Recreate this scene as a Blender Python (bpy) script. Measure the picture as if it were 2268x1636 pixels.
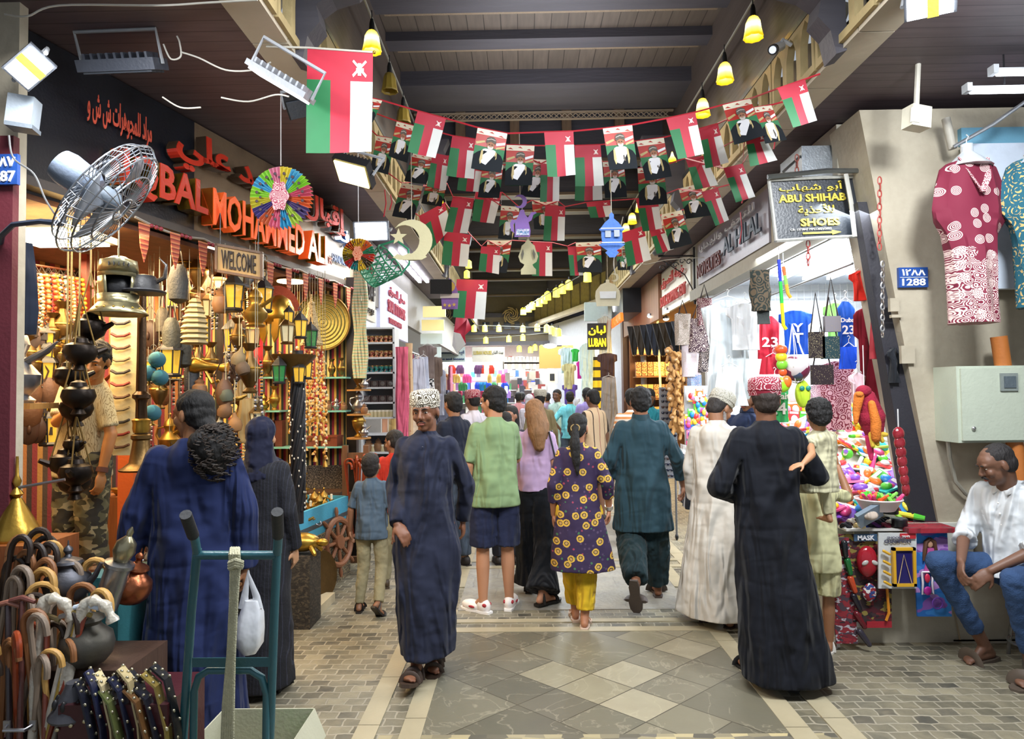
import bpy, math, random
from mathutils import Matrix, Vector, Euler, noise
R=random.Random(7)
for o in list(bpy.data.objects): bpy.data.objects.remove(o)
SC=bpy.context.scene; COL=SC.collection
# ---------------------------------------------------------------- camera
F=1500.0; HC=1.70
cam=bpy.data.cameras.new('camera'); camo=bpy.data.objects.new('camera',cam); COL.objects.link(camo)
cam.sensor_width=36; cam.lens=36*F/2268; cam.clip_start=.05; cam.clip_end=200
CM=Matrix.Rotation(.014,4,'Z')@Matrix.Rotation(math.pi/2+.034,4,'X')@Matrix.Rotation(-.012,4,'Z')
CM.translation=(0,0,HC); camo.matrix_world=CM; SC.camera=camo
# ---------------------------------------------------------------- world, exposure
w=bpy.data.worlds.new('world'); SC.world=w; w.use_nodes=True
bg=w.node_tree.nodes['Background']; bg.inputs[0].default_value=(.80,.88,1,1); bg.inputs[1].default_value=.36
vs=SC.view_settings; vs.view_transform='Standard'; vs.look='None'; vs.exposure=.42; vs.gamma=1; vs.use_curve_mapping=False
V=Vector
def ray(px,py): return (CM.to_3x3()@V(((px-1134)/F,(818-py)/F,-1))).normalized()
def at(px,py,Y):
    d=ray(px,py); return V((0,0,HC))+d*(Y/d.y)
def atx(px,py,X):
    d=ray(px,py); return V((0,0,HC))+d*(X/d.x)
def atf(px,py,z=0):
    d=ray(px,py); return V((0,0,HC))+d*((z-HC)/d.z)
# area lights that stand for tubes, floodlights and shop lamps, plus added roof fills
def lamp(name,loc,e,col,size,rot=(0,0,0),sy=None,label=None):
    l=bpy.data.lights.new(name,'AREA'); l.energy=e; l.color=col; l.size=size
    if sy: l.shape='RECTANGLE'; l.size_y=sy
    o=bpy.data.objects.new(name,l); o.location=loc; o.rotation_euler=rot; COL.objects.link(o); return o
WARM=(1,.70,.36); COOL=(.86,.93,1); NEUT=(1,.92,.80)
P=math.pi
lamp('shop_ceiling_light',(-3.1,4.2,2.70),115,WARM,1.6,(0,0,0),1.0)
lamp('shop_ceiling_light',(-3.0,5.8,2.70),115,WARM,1.6,(0,0,0),1.0)
lamp('shop_tube_light',(3.3,6.6,2.93),150,COOL,1.6,(0,0,0),3.2)
lamp('shop_tube_light',(2.35,5.6,2.95),45,COOL,.4,(0,.4,0),2.0)
lamp('flood_light',(-1.9,2.7,3.3),38,(.95,.97,1),.4,(.4,-.2,0))
lamp('flood_light',(-1.35,6.9,3.2),22,(1,.95,.85),.4,(-.2,.5,0))
lamp('flood_light',(2.3,2.6,3.5),75,(.92,.96,1),.4,(.5,.3,0))
lamp('street_tube_light',(.3,2.6,3.9),105,(.93,.96,1),2.4,(.25,0,0),1.0)
lamp('street_tube_light',(.3,7.0,4.6),70,NEUT,1.5,(0,0,0),2)
lamp('roof_fill_up',(.3,6.2,4.15),26,(.9,.93,1),1.4,(P,0,0),2)  # added upward fill to brighten the roof boards, no fixture here
lamp('roof_fill_up',(.3,11,4.0),18,(1,.92,.7),1.2,(P,0,0),3)  # same added upward fill for the roof farther along
lamp('street_tube_light',(.3,11.5,4.4),170,COOL,1.6,(0,0,0),4)
lamp('street_tube_light',(-.4,17.5,3.9),380,COOL,1.6,(0,0,0),5)
lamp('shop_tube_light',(-2.6,10.2,2.9),60,COOL,1.2,(0,0,0),3)
lamp('shop_tube_light',(3.3,11.6,3.0),110,(1,.80,.5),1.4,(0,0,0),3.4)
lamp('shop_tube_light',(-1.0,21.9,2.9),260,COOL,3,(0,0,0),1.0)
lamp('shop_tube_light',(1.4,18.5,3.3),160,COOL,1.5,(0,.5,0),4)
# ---------------------------------------------------------------- helpers
def col(h):
    h=h.lstrip('#'); c=[int(h[i:i+2],16)/255 for i in (0,2,4)]
    return tuple(x/12.92 if x<.04045 else ((x+.055)/1.055)**2.4 for x in c)
class NT:
    def __init__(s,name):
        s.m=bpy.data.materials.new(name); s.m.use_nodes=True; s.t=s.m.node_tree; s.b=s.t.nodes['Principled BSDF']
    def n(s,typ,**k):
        x=s.t.nodes.new('ShaderNode'+typ)
        for a,b in k.items():
            if a.startswith('i_'):
                q=a[2:]; q=int(q) if q.isdigit() else q.replace('_',' ')
                s.put(x.inputs[q],b)
            else: setattr(x,a,b)
        return x
    def put(s,inp,v):
        if hasattr(v,'links') or isinstance(v,bpy.types.NodeSocket): s.t.links.new(v,inp)
        else: inp.default_value=v
    def math(s,op,a,b=0,c=0):
        x=s.n('Math',operation=op); s.put(x.inputs[0],a); s.put(x.inputs[1],b); s.put(x.inputs[2],c); return x.outputs[0]
    def mix(s,f,a,b):
        x=s.n('Mix',data_type='RGBA'); s.put(x.inputs[0],f); s.put(x.inputs[6],a); s.put(x.inputs[7],b); return x.outputs[2]
    def ramp(s,f,stops,interp='LINEAR'):
        x=s.n('ValToRGB'); s.put(x.inputs[0],f); e=x.color_ramp; e.interpolation=interp
        while len(e.elements)<len(stops): e.elements.new(.5)
        for q,(p,c) in zip(e.elements,stops): q.position=p; q.color=c4(c)
        return x.outputs[0]
    def co(s,kind='Object',scale=(1,1,1),rot=(0,0,0)):
        t=s.n('TexCoord'); m=s.n('Mapping',i_Scale=scale,i_Rotation=rot); s.t.links.new(t.outputs[kind],m.inputs[0]); return m.outputs[0]
    def xyz(s,v): x=s.n('SeparateXYZ',i_0=v); return x.outputs
    def noise(s,v,scale,detail=3): return s.n('TexNoise',i_Vector=v,i_Scale=scale,i_Detail=detail).outputs[0]
    def bump(s,h,st=.3,d=.01):
        b=s.n('Bump',i_Height=h,i_Strength=st,i_Distance=d); s.put(s.b.inputs['Normal'],b.outputs[0])
    def set(s,**k):
        for a,b in k.items(): s.put(s.b.inputs[a.replace('_',' ')],b)
        return s.m
def c4(c):
    if isinstance(c,str): c=col(c)
    return tuple(c)[:3]+(1,)
MC={}
def mat(h,rough=.6,metal=0,ns=14,amt=.12,bump=.15,bs=60,emit=0,alpha=1,trans=0,sub=0,sheen=0,scale=(1,1,1)):
    key=(h,rough,metal,ns,amt,bump,bs,emit,alpha,trans,sub,sheen,scale)
    if key in MC: return MC[key]
    t=NT('surface_'+h.lstrip('#')); c=col(h); v=t.co(scale=scale)
    f=t.noise(v,ns)
    a=tuple(x*(1-amt) for x in c)+(1,); b=tuple(min(1,x*(1+amt)) for x in c)+(1,)
    t.set(Base_Color=t.mix(f,a,b),Roughness=rough,Metallic=metal)
    if bump: t.bump(t.noise(v,bs,2),bump)
    if emit: t.set(Emission_Color=c4(h),Emission_Strength=emit)
    if alpha<1: t.set(Alpha=alpha)
    if trans: t.set(Transmission_Weight=trans)
    if sub: t.set(Subsurface_Weight=sub,Subsurface_Scale=.01,Subsurface_Radius=(1,.35,.2))
    if sheen: t.set(Sheen_Weight=sheen)
    MC[key]=t.m; return t.m
CLC={}
def folds(t,st=.55):
    w=t.n('TexNoise',i_Vector=t.co(scale=(1,1,.2),rot=(0,.2,0)),i_Scale=6.5,i_Detail=1.0,i_Distortion=1.6).outputs[0]
    x=t.n('TexNoise',i_Vector=t.co(scale=(.5,.5,1),rot=(0,.7,0)),i_Scale=9.0,i_Detail=.5,i_Distortion=.8).outputs[0]
    t.bump(t.math('MULTIPLY_ADD',x,.16,w),st+.1,.19)
def cloth(h,**k):
    if h not in CLC:
        t=NT('fabric_'+h.lstrip('#')); c=col(h); f=t.noise(t.co(),5)
        t.set(Base_Color=t.mix(f,tuple(x*.88 for x in c)+(1,),tuple(min(1,x*1.1) for x in c)+(1,)),Roughness=.85,Sheen_Weight=.05); t.b.inputs['Specular IOR Level'].default_value=.25; folds(t); CLC[h]=t.m
    return CLC[h]
def skin(h): return mat(h,rough=.5,ns=8,amt=.08,bump=.06,bs=90,sub=.08)
def metal(h,rough=.3,**k): return mat(h,rough=rough,metal=.9,amt=.25,ns=18,bump=.1,**k)
def plastic(h,**k): return mat(h,rough=.3,amt=.04,bump=0,**k)
def wood(h,**k): return mat(h,rough=.5,ns=5,amt=.35,bump=.2,bs=12,scale=(8,8,1),**k)
GLOW={}
def glow(h,e):
    if (h,e) in GLOW: return GLOW[h,e]
    t=NT('glowing'); f=t.noise(t.co(),20); m=t.set(Base_Color=c4(h),Emission_Color=t.mix(f,c4(h),c4(tuple(x*.9 for x in col(h)))),Emission_Strength=e); GLOW[h,e]=m; return m
class MB:
    def __init__(s,M=None): s.v=[]; s.f=[]; s.m=[]; s.M=M or Matrix()
    def add(s,vs,fs,mi=0):
        n=len(s.v); M=s.M; s.v+= [M@V(v) for v in vs]
        for f in fs: s.f.append([i+n for i in f]); s.m.append(mi)
        return s
    def box(s,c,sz,mi=0,rot=None):
        x,y,z=[a/2 for a in sz]; B=[(-x,-y,-z),(x,-y,-z),(x,y,-z),(-x,y,-z),(-x,-y,z),(x,-y,z),(x,y,z),(-x,y,z)]
        rm=Euler(rot).to_matrix() if rot else Matrix.Identity(3)
        return s.add([rm@V(b)+V(c) for b in B],[(0,3,2,1),(4,5,6,7),(0,1,5,4),(1,2,6,5),(2,3,7,6),(3,0,4,7)],mi)
    def bb(s,a,b,mi=0):
        a=V(a);b=V(b); return s.box((a+b)/2,[abs(q) for q in (b-a)],mi)
    def rings(s,rs,mi=0,cap=True,closed=True):
        n=len(rs[0]); vs=[p for r in rs for p in r]; fs=[]
        for i in range(len(rs)-1):
            for j in range(n if closed else n-1):
                k=(j+1)%n; fs.append((i*n+j,i*n+k,(i+1)*n+k,(i+1)*n+j))
        if cap: fs.append(tuple(range(n))[::-1]); fs.append(tuple((len(rs)-1)*n+j for j in range(n)))
        return s.add(vs,fs,mi)
    def tube(s,pts,r,n=8,mi=0,cap=True,flat=1):
        pts=[V(p) for p in pts]; rr=r if isinstance(r,(list,tuple)) else [r]*len(pts); rs=[]; up=None
        for i,p in enumerate(pts):
            d=(pts[min(i+1,len(pts)-1)]-pts[max(i-1,0)]).normalized()
            if up is None: up=V((0,0,1)) if abs(d.z)<.9 else V((0,1,0))
            a=d.cross(up)
            if a.length<1e-4: a=d.cross(V((1,0,.3)))
            a.normalize(); b=a.cross(d).normalized(); up=b
            rs.append([p+a*math.cos(t*2*P/n)*rr[i]+b*math.sin(t*2*P/n)*rr[i]*flat for t in range(n)])
        return s.rings(rs,mi,cap)
    def cap(s,p0,p1,r0,r1,n=12,mi=0):
        p0=V(p0);p1=V(p1); d=(p1-p0); L=d.length; d=d.normalized() if L>1e-6 else V((0,0,1))
        pts=[];rr=[]
        for k in (85,55,28): pts.append(p0-d*r0*math.sin(math.radians(k))); rr.append(r0*math.cos(math.radians(k)))
        pts+=[p0,p1]; rr+=[r0,r1]
        for k in (28,55,85): pts.append(p1+d*r1*math.sin(math.radians(k))); rr.append(r1*math.cos(math.radians(k)))
        return s.tube(pts,rr,n,mi)
    def chain(s,pts,rr,n=12):
        for i in range(len(pts)-1): s.cap(pts[i],pts[i+1],rr[i],rr[i+1],n)
        return s
    def ell(s,c,r,mi=0,nu=12,nv=8,rot=None):
        rm=rot if rot is not None else Matrix.Identity(3); c=V(c); rs=[]
        for i in range(nv+1):
            a=-P/2+P*i/nv; a=max(-1.5,min(1.5,a)); rs.append([c+rm@V((r[0]*math.cos(a)*math.cos(2*P*j/nu),r[1]*math.cos(a)*math.sin(2*P*j/nu),r[2]*math.sin(a))) for j in range(nu)])
        return s.rings(rs,mi)
    def lathe(s,prof,c=(0,0,0),n=16,mi=0,cap=True,axis=None,wob=0):
        c=V(c); rm=V((0,0,1)).rotation_difference(V(axis)).to_matrix() if axis else Matrix.Identity(3)
        return s.rings([[c+rm@V((r*math.cos(2*P*j/n)*(1+wob*math.cos(P*j)),r*math.sin(2*P*j/n)*(1+wob*math.cos(P*j)),z)) for j in range(n)] for r,z in prof],mi,cap)
    def prism(s,o2,org,u,v,th,mi=0):
        org=V(org);u=V(u);v=V(v);w=u.cross(v).normalized()*th; n=len(o2)
        a=[org+u*x+v*y-w/2 for x,y in o2]; b=[p+w for p in a]
        fs=[tuple(range(n))[::-1],tuple(range(n,2*n))]+[(i,(i+1)%n,(i+1)%n+n,i+n) for i in range(n)]
        return s.add(a+b,fs,mi)
    def poly(s,pts,mi=0): return s.add(pts,[tuple(range(len(pts)))],mi)
    def grid(s,fn,nu,nv,mi=0):
        vs=[fn(i/nu,j/nv) for j in range(nv+1) for i in range(nu+1)]; n=nu+1; g=len(s.v)
        s.v+=[s.M@V(p) for p in vs]
        for j in range(nv):
            for i in range(nu):
                a=g+j*n+i; s.f.append([a,a+1,a+1+n,a+n]); s.m.append(mi((i+.5)/nu,(j+.5)/nv) if callable(mi) else mi)
        return s
    def build(s,name,mats,parent=None,smooth=True,loc=None,kind=None,label=None,cat=None,group=None,solid=0):
        mats=mats if isinstance(mats,(list,tuple)) else [mats]
        me=bpy.data.meshes.new(name); vs=s.v
        if parent is not None:
            pm=parent.matrix_basis.copy(); q=parent.parent
            while q: pm=q.matrix_basis@pm; q=q.parent
            inv=pm.inverted(); vs=[inv@v for v in vs]
        else:
            if loc is None:
                n=len(vs); loc=V((sum(v.x for v in vs)/n,sum(v.y for v in vs)/n,min(v.z for v in vs)))
            loc=V(loc); vs=[v-loc for v in vs]
        me.from_pydata([tuple(v) for v in vs],[],s.f)
        for m in mats: me.materials.append(m)
        me.polygons.foreach_set('material_index',s.m)
        if smooth:
            me.polygons.foreach_set('use_smooth',[True]*len(me.polygons))
            try: me.set_sharp_from_angle(angle=math.radians(40))
            except Exception: pass
        me.update(); o=bpy.data.objects.new(name,me); COL.objects.link(o)
        if parent is not None: o.parent=parent
        else: o.location=loc
        if kind: o['kind']=kind
        if label: o['label']=label
        if cat: o['category']=cat
        if group: o['group']=group
        if solid:
            md=o.modifiers.new('thickness','SOLIDIFY'); md.thickness=solid; md.offset=0
        return o
def thing(name,label,cat,loc=(0,0,0),rz=0,group=None,rot=None,scale=1):
    o=bpy.data.objects.new(name,None); o.empty_display_size=.1; COL.objects.link(o)
    o.location=loc; o.rotation_euler=rot or (0,0,rz); o.scale=(scale,)*3 if not isinstance(scale,tuple) else scale
    o['label']=label; o['category']=cat
    if group: o['group']=group
    o.matrix_basis=Matrix.LocRotScale(V(loc),Euler(rot or (0,0,rz)),V(o.scale)); return o
def kids(o): return [c for c in bpy.data.objects if c.parent==o]
KC={}
def dup(o,loc,rz=None,label=None,group=None,scale=None,rot=None,cat=None):
    if o.name not in KC: KC[o.name]=[(c,kids(c)) for c in kids(o)]
    c=o.copy(); COL.objects.link(c); c.location=loc
    if rz is not None: c.rotation_euler=(0,0,rz)
    if rot is not None: c.rotation_euler=rot
    if scale: c.scale=(scale,)*3 if not isinstance(scale,tuple) else scale
    if label: c['label']=label
    if group: c['group']=group
    for k,gs in KC[o.name]:
        d=k.copy(); COL.objects.link(d); d.parent=c
        for g in gs: e=g.copy(); COL.objects.link(e); e.parent=d
    return c
ORD='first second third fourth fifth sixth seventh eighth ninth tenth eleventh twelfth thirteenth fourteenth fifteenth sixteenth seventeenth eighteenth nineteenth twentieth'.split()
def od(i):
    if i<20: return ORD[i]
    t=['twenty','thirty','forty','fifty','sixty','seventy','eighty','ninety'][(i+1)//10-2]
    k=(i+1)%10
    return t+'-'+ORD[k-1] if k else {'twenty':'twentieth','thirty':'thirtieth','forty':'fortieth','fifty':'fiftieth','sixty':'sixtieth','seventy':'seventieth','eighty':'eightieth','ninety':'ninetieth'}[t]
# Arabic letters in their joined forms
AR={'ا':(0xFE8D,0),'أ':(0xFE83,0),'آ':(0xFE81,0),'إ':(0xFE87,0),'ب':(0xFE8F,1),'ة':(0xFE93,0),'ت':(0xFE95,1),'ج':(0xFE9D,1),'ح':(0xFEA1,1),'خ':(0xFEA5,1),'د':(0xFEA9,0),'ذ':(0xFEAB,0),'ر':(0xFEAD,0),'ز':(0xFEAF,0),'س':(0xFEB1,1),'ش':(0xFEB5,1),'ص':(0xFEB9,1),'ض':(0xFEBD,1),'ع':(0xFEC9,1),'غ':(0xFECD,1),'ف':(0xFED1,1),'ق':(0xFED5,1),'ك':(0xFED9,1),'ل':(0xFEDD,1),'م':(0xFEE1,1),'ن':(0xFEE5,1),'ه':(0xFEE9,1),'و':(0xFEED,0),'ى':(0xFEEF,0),'ي':(0xFEF1,1)}
def arab(s):
    out=[]
    for wd in s.split(' '):
        r=''; i=0; pj=False
        while i<len(wd):
            ch=wd[i]
            if ch=='ل' and i+1<len(wd) and wd[i+1] in 'اأ':
                b={'ا':0xFEFB,'أ':0xFEF7}[wd[i+1]]; r+=chr(b+(1 if pj else 0)); pj=False; i+=2; continue
            if ch not in AR: r+=ch; pj=False; i+=1; continue
            c,dual=AR[ch]; nx=i+1<len(wd) and wd[i+1] in AR and dual
            r+=chr(c+((3 if pj else 2) if nx else (1 if pj else 0))); pj=bool(nx); i+=1
        out.append(r[::-1])
    return ' '.join(out[::-1])
def text(s,name,m,p,u,v,w,h,parent=None,ext=.01,bold=0,res=2,shear=0,**kw):
    """lettering whose box starts at p and spans w along u and h along v"""
    c=bpy.data.curves.new('t','FONT'); c.body=s; c.extrude=.02; c.resolution_u=res; c.offset=bold; c.shear=shear
    o=bpy.data.objects.new('t',c); me=bpy.data.meshes.new_from_object(o)
    vs=[x.co.copy() for x in me.vertices]; fs=[list(q.vertices) for q in me.polygons]
    bpy.data.objects.remove(o); bpy.data.curves.remove(c); bpy.data.meshes.remove(me)
    if not vs: return None
    x0=min(a.x for a in vs);x1=max(a.x for a in vs);y0=min(a.y for a in vs);y1=max(a.y for a in vs)
    p=V(p);u=V(u).normalized();v=V(v).normalized();n=u.cross(v).normalized(); mb=MB()
    mb.add([p+u*((a.x-x0)/(x1-x0)*w)+v*((a.y-y0)/(y1-y0)*h)+n*(a.z/.02*ext) for a in vs],fs)
    return mb.build(name,m,parent,smooth=False,**kw)
def quad(name,pts,m,th=.01,parent=None,**kw):
    """a flat board with the given outline and thickness"""
    pts=[V(p) for p in pts]; n=(pts[1]-pts[0]).cross(pts[2]-pts[1]).normalized()*th; k=len(pts)
    mb=MB(); mb.add(pts+[p-n for p in pts],[tuple(range(k)),tuple(range(2*k-1,k-1,-1))]+[(i,i+k,(i+1)%k+k,(i+1)%k) for i in range(k)])
    return mb.build(name,m,parent,smooth=False,**kw)
def remesh(o,vox,sm=2,wr=0,ws=.12):
    md=o.modifiers.new('skin','REMESH'); md.mode='VOXEL'; md.voxel_size=vox; md.use_smooth_shade=True
    if sm: s=o.modifiers.new('smooth','SMOOTH'); s.iterations=sm; s.factor=.5
    if wr:
        t=bpy.data.textures.get('w%g'%ws) or bpy.data.textures.new('w%g'%ws,'CLOUDS'); t.noise_scale=ws
        d=o.modifiers.new('wrinkle','DISPLACE'); d.texture=t; d.strength=wr; d.mid_level=.5; d.texture_coords='LOCAL'
    return o

def curve(p,n=6):
    p=[V(q) for q in p]; q=[p[0]]+p+[p[-1]]; o=[]
    for i in range(1,len(q)-2):
        for k in range(n):
            t=k/n; o.append(.5*((2*q[i])+(q[i+1]-q[i-1])*t+(2*q[i-1]-5*q[i]+4*q[i+1]-q[i+2])*t*t+(3*q[i]-q[i-1]-3*q[i+1]+q[i+2])*t**3))
    return o+[p[-1]]
# ================================================================ the setting
def grooved(name,h,axis,period,dark=.45,w=.07,rough=.55,rz=0,ns=3,glossy=None):
    t=NT(name); v=t.co(rot=(0,0,rz)); x=t.xyz(v)[axis]
    q=t.math('FRACT',t.math('DIVIDE',x,period)); g=t.math('LESS_THAN',q,w)
    idn=t.n('TexWhiteNoise',noise_dimensions='1D',i_W=t.math('FLOOR',t.math('DIVIDE',x,period))).outputs[0]
    st=[1,1,1]; st[axis]=9; gr=t.noise(t.co(rot=(0,0,rz),scale=tuple(st)),ns,5)
    c=col(h); base=t.mix(gr,c4(tuple(a*.6 for a in c)),c4(tuple(min(1,a*1.4) for a in c)))
    base=t.mix(t.math('MULTIPLY',idn,.35),base,c4(tuple(a*.5 for a in c)))
    t.set(Base_Color=t.mix(g,base,c4(tuple(a*dark for a in c))),Roughness=rough)
    t.bump(t.math('SUBTRACT',1,g),.5,.01); return t.m
SLAT=grooved('slatted_soffit','#574a4e',1,.105)
BOARD=grooved('roof_boards','#5f554c',0,.16,w=.05,dark=.3)
BEAMW=mat('#45434a',rough=.6,ns=2,amt=.35,bump=.3,bs=10,scale=(.5,4,4))
DARKW=mat('#50463f',rough=.6,ns=2,amt=.35,bump=.3,bs=8,scale=(4,.4,4))
STONE=mat('#b5ab97',rough=.8,ns=3,amt=.22,bump=.3,bs=12)
CARV=mat('#a8966a',rough=.75,ns=5,amt=.4,bump=.5,bs=25)
PLAS=NT('weathered_plaster'); _v=PLAS.co(); _n=PLAS.noise(_v,1.6,6); _m=PLAS.noise(_v,22,3)
PLAS.set(Base_Color=PLAS.mix(PLAS.math('MULTIPLY',_m,.4),PLAS.ramp(_n,[(.3,'#968d7a'),(.5,'#ada491'),(.7,'#bbb3a0')]),c4('#8d8470')),Roughness=.85); PLAS.bump(_m,.35,.01); PLAS=PLAS.m
# floor materials
def setts(name,cs,wd=.15,ht=.10,mort='#b3ab93',rz=0):
    t=NT(name); v=t.co(rot=(0,0,rz)); dn=t.n('TexNoise',i_Vector=v,i_Scale=9.0,i_Detail=2.0)
    vv=t.n('MixRGB',blend_type='LINEAR_LIGHT',i_0=.02,i_1=v,i_2=dn.outputs[1]).outputs[0]
    b=t.n('TexBrick',i_Vector=vv,i_Color1=(0,0,0,1),i_Color2=(1,1,1,1),i_Mortar=(.5,.5,.5,1),i_Scale=1.0,i_Mortar_Size=.006,i_Mortar_Smooth=.3,i_Bias=0.0,i_Brick_Width=wd,i_Row_Height=ht)
    n=t.noise(v,30,5)
    c=t.ramp(b.outputs[0],[(i/(len(cs)-1),c) for i,c in enumerate(cs)])
    c=t.mix(t.math('MULTIPLY',n,.55),c,t.ramp(t.noise(v,7,4),[(.3,'#4b473c'),(.7,'#a89c80')]))
    t.set(Base_Color=t.mix(b.outputs[1],c,c4(mort)),Roughness=t.math('MULTIPLY_ADD',n,.35,.28))
    h=t.math('MULTIPLY_ADD',b.outputs[1],-.8,t.math('MULTIPLY',n,.6)); t.bump(h,.5,.012); return t.m
COBB=setts('cobbles',['#45453f','#6b685a','#857f6b','#585649','#979079'],.105,.08,'#98917f')
def slabs():
    t=NT('diamond_slabs'); v=t.co(); x=t.xyz(v)
    u=t.math('ADD',t.math('DIVIDE',x[0],.88),t.math('DIVIDE',x[1],.80)); w_=t.math('SUBTRACT',t.math('DIVIDE',x[0],.88),t.math('DIVIDE',x[1],.80))
    def cell(k):
        a=t.math('MULTIPLY',u,k); b=t.math('MULTIPLY',w_,k); fa=t.math('FLOOR',a); fb=t.math('FLOOR',b)
        c=t.n('CombineXYZ',i_0=fa,i_1=fb,i_2=float(k)).outputs[0]; wn=t.n('TexWhiteNoise',i_Vector=c).outputs[0]
        da=t.math('PINGPONG',a,.5); db=t.math('PINGPONG',b,.5); g=t.math('LESS_THAN',t.math('MINIMUM',da,db),.009*k*.6); return wn,g
    w1,g1=cell(1); w2,g2=cell(2); pick=t.math('GREATER_THAN',w1,.42)
    wn=t.math('ADD',t.math('MULTIPLY',w2,pick),t.math('MULTIPLY',w1,t.math('SUBTRACT',1,pick)))
    g=t.math('MAXIMUM',g1,t.math('MULTIPLY',g2,pick))
    n=t.noise(v,6,7); vein=t.n('TexNoise',i_Vector=v,i_Scale=2.5,i_Detail=8.0,i_Distortion=1.6).outputs[0]
    c=t.ramp(wn,[(0,'#4b4a43'),(.25,'#747162'),(.5,'#979079'),(.75,'#5f5d53'),(1,'#aca48c')])
    c=t.mix(t.math('MULTIPLY',n,.5),c,c4('#6a634e')); c=t.mix(t.ramp(vein,[(.485,(0,0,0)),(.5,(.28,.28,.28)),(.515,(0,0,0))]),c,c4('#b9b098'))
    t.set(Base_Color=t.mix(g,c,c4('#4a453a')),Roughness=t.math('MULTIPLY_ADD',n,.3,.2)); t.bump(t.math('SUBTRACT',n,g),.25,.006); return t.m
SLAB=slabs()
LIME=mat('#a79d82',rough=.4,ns=4,amt=.25,bump=.2,bs=20)
def mosaic():
    t=NT('mosaic'); v=t.co(scale=(9,14,1)); b=t.n('TexVoronoi',i_Vector=v,i_Scale=1.2,i_Randomness=.35)
    t.set(Base_Color=t.ramp(b.outputs[1],[(.2,'#57544a'),(.5,'#8d856c'),(.7,'#b9ab82'),(.85,'#6f6b60')]),Roughness=.4); return t.m
MOS=mosaic()
GREYST=setts('grey_paving',['#83817a','#93918a','#a3a19a','#8b8a84'],.42,.30,'#8a8880')
def st(name,a,b,m,smooth=False): return MB().bb(a,b).build(name,m,smooth=smooth,kind='structure')
st('floor',(-8,-2,-.1),(8,30,0),COBB)
xb0,xb1=-.63,1.42
st('floor_slab_panel',(xb0,3.42,-.02),(xb1,4.86,.004),SLAB)
st('floor_mosaic_band',(xb0-.1,3.27,-.02),(xb1+.1,3.42,.0045),MOS)
st('floor_slab_panel',(xb0,.6,-.02),(xb1,3.27,.004),SLAB)
for a,b in ((-.86,-.75),(-.63,-.52),(1.30,1.42),(1.53,1.65)):
    k=0; y=.6
    while y<30:
        L=.55+.1*R.random(); 
        if not (5.1<y<5.4): MB().bb((a,y,-.02),(b,y+L-.006,.007)).build('floor_border_stone',LIME,smooth=False,kind='structure')
        y+=L
        if y>4.9 and k==0: k=1; y=5.35
st('floor_border_band',(-.86,4.86,-.02),(1.65,4.95,.008),LIME)
st('floor_border_band',(-.86,5.06,-.02),(1.65,5.13,.008),LIME)
st('floor_slab_panel',(-.52,5.35,-.02),(1.30,30,.004),GREYST)
for y in (6.6,6.85,9.3,9.5,12.6,12.9,16.5,16.9): st('floor_border_band',(-.86,y,-.01),(1.65,y+.09,.009),LIME)
# --- the angled shop front on one side, straight shop line on the other
def fx(Y): return -1.8-.23*(7-Y)          # x of the angled front
UF=V((.23,1,0)).normalized(); NF=V((UF.y,-UF.x,0))   # along it and out of it
ZC=3.67
# slatted soffits and stone edges
MB().add([(-4.2,-1,ZC),(-1.48,-1,ZC),(-1.48,14,ZC),(-4.2,14,ZC),(-4.2,-1,ZC+.08),(-1.48,-1,ZC+.08),(-1.48,14,ZC+.08),(-4.2,14,ZC+.08)],[(0,1,2,3),(7,6,5,4),(0,4,5,1),(1,5,6,2),(2,6,7,3),(3,7,4,0)]).build('ceiling_left',SLAT,smooth=False,kind='structure',loc=(0,0,ZC))
MB().bb((2.08,-1,ZC),(7,14.7,ZC+.08)).build('ceiling_right',SLAT,smooth=False,kind='structure',loc=(0,0,ZC))
for x0,x1,sd in ((-1.48,-1.28,'left'),(1.88,2.08,'right')):
    y=-.5
    while y<14.7:
        MB().bb((x0,y,ZC-.008),(x1,y+.69,ZC+.04)).build('trim_stone_%s'%sd,STONE,smooth=False,kind='structure'); y+=.7
# side walls of the raised roof, dark panelling above a carved arcade
for x,sd in ((-1.28,-1),(1.88,1)):
    nm='left' if sd<0 else 'right'
    MB().bb((x,-1,4.12),(x+.08*sd,8.0,5.4)).build('wall_roof_'+nm,DARKW,smooth=False,kind='structure')
    MB().bb((x+.3*sd,-1,ZC+.10),(x+.34*sd,15,4.12)).build('wall_arcade_back_'+nm,mat('#1d1b1c'),smooth=False,kind='structure')
    MB().bb((x-.03*sd,-1,4.09),(x+.05*sd,15,4.13)).build('trim_conduit_'+nm,mat('#272a2c',rough=.4),smooth=False,kind='structure')
# carved arcade panels (one per bay, pointed openings with small balusters)
def bay(y0,x,sd,L=.70):
    H=.43; mb=MB(); z0=ZC+.02
    def arch(c,wd):   # outline of an opening, from bottom to tip
        return [(c-wd,.05),(c-wd,.2),(c-wd*.95,.26),(c-wd*.5,.345),(c,.385),(c+wd*.5,.345),(c+wd*.95,.26),(c+wd,.2),(c+wd,.05)]
    cs=[(i+.5)*L/3 for i in range(3)]; u=V((0,1,0)); v=V((0,0,1)); o=V((x,y0,z0))
    mb.prism([(0,0),(L,0),(L,.05),(0,.05)],o,u,v,.05)
    for i,c in enumerate(cs):
        l=i*L/3; r=(i+1)*L/3; a=arch(c,L/3*.36)
        mb.prism([(l,.05),(c-L/3*.36,.05)]+a[1:5]+[(c,H),(l,H)],o,u,v,.05)
        mb.prism([(c,H),(c,.385)]+a[5:8]+[(c+L/3*.36,.05),(r,.05),(r,H)],o,u,v,.05)
    return mb.build('wall_carved_panel',CARV,smooth=False,kind='structure')
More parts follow.
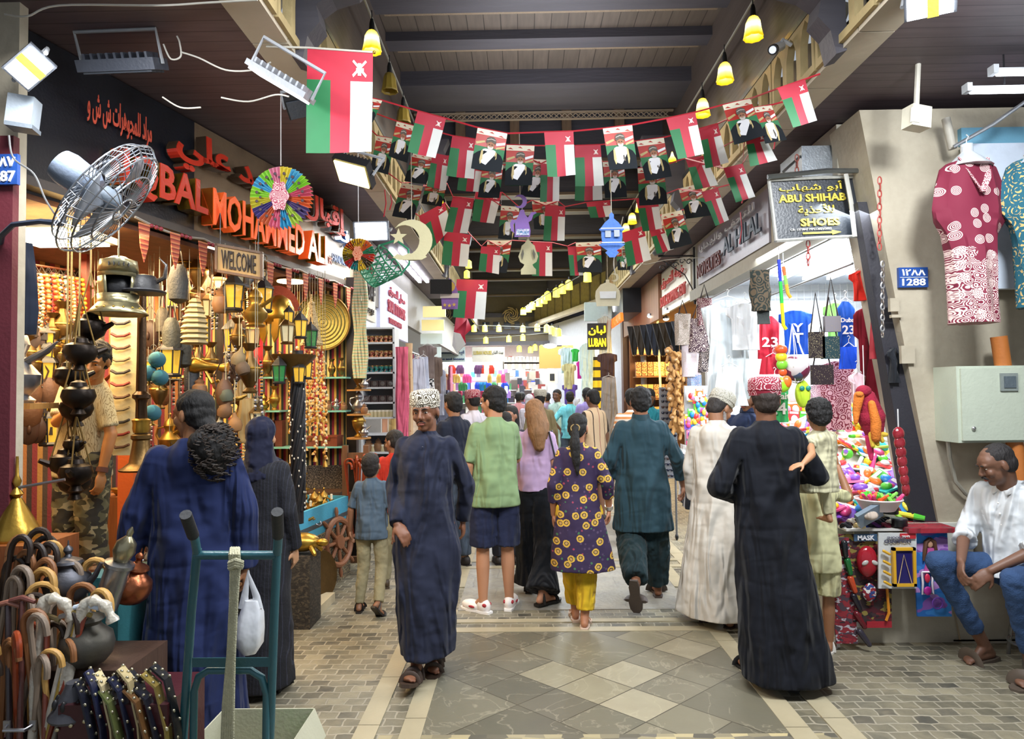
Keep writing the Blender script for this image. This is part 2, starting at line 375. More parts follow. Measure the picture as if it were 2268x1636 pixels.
for x,sd in ((-1.28,-1),(1.88,1)):
    y=.6
    while y<14:
        bay(y,x,sd)
        b=MB()
        for i in range(3):
            yy=y+(i+.5)*.7/3; b.lathe([(.03,0),(.03,.03),(.016,.06),(.026,.12),(.014,.2),(.03,.24),(.03,.3)],(x+.1*sd,yy,ZC+.06),8)
        b.build('wall_arcade_baluster',STONE,kind='structure')
        y+=.72
# big scrolled brackets
def bracket(x,y,sd):
    o=[(0,0),(.06,-.02),(.09,.12),(.16,.2),(.14,.3),(.22,.36),(.36,.40),(.47,.52),(.50,.68),(.44,.82),(.5,.95),(0,.95)]
    mb=MB(); mb.prism([(a,b) for a,b in o],(x,y,ZC-.02),(-sd,0,0),(0,0,1),.16)
    for k in range(2):
        for s in (-.085,.085):
            mb.tube([V((x-sd*(.33+.10*(1-k*.45)*math.cos(t/14*4.2*P)*(1-t/18)),y+s,ZC+.66+.12*(1-k*.4)*math.sin(t/14*4.2*P)*(1-t/18))) for t in range(15)],.016,6)
    mb.build('trim_bracket',BEAMW,smooth=False,kind='structure')
for y in (3.95,): bracket(1.9,y,1)
for y in (3.9,): bracket(-1.3,y,-1)
for y in (7.7,11.2): bracket(1.9,y,1); bracket(-1.3,y,-1)
# main roof: boards, beams, lattice
MB().bb((-1.4,-1,5.21),(2.0,8.3,5.27)).build('ceiling_boards',BOARD,smooth=False,kind='structure',loc=(0,0,5.21))
def beam(y0,y1,z0,z1=5.37,x0=-1.3,x1=1.9,m=None): return MB().bb((x0,y0,z0),(x1,y1,z1)).build('ceiling_beam',m or BEAMW,smooth=False,kind='structure')
beam(5.72,5.98,5.12); beam(6.44,6.64,5.12); beam(7.25,7.95,5.05); beam(4.9,5.15,5.12); beam(4.2,4.45,5.12)
for y in (5.98,6.64): MB().bb((-1.2,y,5.12),(1.8,y+.03,5.16)).build('ceiling_moulding',mat('#7c6c58',bump=.6,bs=60),smooth=False,kind='structure')
lt=MB()
for i in range(46):
    x=-1.2+i*.065
    for a,b in ((0,.06),(.06,0)): lt.tube([(x,8.0,4.97+a),(x+.032,8.0,5.0),(x+.065,8.0,4.97+b)],.007,5)
lt.bb((-1.25,7.98,4.955),(1.85,8.02,4.965)); lt.bb((-1.25,7.98,5.035),(1.85,8.02,5.05))
lt.build('trim_carved_lattice',mat('#9a8a75',rough=.7),smooth=False,kind='structure')
# lantern roof behind, dark, with posts
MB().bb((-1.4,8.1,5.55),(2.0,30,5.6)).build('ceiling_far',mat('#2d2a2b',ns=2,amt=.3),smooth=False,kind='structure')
for x in (-.75,-.05,.62,1.3): MB().bb((x-.06,8.6,4.75),(x+.06,8.72,5.56)).build('ceiling_post',wood('#7a634c'),smooth=False,kind='structure')
for i,y in enumerate((8.75,9.9,11.2,12.6,14.2,16.0,18.0,20.2)):
    beam(y,y+.28,4.62 if i%2 else 4.72,5.56,-2.6,2.4 if y<14 else 1.9,m=BEAMW)
    MB().bb((-1.3,y-.02,4.60 if i%2 else 4.70),(1.9,y,4.64 if i%2 else 4.74)).build('ceiling_moulding',mat('#6b5b4a'),smooth=False,kind='structure')
MB().bb((-1.34,8.0,ZC),(-1.28,22,5.6)).build('wall_roof_far_left',DARKW,smooth=False,kind='structure')
MB().bb((1.88,8.0,4.12),(1.94,14.9,5.6)).build('wall_roof_far_right',DARKW,smooth=False,kind='structure')
# end of the street: cross building with small dark openings
END=21.5
e=MB(); e.bb((-3,END,3.2),(2.5,END+.2,5.6)); e.build('wall_end',mat('#6a6152',rough=.8),smooth=False,kind='structure')
for i in range(11): MB().bb((-1.9+i*.34,END-.02,3.72),(-1.9+i*.34+(.16 if i%2 else .22),END+.01,3.95)).build('window_%d'%(i+1),mat('#1d2130',rough=.3),smooth=False,kind='structure')
for z in (3.2,3.55,4.1): MB().bb((-3,END-.12,z),(2.4,END,z+.12)).build('trim_cornice',BEAMW,smooth=False,kind='structure')
for px in (983,1132):
    c=at(px,698,END-.2); mb=MB()
    for k in range(6):
        a=k*P/3; mb.tube([c+V((math.cos(a+q*.6)*(.05+.04*q),0,math.sin(a+q*.6)*(.05+.04*q)))*1.1 for q in range(6)],.018,5)
    mb.tube([c+V((math.cos(q*P/8)*.2,0,math.sin(q*P/8)*.2)) for q in range(17)],.015,5)
    mb.build('wall_ornament',mat('#a08a5a'),smooth=False,kind='structure')
# far side front that turns inwards after 14.7 m
G0=V((2.25,14.7,0)); G1=V((.40,21.5,0)); UG=(G1-G0).normalized()
n2=6; LG=(G1-G0).length
for i in range(10):
    a=G0+UG*(LG*i/10); b=G0+UG*(LG*(i+1)/10-.12)
    mb=MB(); mb.add([a+V((0,0,3.86)),b+V((0,0,3.86)),b+V((0,0,4.5)),a+V((0,0,4.5)),a+V((.1,0,3.86)),b+V((.1,0,3.86)),b+V((.1,0,4.5)),a+V((.1,0,4.5))],[(0,3,2,1),(4,5,6,7),(0,1,5,4),(2,3,7,6),(1,2,6,5),(3,0,4,7)])
    mb.build('wall_carved_panel',mat('#8f8150',rough=.7,ns=10,amt=.5,bump=.5) ,smooth=False,kind='structure')
quad('wall_far_stone',[G0+V((-.02,0,3.75)),G1+V((-.02,0,3.75)),G1+V((-.02,0,3.87)),G0+V((-.02,0,3.87))],STONE,.15,kind='structure')
quad('wall_far_front_back',[G0+V((.13,0,3.8)),G1+V((.13,0,3.8)),G1+V((.13,0,5.6)),G0+V((.13,0,5.6))],BEAMW,.1,kind='structure')
quad('ceiling_far_right',[G0+V((0,0,3.78)),V((2.25,22,3.78)),V((6,22,3.78)),V((6,14.7,3.78))],SLAT,.05,kind='structure')
# outer walls that close the place
st('wall_left_outer',(-6.2,-1,0),(-6,30,5.6),mat('#4a3f38')); st('wall_right_outer',(6.6,-1,0),(6.8,30,5.6),mat('#5b544c'))
st('wall_back_end',(-6,25,0),(6.6,25.2,5.6),mat('#6f665c'))
# ---- pillar with the house number 1288 (tapered towards the top)
pf=4.60
MB().add([(2.90,pf,0),(7,pf,0),(7,pf,3.60),(2.33,pf,3.60),(2.90,5.05,0),(7,5.05,0),(7,5.05,3.60),(2.33,5.05,3.60)],[(0,1,2,3),(5,4,7,6),(4,0,3,7),(3,2,6,7),(1,5,6,2),(0,4,5,1)]).build('wall_right_pillar',PLAS,smooth=False,kind='structure',loc=(2.9,pf,0))
st('wall_right_plinth',(2.10,4.62,0),(2.9,5.4,.70),PLAS)
st('trim_counter_slab',(2.08,4.585,.70),(2.95,5.5,.77),mat('#cfcec4',rough=.4,amt=.05))
st('trim_white_board',(2.2,4.57,.42),(2.98,4.60,.80),mat('#c9c9bf',rough=.5))
# blue wall part beside the pillar
a=at(2128,322,4.57); b=at(2268,270,4.57)
st('wall_blue_panel',(a.x,4.56,a.z),(7,4.60,3.45),mat('#6fa5bd',rough=.6))
st('wall_white_display_board',(at(2142,400,4.5).x,4.50,at(2142,640,4.5).z),(5,4.56,at(2142,318,4.5).z),mat('#cdd8e6',rough=.4))
# ---- left front pillar with house number, at the very edge
st('wall_left_pillar',(-4,3.27,0),(at(40,300,3.27).x,3.33,ZC),PLAS)
st('wall_left_pillar_red_edge',(at(0,300,3.22).x,3.22,0),(at(30,300,3.22).x,3.26,at(20,300,3.22).z),mat('#5f222c',rough=.6))
# ================================================================ people
def lerp(a,b,t): return a+(b-a)*t
JD=dict(neck=(0,0,1.45),head=(0,.015,1.585),shL=(-.148,0,1.395),shR=(.148,0,1.395),elL=(-.195,-.02,1.12),elR=(.195,-.02,1.12),wrL=(-.205,.05,.88),wrR=(.205,.05,.88),
 hpL=(-.088,0,.91),hpR=(.088,0,.91),knL=(-.095,.02,.49),knR=(.095,.02,.49),anL=(-.10,-.03,.085),anR=(.10,-.03,.085),ftL=(-.04,1,0),ftR=(.04,1,0),haL=(0,.15,-1),haR=(0,.15,-1),pnL=(1,0,0),pnR=(-1,0,0),curl=.55)
def smooth_rings(keys,n=28,fold=None,dz=.035,ex=2.3,sc=1):
    """keys: (z,cx,cy,rx,ry) from top to bottom"""
    out=[]
    for i in range(len(keys)-1):
        a,b=keys[i],keys[i+1]; m=max(1,int(abs(a[0]-b[0])/dz))
        for j in range(m+(1 if i==len(keys)-2 else 0)):
            t=j/m; q=[lerp(a[k],b[k],t) for k in range(5)]; r=[]
            for k in range(n):
                th=2*P*k/n; c,s=math.cos(th),math.sin(th)
                x=math.copysign(abs(c)**(2/ex),c); y=math.copysign(abs(s)**(2/ex),s); f=1+(fold(th,q[0]) if fold else 0)
                r.append(V((q[1]+x*q[3]*f,q[2]+y*q[4]*f,q[0])))
            out.append(r)
    return out
def hand(mb,w,d,n,side,curl,k=1):
    w=V(w); d=V(d).normalized(); n=V(n); n=(n-d*n.dot(d)).normalized(); s=d.cross(n)*side; s.normalize()
    c=w+d*.05*k
    rot=Matrix((s,n,d)).transposed(); mb.ell(c,(.040*k,.016*k,.055*k),rot=rot)
    mb.ell(c+s*.018*k+n*.008*k-d*.01*k,(.018*k,.016*k,.032*k),rot=rot)
    for i,(o,L) in enumerate(((.029,.062),(.010,.072),(-.010,.068),(-.028,.052))):
        b=w+(d*.088+s*o)*k; a=curl*(.8+.12*i); d1=(d*math.cos(a)+n*math.sin(a)).normalized(); d2=(d*math.cos(a*2)+n*math.sin(a*2)).normalized()
        m=b+d1*L*.5*k; e=m+d2*L*.5*k
        mb.cap(b-d*.012*k,b,.0095*k,.0092*k,8); mb.cap(b,m,.0092*k,.0082*k,8); mb.cap(m,e,.0082*k,.0070*k,8)
    b=w+(d*.025+s*.030+n*.006)*k; d1=(d*.65+s*.62+n*.35).normalized(); m=b+d1*.036*k; e=m+(d*.85+s*.25+n*.5).normalized()*.030*k
    mb.cap(b,m,.012*k,.0105*k,8); mb.cap(m,e,.0105*k,.0085*k,8)
def foot(mb,a,d,k=1):
    a=V(a); d=V(d).normalized(); up=V((0,0,1)); up=(up-d*up.dot(d)).normalized(); s=d.cross(up)
    h=a-up*.045*k-d*.03*k
    mb.cap(a,h,.037*k,.030*k,10); mb.cap(h,h+d*.14*k-up*.008*k,.031*k,.024*k,10); mb.ell(h+d*.14*k-up*.006*k,(.042*k,.055*k,.022*k),rot=Matrix((s,d,up)).transposed())
    mb.cap(a+up*.01,h+d*.11*k,.034*k,.022*k,10)
    for i in range(5): mb.ell(h+d*(.195-.008*abs(i-1)-.006*i)*k+s*((-.034+.017*i)*(1))*k-up*.012*k,(.0095*k,.016*k,.011*k),nu=8,nv=6,rot=Matrix((s,d,up)).transposed())
def sandal(p,a,d,k,m,style,base):
    a=V(a); d=V(d).normalized(); up=V((0,0,1)); up=(up-d*up.dot(d)).normalized(); s=d.cross(up); o=a-up*(.076)*k+d*.055*k
    mb=MB(M=base); out=[(x*k*1.12,y*k*1.1) for x,y in ((-.025,-.115),(.025,-.115),(.036,-.06),(.032,.0),(.046,.07),(.042,.11),(.02,.142),(-.02,.142),(-.04,.11),(-.046,.06),(-.032,0),(-.036,-.06))]
    if style=='shoe':
        mb.prism(out,o-up*.004,s,d,.024*k); x=mb.build('sole',m[1] if isinstance(m,tuple) else m,p)
        mb=MB(M=base); R3=Matrix((s,d,up)).transposed(); mb.ell(o+d*.055*k+up*.028*k,(.050*k,.10*k,.042*k),rot=R3); mb.ell(o-d*.06*k+up*.04*k,(.043*k,.062*k,.058*k),rot=R3)
        sh=mb.build('shoe',m[0] if isinstance(m,tuple) else m,p)
        if isinstance(m,tuple):
            for sg in (-1,1): mb=MB(M=base); mb.ell(o+d*.03*k+up*.03*k+s*sg*.043*k,(.008*k,.035*k,.010*k),rot=R3); mb.ell(o-d*.09*k+up*.055*k+s*sg*.030*k,(.012*k,.02*k,.014*k),rot=R3); mb.build('red_side_flash',mat('#a02430'),sh)
        return sh
    mb.prism(out,o-up*.002,s,d,.020*k)
    def strap(y,w=.014,hh=.062,ww=.052,tilt=0):
        q=[o+d*(y*k+tilt*math.cos(t))+s*ww*math.cos(t)*k+up*hh*math.sin(t)*k for t in [P*i/10 for i in range(11)]]
        mb.tube(q,w*k,6,flat=.35)
    if style=='thong':
        for sg in (-1,1): mb.tube([o+d*.085*k+up*.02*k,o+d*.06*k+s*sg*.015*k+up*.045*k,o+s*sg*.042*k+up*.02*k],.007*k,6)
    elif style=='sport': strap(.07,.018,.05,.05); strap(.02,.016,.072,.045,.012); strap(-.06,.014,.085,.042)
    elif style=='slide': strap(.06,.040,.056,.052)
    else: strap(.075,.02,.048,.052); strap(-.07,.014,.1,.042)
    return mb.build('sandal',m,p)
def embro(name,a,b,sc=60,thr=.38,alt=None):
    t=NT(name); v=t.co(scale=(1,1,1)); z=t.xyz(v)[2]
    vo=t.n('TexVoronoi',i_Vector=v,i_Scale=float(sc),feature='DISTANCE_TO_EDGE').outputs[0]; vo2=t.n('TexVoronoi',i_Vector=v,i_Scale=sc*.45).outputs[0]
    k=t.math('GREATER_THAN',t.math('ADD',t.math('SINE',t.math('MULTIPLY',vo2,26)),t.math('MULTIPLY',vo,3)),thr)
    t.set(Base_Color=t.mix(k,c4(a),c4(b)),Roughness=.85); t.bump(k,.4,.004); return t.m
KUM_W=embro('embroidered_cap_white','#e4ddcd','#4d4433'); KUM_G=embro('embroidered_cap_grey','#d7d3c6','#8d8a7c',90,.1); KUM_R=embro('embroidered_cap_red','#8a1c32','#dcbcbe',48,.95)
def kumma(p,HM,M,m,k=1):
    mb=MB(M=M@HM); pr=[(.083,.030),(.090,.055),(.0915,.09),(.089,.118),(.080,.132),(.05,.140),(.01,.143)]
    mb.rings([[V((r*math.cos(2*P*j/24),-.006+r*1.13*math.sin(2*P*j/24),z)) for j in range(24)] for r,z in pr]); o=mb.build('cap',m,p)
    mb=MB(M=M@HM)
    for z,r in ((.033,.0855),(.062,.0925)): mb.tube([V((r*math.cos(2*P*j/24),-.006+r*1.13*math.sin(2*P*j/24),z)) for j in range(25)],.0022,5)
    mb.build('cap_seam',m,o)
    return o
def person(label,x,y,h=1.7,hd=0,sk='#9a6b49',z0=0,J=None,head=(0,0,0),hs=1,wf=1,vox=.0068,wear=(),hair='short',hairc='#0d0a09',cap=None,shoe=('strap','#2a211c'),face=True,lips='#8a4a3c',stache=0,beard=None,tops=None,group=None,name='person',glasses=0,fast=0):
    j={k:(V(v) if isinstance(v,tuple) else v) for k,v in JD.items()}
    if J:
        for k,v in J.items(): j[k]=V(v) if isinstance(v,tuple) else v
    s=h/1.70; rz=math.radians(hd)
    T=thing(name,label,'person',(x,y,z0),rz,group,scale=s); M=T.matrix_basis.copy()
    for k in j:
        if wf!=1 and k[:2] in ('sh','el','wr'): j[k]=V((j[k].x*wf,j[k].y,j[k].z))
    yw,pt,rl=[math.radians(a) for a in head]
    HM=Matrix.Translation(j['head'])@Matrix.Rotation(yw,4,'Z')@Matrix.Rotation(pt,4,'X')@Matrix.Rotation(rl,4,'Y')@Matrix.Scale(hs,4)
    # --- body
    mb=MB(M=M); hm=MB(M=M@HM)
    hm.ell((0,-.008,.03),(.076,.096,.092)); hm.ell((0,.030,-.035),(.058,.062,.075)); hm.ell((0,.062,-.088),(.028,.025,.022),nu=10,nv=6); hm.ell((0,.045,.035),(.066,.048,.055))
    hm.cap((0,.088,.018),(0,.108,-.020),.009,.0125,8); hm.ell((0,.103,-.026),(.019,.013,.010),nu=8,nv=6)
    for sg in (-1,1):
        hm.ell((sg*.036,.068,-.022),(.026,.022,.026),nu=8,nv=6); hm.ell((sg*.030,.083,.030),(.026,.012,.009),nu=8,nv=6)
        hm.ell((sg*.078,-.004,-.004),(.010,.020,.031),nu=8,nv=6); 
    for sg in (-1,1): hm.ell((sg*.0305,.080,.0165),(.016,.0105,.006),nu=8,nv=6); hm.ell((sg*.0305,.079,-.001),(.015,.0095,.005),nu=8,nv=6)
    hm.ell((0,.086,-.058),(.026,.012,.012),nu=8,nv=6)
    mb.v+=hm.v; mb.f+=hm.f; mb.m+=hm.m
    nk=j['neck']; hp=(j['hpL']+j['hpR'])/2; ch=(j['shL']+j['shR'])/2
    mb.cap(nk-V((0,0,.03)),HM@V((0,-.02,-.05)),.058,.055,12)
    tz=hp.z-.06; tk=[(ch.z+.045,ch.x,ch.y,.06,.045),(ch.z+.015,ch.x,ch.y,.105,.060),(ch.z-.06,ch.x,ch.y,.132,.078),(lerp(hp.z,ch.z,.6),lerp(hp.x,ch.x,.6),lerp(hp.y,ch.y,.6),.125,.082),(lerp(hp.z,ch.z,.3),lerp(hp.x,ch.x,.3),lerp(hp.y,ch.y,.3),.115,.080),(hp.z,hp.x,hp.y,.138,.090),(tz,hp.x,hp.y,.12,.085)]
    mb.rings(smooth_rings([(z,x_,y_,rx*wf,ry) for z,x_,y_,rx,ry in tk],20))
    mb.cap(j['shL']-V((-.01,0,.012)),j['shR']-V((.01,0,.012)),.036,.036,12)
    for L in 'LR':
        sg=-1 if L=='L' else 1
        a,b,c=j['sh'+L],j['el'+L],j['wr'+L]; mb.chain([a-V((sg*.008,0,.014)),b],[.038,.036]); mb.cap(b,lerp(b,c,.35),.038,.036,10); mb.cap(lerp(b,c,.35),c,.036,.025,10)
        hand(mb,c,j['ha'+L],j['pn'+L],1 if L=='L' else -1,j['curl'])
        a,b,c=j['hp'+L],j['kn'+L],j['an'+L]; mb.cap(a,b,.085,.052,12); mb.cap(b,lerp(b,c,.35),.05,.053,12); mb.cap(lerp(b,c,.35),c,.053,.034,12)
        foot(mb,c,j['ft'+L])
    B=remesh(mb.build('body',skin(sk),T),vox,2)
    # --- face
    if face:
        for sg in (-1,1):
            mb=MB(M=M@HM); mb.ell((sg*.0305,.0800,.008),(.0125,.0080,.0058),nu=10,nv=8); e=mb.build('eye',mat('#a89c92',rough=.3,amt=.03,bump=0),T)
            mb=MB(M=M@HM); mb.ell((sg*.0305,.0862,.0078),(.0058,.0028,.0056),nu=8,nv=6); mb.build('iris',mat('#1a120e',rough=.15,amt=.03,bump=0),e)
            mb=MB(M=M@HM); mb.tube([(sg*.012,.0955,.027),(sg*.030,.0965,.033),(sg*.048,.084,.028)],[.003,.0042,.002],6); mb.build('eyebrow',mat(hairc,rough=.8),T)
        mb=MB(M=M@HM); mb.ell((0,.0945,-.054),(.023,.0065,.0045),nu=10,nv=6); mb.ell((0,.0945,-.063),(.020,.0075,.0055),nu=10,nv=6); mb.build('lips',mat(lips,rough=.5,amt=.06),T)
    if stache:
        mb=MB(M=M@HM); 
        for sg in (-1,1): mb.tube([(0,.1015,-.042),(sg*.014,.1005,-.0445),(sg*.030,.090,-.055)],[.0045*stache,.0055*stache,.002],6)
        mb.build('moustache',mat(hairc,rough=.9,bs=200,bump=.5),T)
    if beard:
        mb=MB(M=M@HM); mb.ell((0,.070,-.092),(.036,.031,.024)); 
        for sg in (-1,1): mb.chain([(sg*.066,.0,-.03),(sg*.058,.03,-.07),(sg*.02,.075,-.095)],[.012,.014,.016],8)
        remesh(mb.build('beard',mat(beard,rough=.95,bs=120,bump=.8,amt=.4),T),.006,1,.006,.02)
    if glasses:
        mb=MB(M=M@HM)
        for sg in (-1,1):
            mb.tube([(sg*.032+.021*math.cos(t*P/6),.101,.006+.016*math.sin(t*P/6)) for t in range(13)],.0016,5); mb.tube([(sg*.053,.1,.01),(sg*.079,.0,.01)],.0016,5)
        mb.tube([(-.011,.101,.01),(.011,.101,.01)],.0016,5); mb.build('glasses',mat('#15151a',rough=.3),T)
    # --- hair
    if hair:
        hm=MB(M=M@HM); hmat=mat(hairc,rough=.75,ns=30,amt=.5,bump=.9,bs=70,scale=(1,1,.35)); wr=.006
        if hair=='scalp': hm.ell((0,-.028,.020),(.0795,.084,.066)); hm.ell((0,-.05,-.02),(.070,.055,.055))
        else:
            q=1.06 if hair in ('curly','thick') else 1
            hm.ell((0,-.012,.052),(.083*q,.099*q,.080*q)); hm.ell((0,-.035,.01),(.082*q,.076*q,.078*q)); hm.ell((0,-.055,-.03),(.066,.052,.052))
            if hair=='receding': hm=MB(M=M@HM); hm.ell((0,-.020,.045),(.0795,.092,.082)); hm.ell((0,-.040,.0),(.079,.070,.075))
        if hair in ('curly','thick'): wr=.022
        if hair=='long':
            hm.chain([(0,-.05,.05),(.005,-.085,-.06),(.01,-.10,-.18),(.02,-.095,-.30)],[.085,.088,.085,.05],14); hm.chain([(.06,0,.03),(.085,-.03,-.10),(.085,-.04,-.22)],[.04,.045,.03],10)
        if hair=='ponytail':
            hm.ell((0,-.105,-.01),(.035,.03,.035)); hm.chain([(0,-.115,-.02),(0,-.13,-.12),(.01,-.12,-.26),(.02,-.105,-.37)],[.03,.045,.035,.012],10); wr=.012
        if hair=='curlytail':
            hm.chain([(0,-.09,-.04),(0,-.115,-.12)],[.035,.085],12); hm.ell((0,-.125,-.17),(.115,.085,.10)); hm.ell((0,-.12,-.23),(.085,.07,.07)); hm.ell((.06,-.11,-.13),(.07,.06,.06)); hm.ell((-.06,-.11,-.13),(.07,.06,.06)); wr=.012
        H=remesh(hm.build('hair',hmat,T),.008 if vox<.01 else .013,1,wr,.03 if hair!='long' else .05)
        if hair=='curlytail':
            tk=MB(M=M@HM)
            for i in range(300):
                a=R.uniform(0,2*P); b=R.uniform(-1.3,1.3); c0=V((0+.118*math.cos(a)*math.cos(b),-.13+.09*math.sin(a)*math.cos(b),-.17+.135*math.sin(b)))
                r0=R.uniform(.012,.020); d=V((R.uniform(-1,1),R.uniform(-1,1),R.uniform(-1,1))).normalized()
                tk.tube([c0+V((math.cos(t)*r0,math.sin(t)*r0*.7,-t*.004)) for t in [k*.9 for k in range(9)]],.0032,4)
            tk.build('hair_curls',mat('#30261f',rough=.6),H)
        if hair=='ponytail':
            tk=MB(M=M@HM); tk.tube([(.035*math.cos(t*P/6),-.112+.01*math.sin(t*P/6),.0+.03*math.sin(t*P/6)) for t in range(13)],.006,6); tk.build('hair_tie',mat('#8d7440'),H)
    if cap: kumma(T,HM,M,cap)
    # --- clothes
    for w_ in wear:
        kind,m=w_[0],w_[1]; o=w_[2] if len(w_)>2 else {}
        amp=o.get('fold',.03); nf=o.get('nf',5); ph=o.get('ph',1.0); mb=MB(M=M)
        lean=lambda z:(lerp(hp.x,ch.x,max(0,min(1,(z-.92)/.45))),lerp(hp.y,ch.y,max(0,min(1,(z-.92)/.45)))) if z<1.42 else (lerp(ch.x,nk.x,min(1,(z-1.42)/.05)),lerp(ch.y,nk.y,min(1,(z-1.42)/.05)))
        def K(l): return [(z,*( (lean(z)[0]+dx,lean(z)[1]+dy) ),rx*(wf if z>.8 else 1),ry) for z,rx,ry,dx,dy in l]
        top=[(1.478,.056,.058,0,-.003),(1.452,.072,.068,0,-.003),(1.430,.108,.082,0,0),(1.400,.145,.096,0,0),(1.35,.166,.110,0,.004),(1.22,.166,.122,0,.008)]
        if kind=='robe':
            hem=o.get('hem',.07); hx,hy=o.get('shift',(0,0)); hw,hd_=o.get('hw',(.25,.19)); kz=o.get('wz',0)
            ks=top+[(1.08,.165,.122,0,.005),(.93,.178,.132,0,0),(.75,lerp(.18,hw,.25)+kz,lerp(.14,hd_,.25),hx*.15,hy*.15),(.45,lerp(.18,hw,.6)+kz*.6,lerp(.14,hd_,.6),hx*.5,hy*.5),(.2,lerp(.2,hw,.9),lerp(.14,hd_,.9),hx*.85,hy*.85),(hem,hw,hd_,hx,hy)]
            fold=lambda th,z:amp*max(0,(1.2-z))*1.2*(math.sin(nf*th+ph+2.2*z)+.5*math.sin((nf*2+1)*th-ph+3*z))+.016*math.sin(5*th+15*z+ph)+.010*math.sin(9*th-12*z)
        elif kind=='shirt':
            hem=o.get('hem',.84); wd=o.get('wd',1); ks=top+[(1.05,.168*wd,.126,0,.004),(.95,.176*wd,.132,0,0),(hem,.184*wd,.138,*o.get('shift',(0,0)))]
            fold=lambda th,z:amp*(math.sin(nf*th+ph+11*z)*.7+.5*math.sin(8*th-19*z))*min(1,(1.45-z)*3)
        elif kind=='tunic':
            hem=o.get('hem',.5); hw,hd_=o.get('hw',(.27,.18)); hx,hy=o.get('shift',(0,0)); ks=top+[(1.08,.166,.125,0,.004),(.92,.198,.158,0,0),(lerp(.92,hem,.6),lerp(.205,hw,.6),lerp(.160,hd_,.6),hx*.5,hy*.5),(hem,hw,hd_,hx,hy)]
            fold=lambda th,z:amp*max(0,(1.2-z))*(math.sin(nf*th+ph+2*z)+.4*math.sin(11*th+4*z))
        if kind in ('robe','shirt','tunic'):
            mb.rings(smooth_rings(K(ks),28,fold))
            sl=o.get('sleeve',1.0); r0,r1,r2=o.get('sr',(.058,.054,.047)); 
            for L in 'LR':
                if L in o.get('nosleeve',''): continue
                a,b,c=j['sh'+L],j['el'+L],j['wr'+L]; a=a+V(((-1 if L=='L' else 1)*-.01,0,-.012))
                n=o.get('sleeve'+L,sl)
                if n<=.5: e=lerp(a,b,n*2); mb.cap(a,lerp(a,e,.5),r0,r0*.98); mb.tube([a,e],[r0,r0*.95],14)
                else:
                    mb.cap(a,b,r0,r1,14); e=lerp(b,c,(n-.5)*2); d=(e-b).normalized(); mb.cap(b,lerp(b,e,.3),r1,lerp(r1,r2,.3),14); mb.tube([b,lerp(b,e,.5),e],[r1,lerp(r1,r2,.5),r2],14)
            G=remesh(mb.build({'robe':'robe','shirt':'shirt','tunic':'tunic'}[kind],m,T),o.get('vox',.0105 if vox<.01 else .016),3,o.get('wr',.014),.11)
            if o.get('collar'):
                cm=MB(M=M); cm.rings([[nk+V((r*math.cos(2*P*k/20),-.004+r*.98*math.sin(2*P*k/20)-.0,z+.012*math.sin(2*P*k/20))) for k in range(20)] for z,r in ((.005,.078),(.045,.068),(.05,.064),(.012,.070))],cap=False); cm.build('collar',o['collar'],G)
            if o.get('buttons'):
                for q in range(o['buttons']):
                    cm=MB(M=M); z=1.38-.085*q; cm.ell((nk.x+o.get('bx',0),lean(z)[1]+.132-.03*max(0,(z-1.3)*8),z),(.006,.003,.006),nu=8,nv=4); cm.build('button',mat('#2a2f42'),G)
        if kind in ('trousers','shorts'):
            bag=o.get('bag',0); mb.ell(hp+V((0,-.005,.015)),(.155*wf,.118,.115),nu=20,nv=12); end=o.get('end',.97 if kind=='trousers' else .5)
            for L in 'LR':
                a,b,c=j['hp'+L],j['kn'+L],j['an'+L]; r0,r1,r2=.095+bag*.8,.070+bag*1.1,.055+bag
                if kind=='shorts': e=lerp(a,b,end*2 if end<.5 else 1)+ (0,)*0 if False else lerp(a,b,o.get('len',.95)); mb.cap(a,lerp(a,e,.3),r0,r0,14); mb.tube([a,e],[r0+.005,r1+.034],16)
                else: e=lerp(b,c,end); mb.cap(a,b,r0,r1,14); mb.cap(b,lerp(b,e,.5),r1,lerp(r1,r2,.4),14); mb.tube([b,lerp(b,e,.5),e],[r1,lerp(r1,r2,.5),o.get('cuff',r2)],14)
            remesh(mb.build(kind,m,T),.0105 if vox<.01 else .016,3,o.get('wr',.016),.07)
        if kind=='hijab':
            hm=MB(M=M@HM); hm.ell((0,-.015,.035),(.093,.11,.105)); hm.ell((0,-.03,-.05),(.088,.09,.10)); hm.chain([(0,-.03,-.06),(0,-.02,-.15),(0,0,-.20)],[.085,.10,.15],16)
            remesh(hm.build('headscarf',m,T),.009,3,.016,.05)
        if kind=='bag':
            mb.ell(V(o['at']),o.get('sz',(.05,.13,.10))); bb_=mb.build('handbag',m,T); mb=MB(M=M); mb.tube([V(o['at'])+V((0,0,.08)),j['shR' if o['at'][0]>0 else 'shL']+V((0,.06,.05)),j['shR' if o['at'][0]>0 else 'shL']+V((0,-.06,.04)),V(o['at'])+V((0,-.06,.07))],.008,6); mb.build('strap',m,bb_)
        if kind=='watch':
            w0=j['wr'+o['s']]; d=(w0-j['el'+o['s']]).normalized(); mb.tube([w0-d*.035,w0-d*.005],.034,14); mb.build('wristwatch',m,T)
    if shoe:
        for L in 'LR':
            m=shoe[1]; m=(mat(m[0],rough=.5),mat(m[1],rough=.5)) if isinstance(m,tuple) else mat(m,rough=.55)
            sandal(T,j['an'+L],j['ft'+L],1,m,shoe[0],M)
    return T
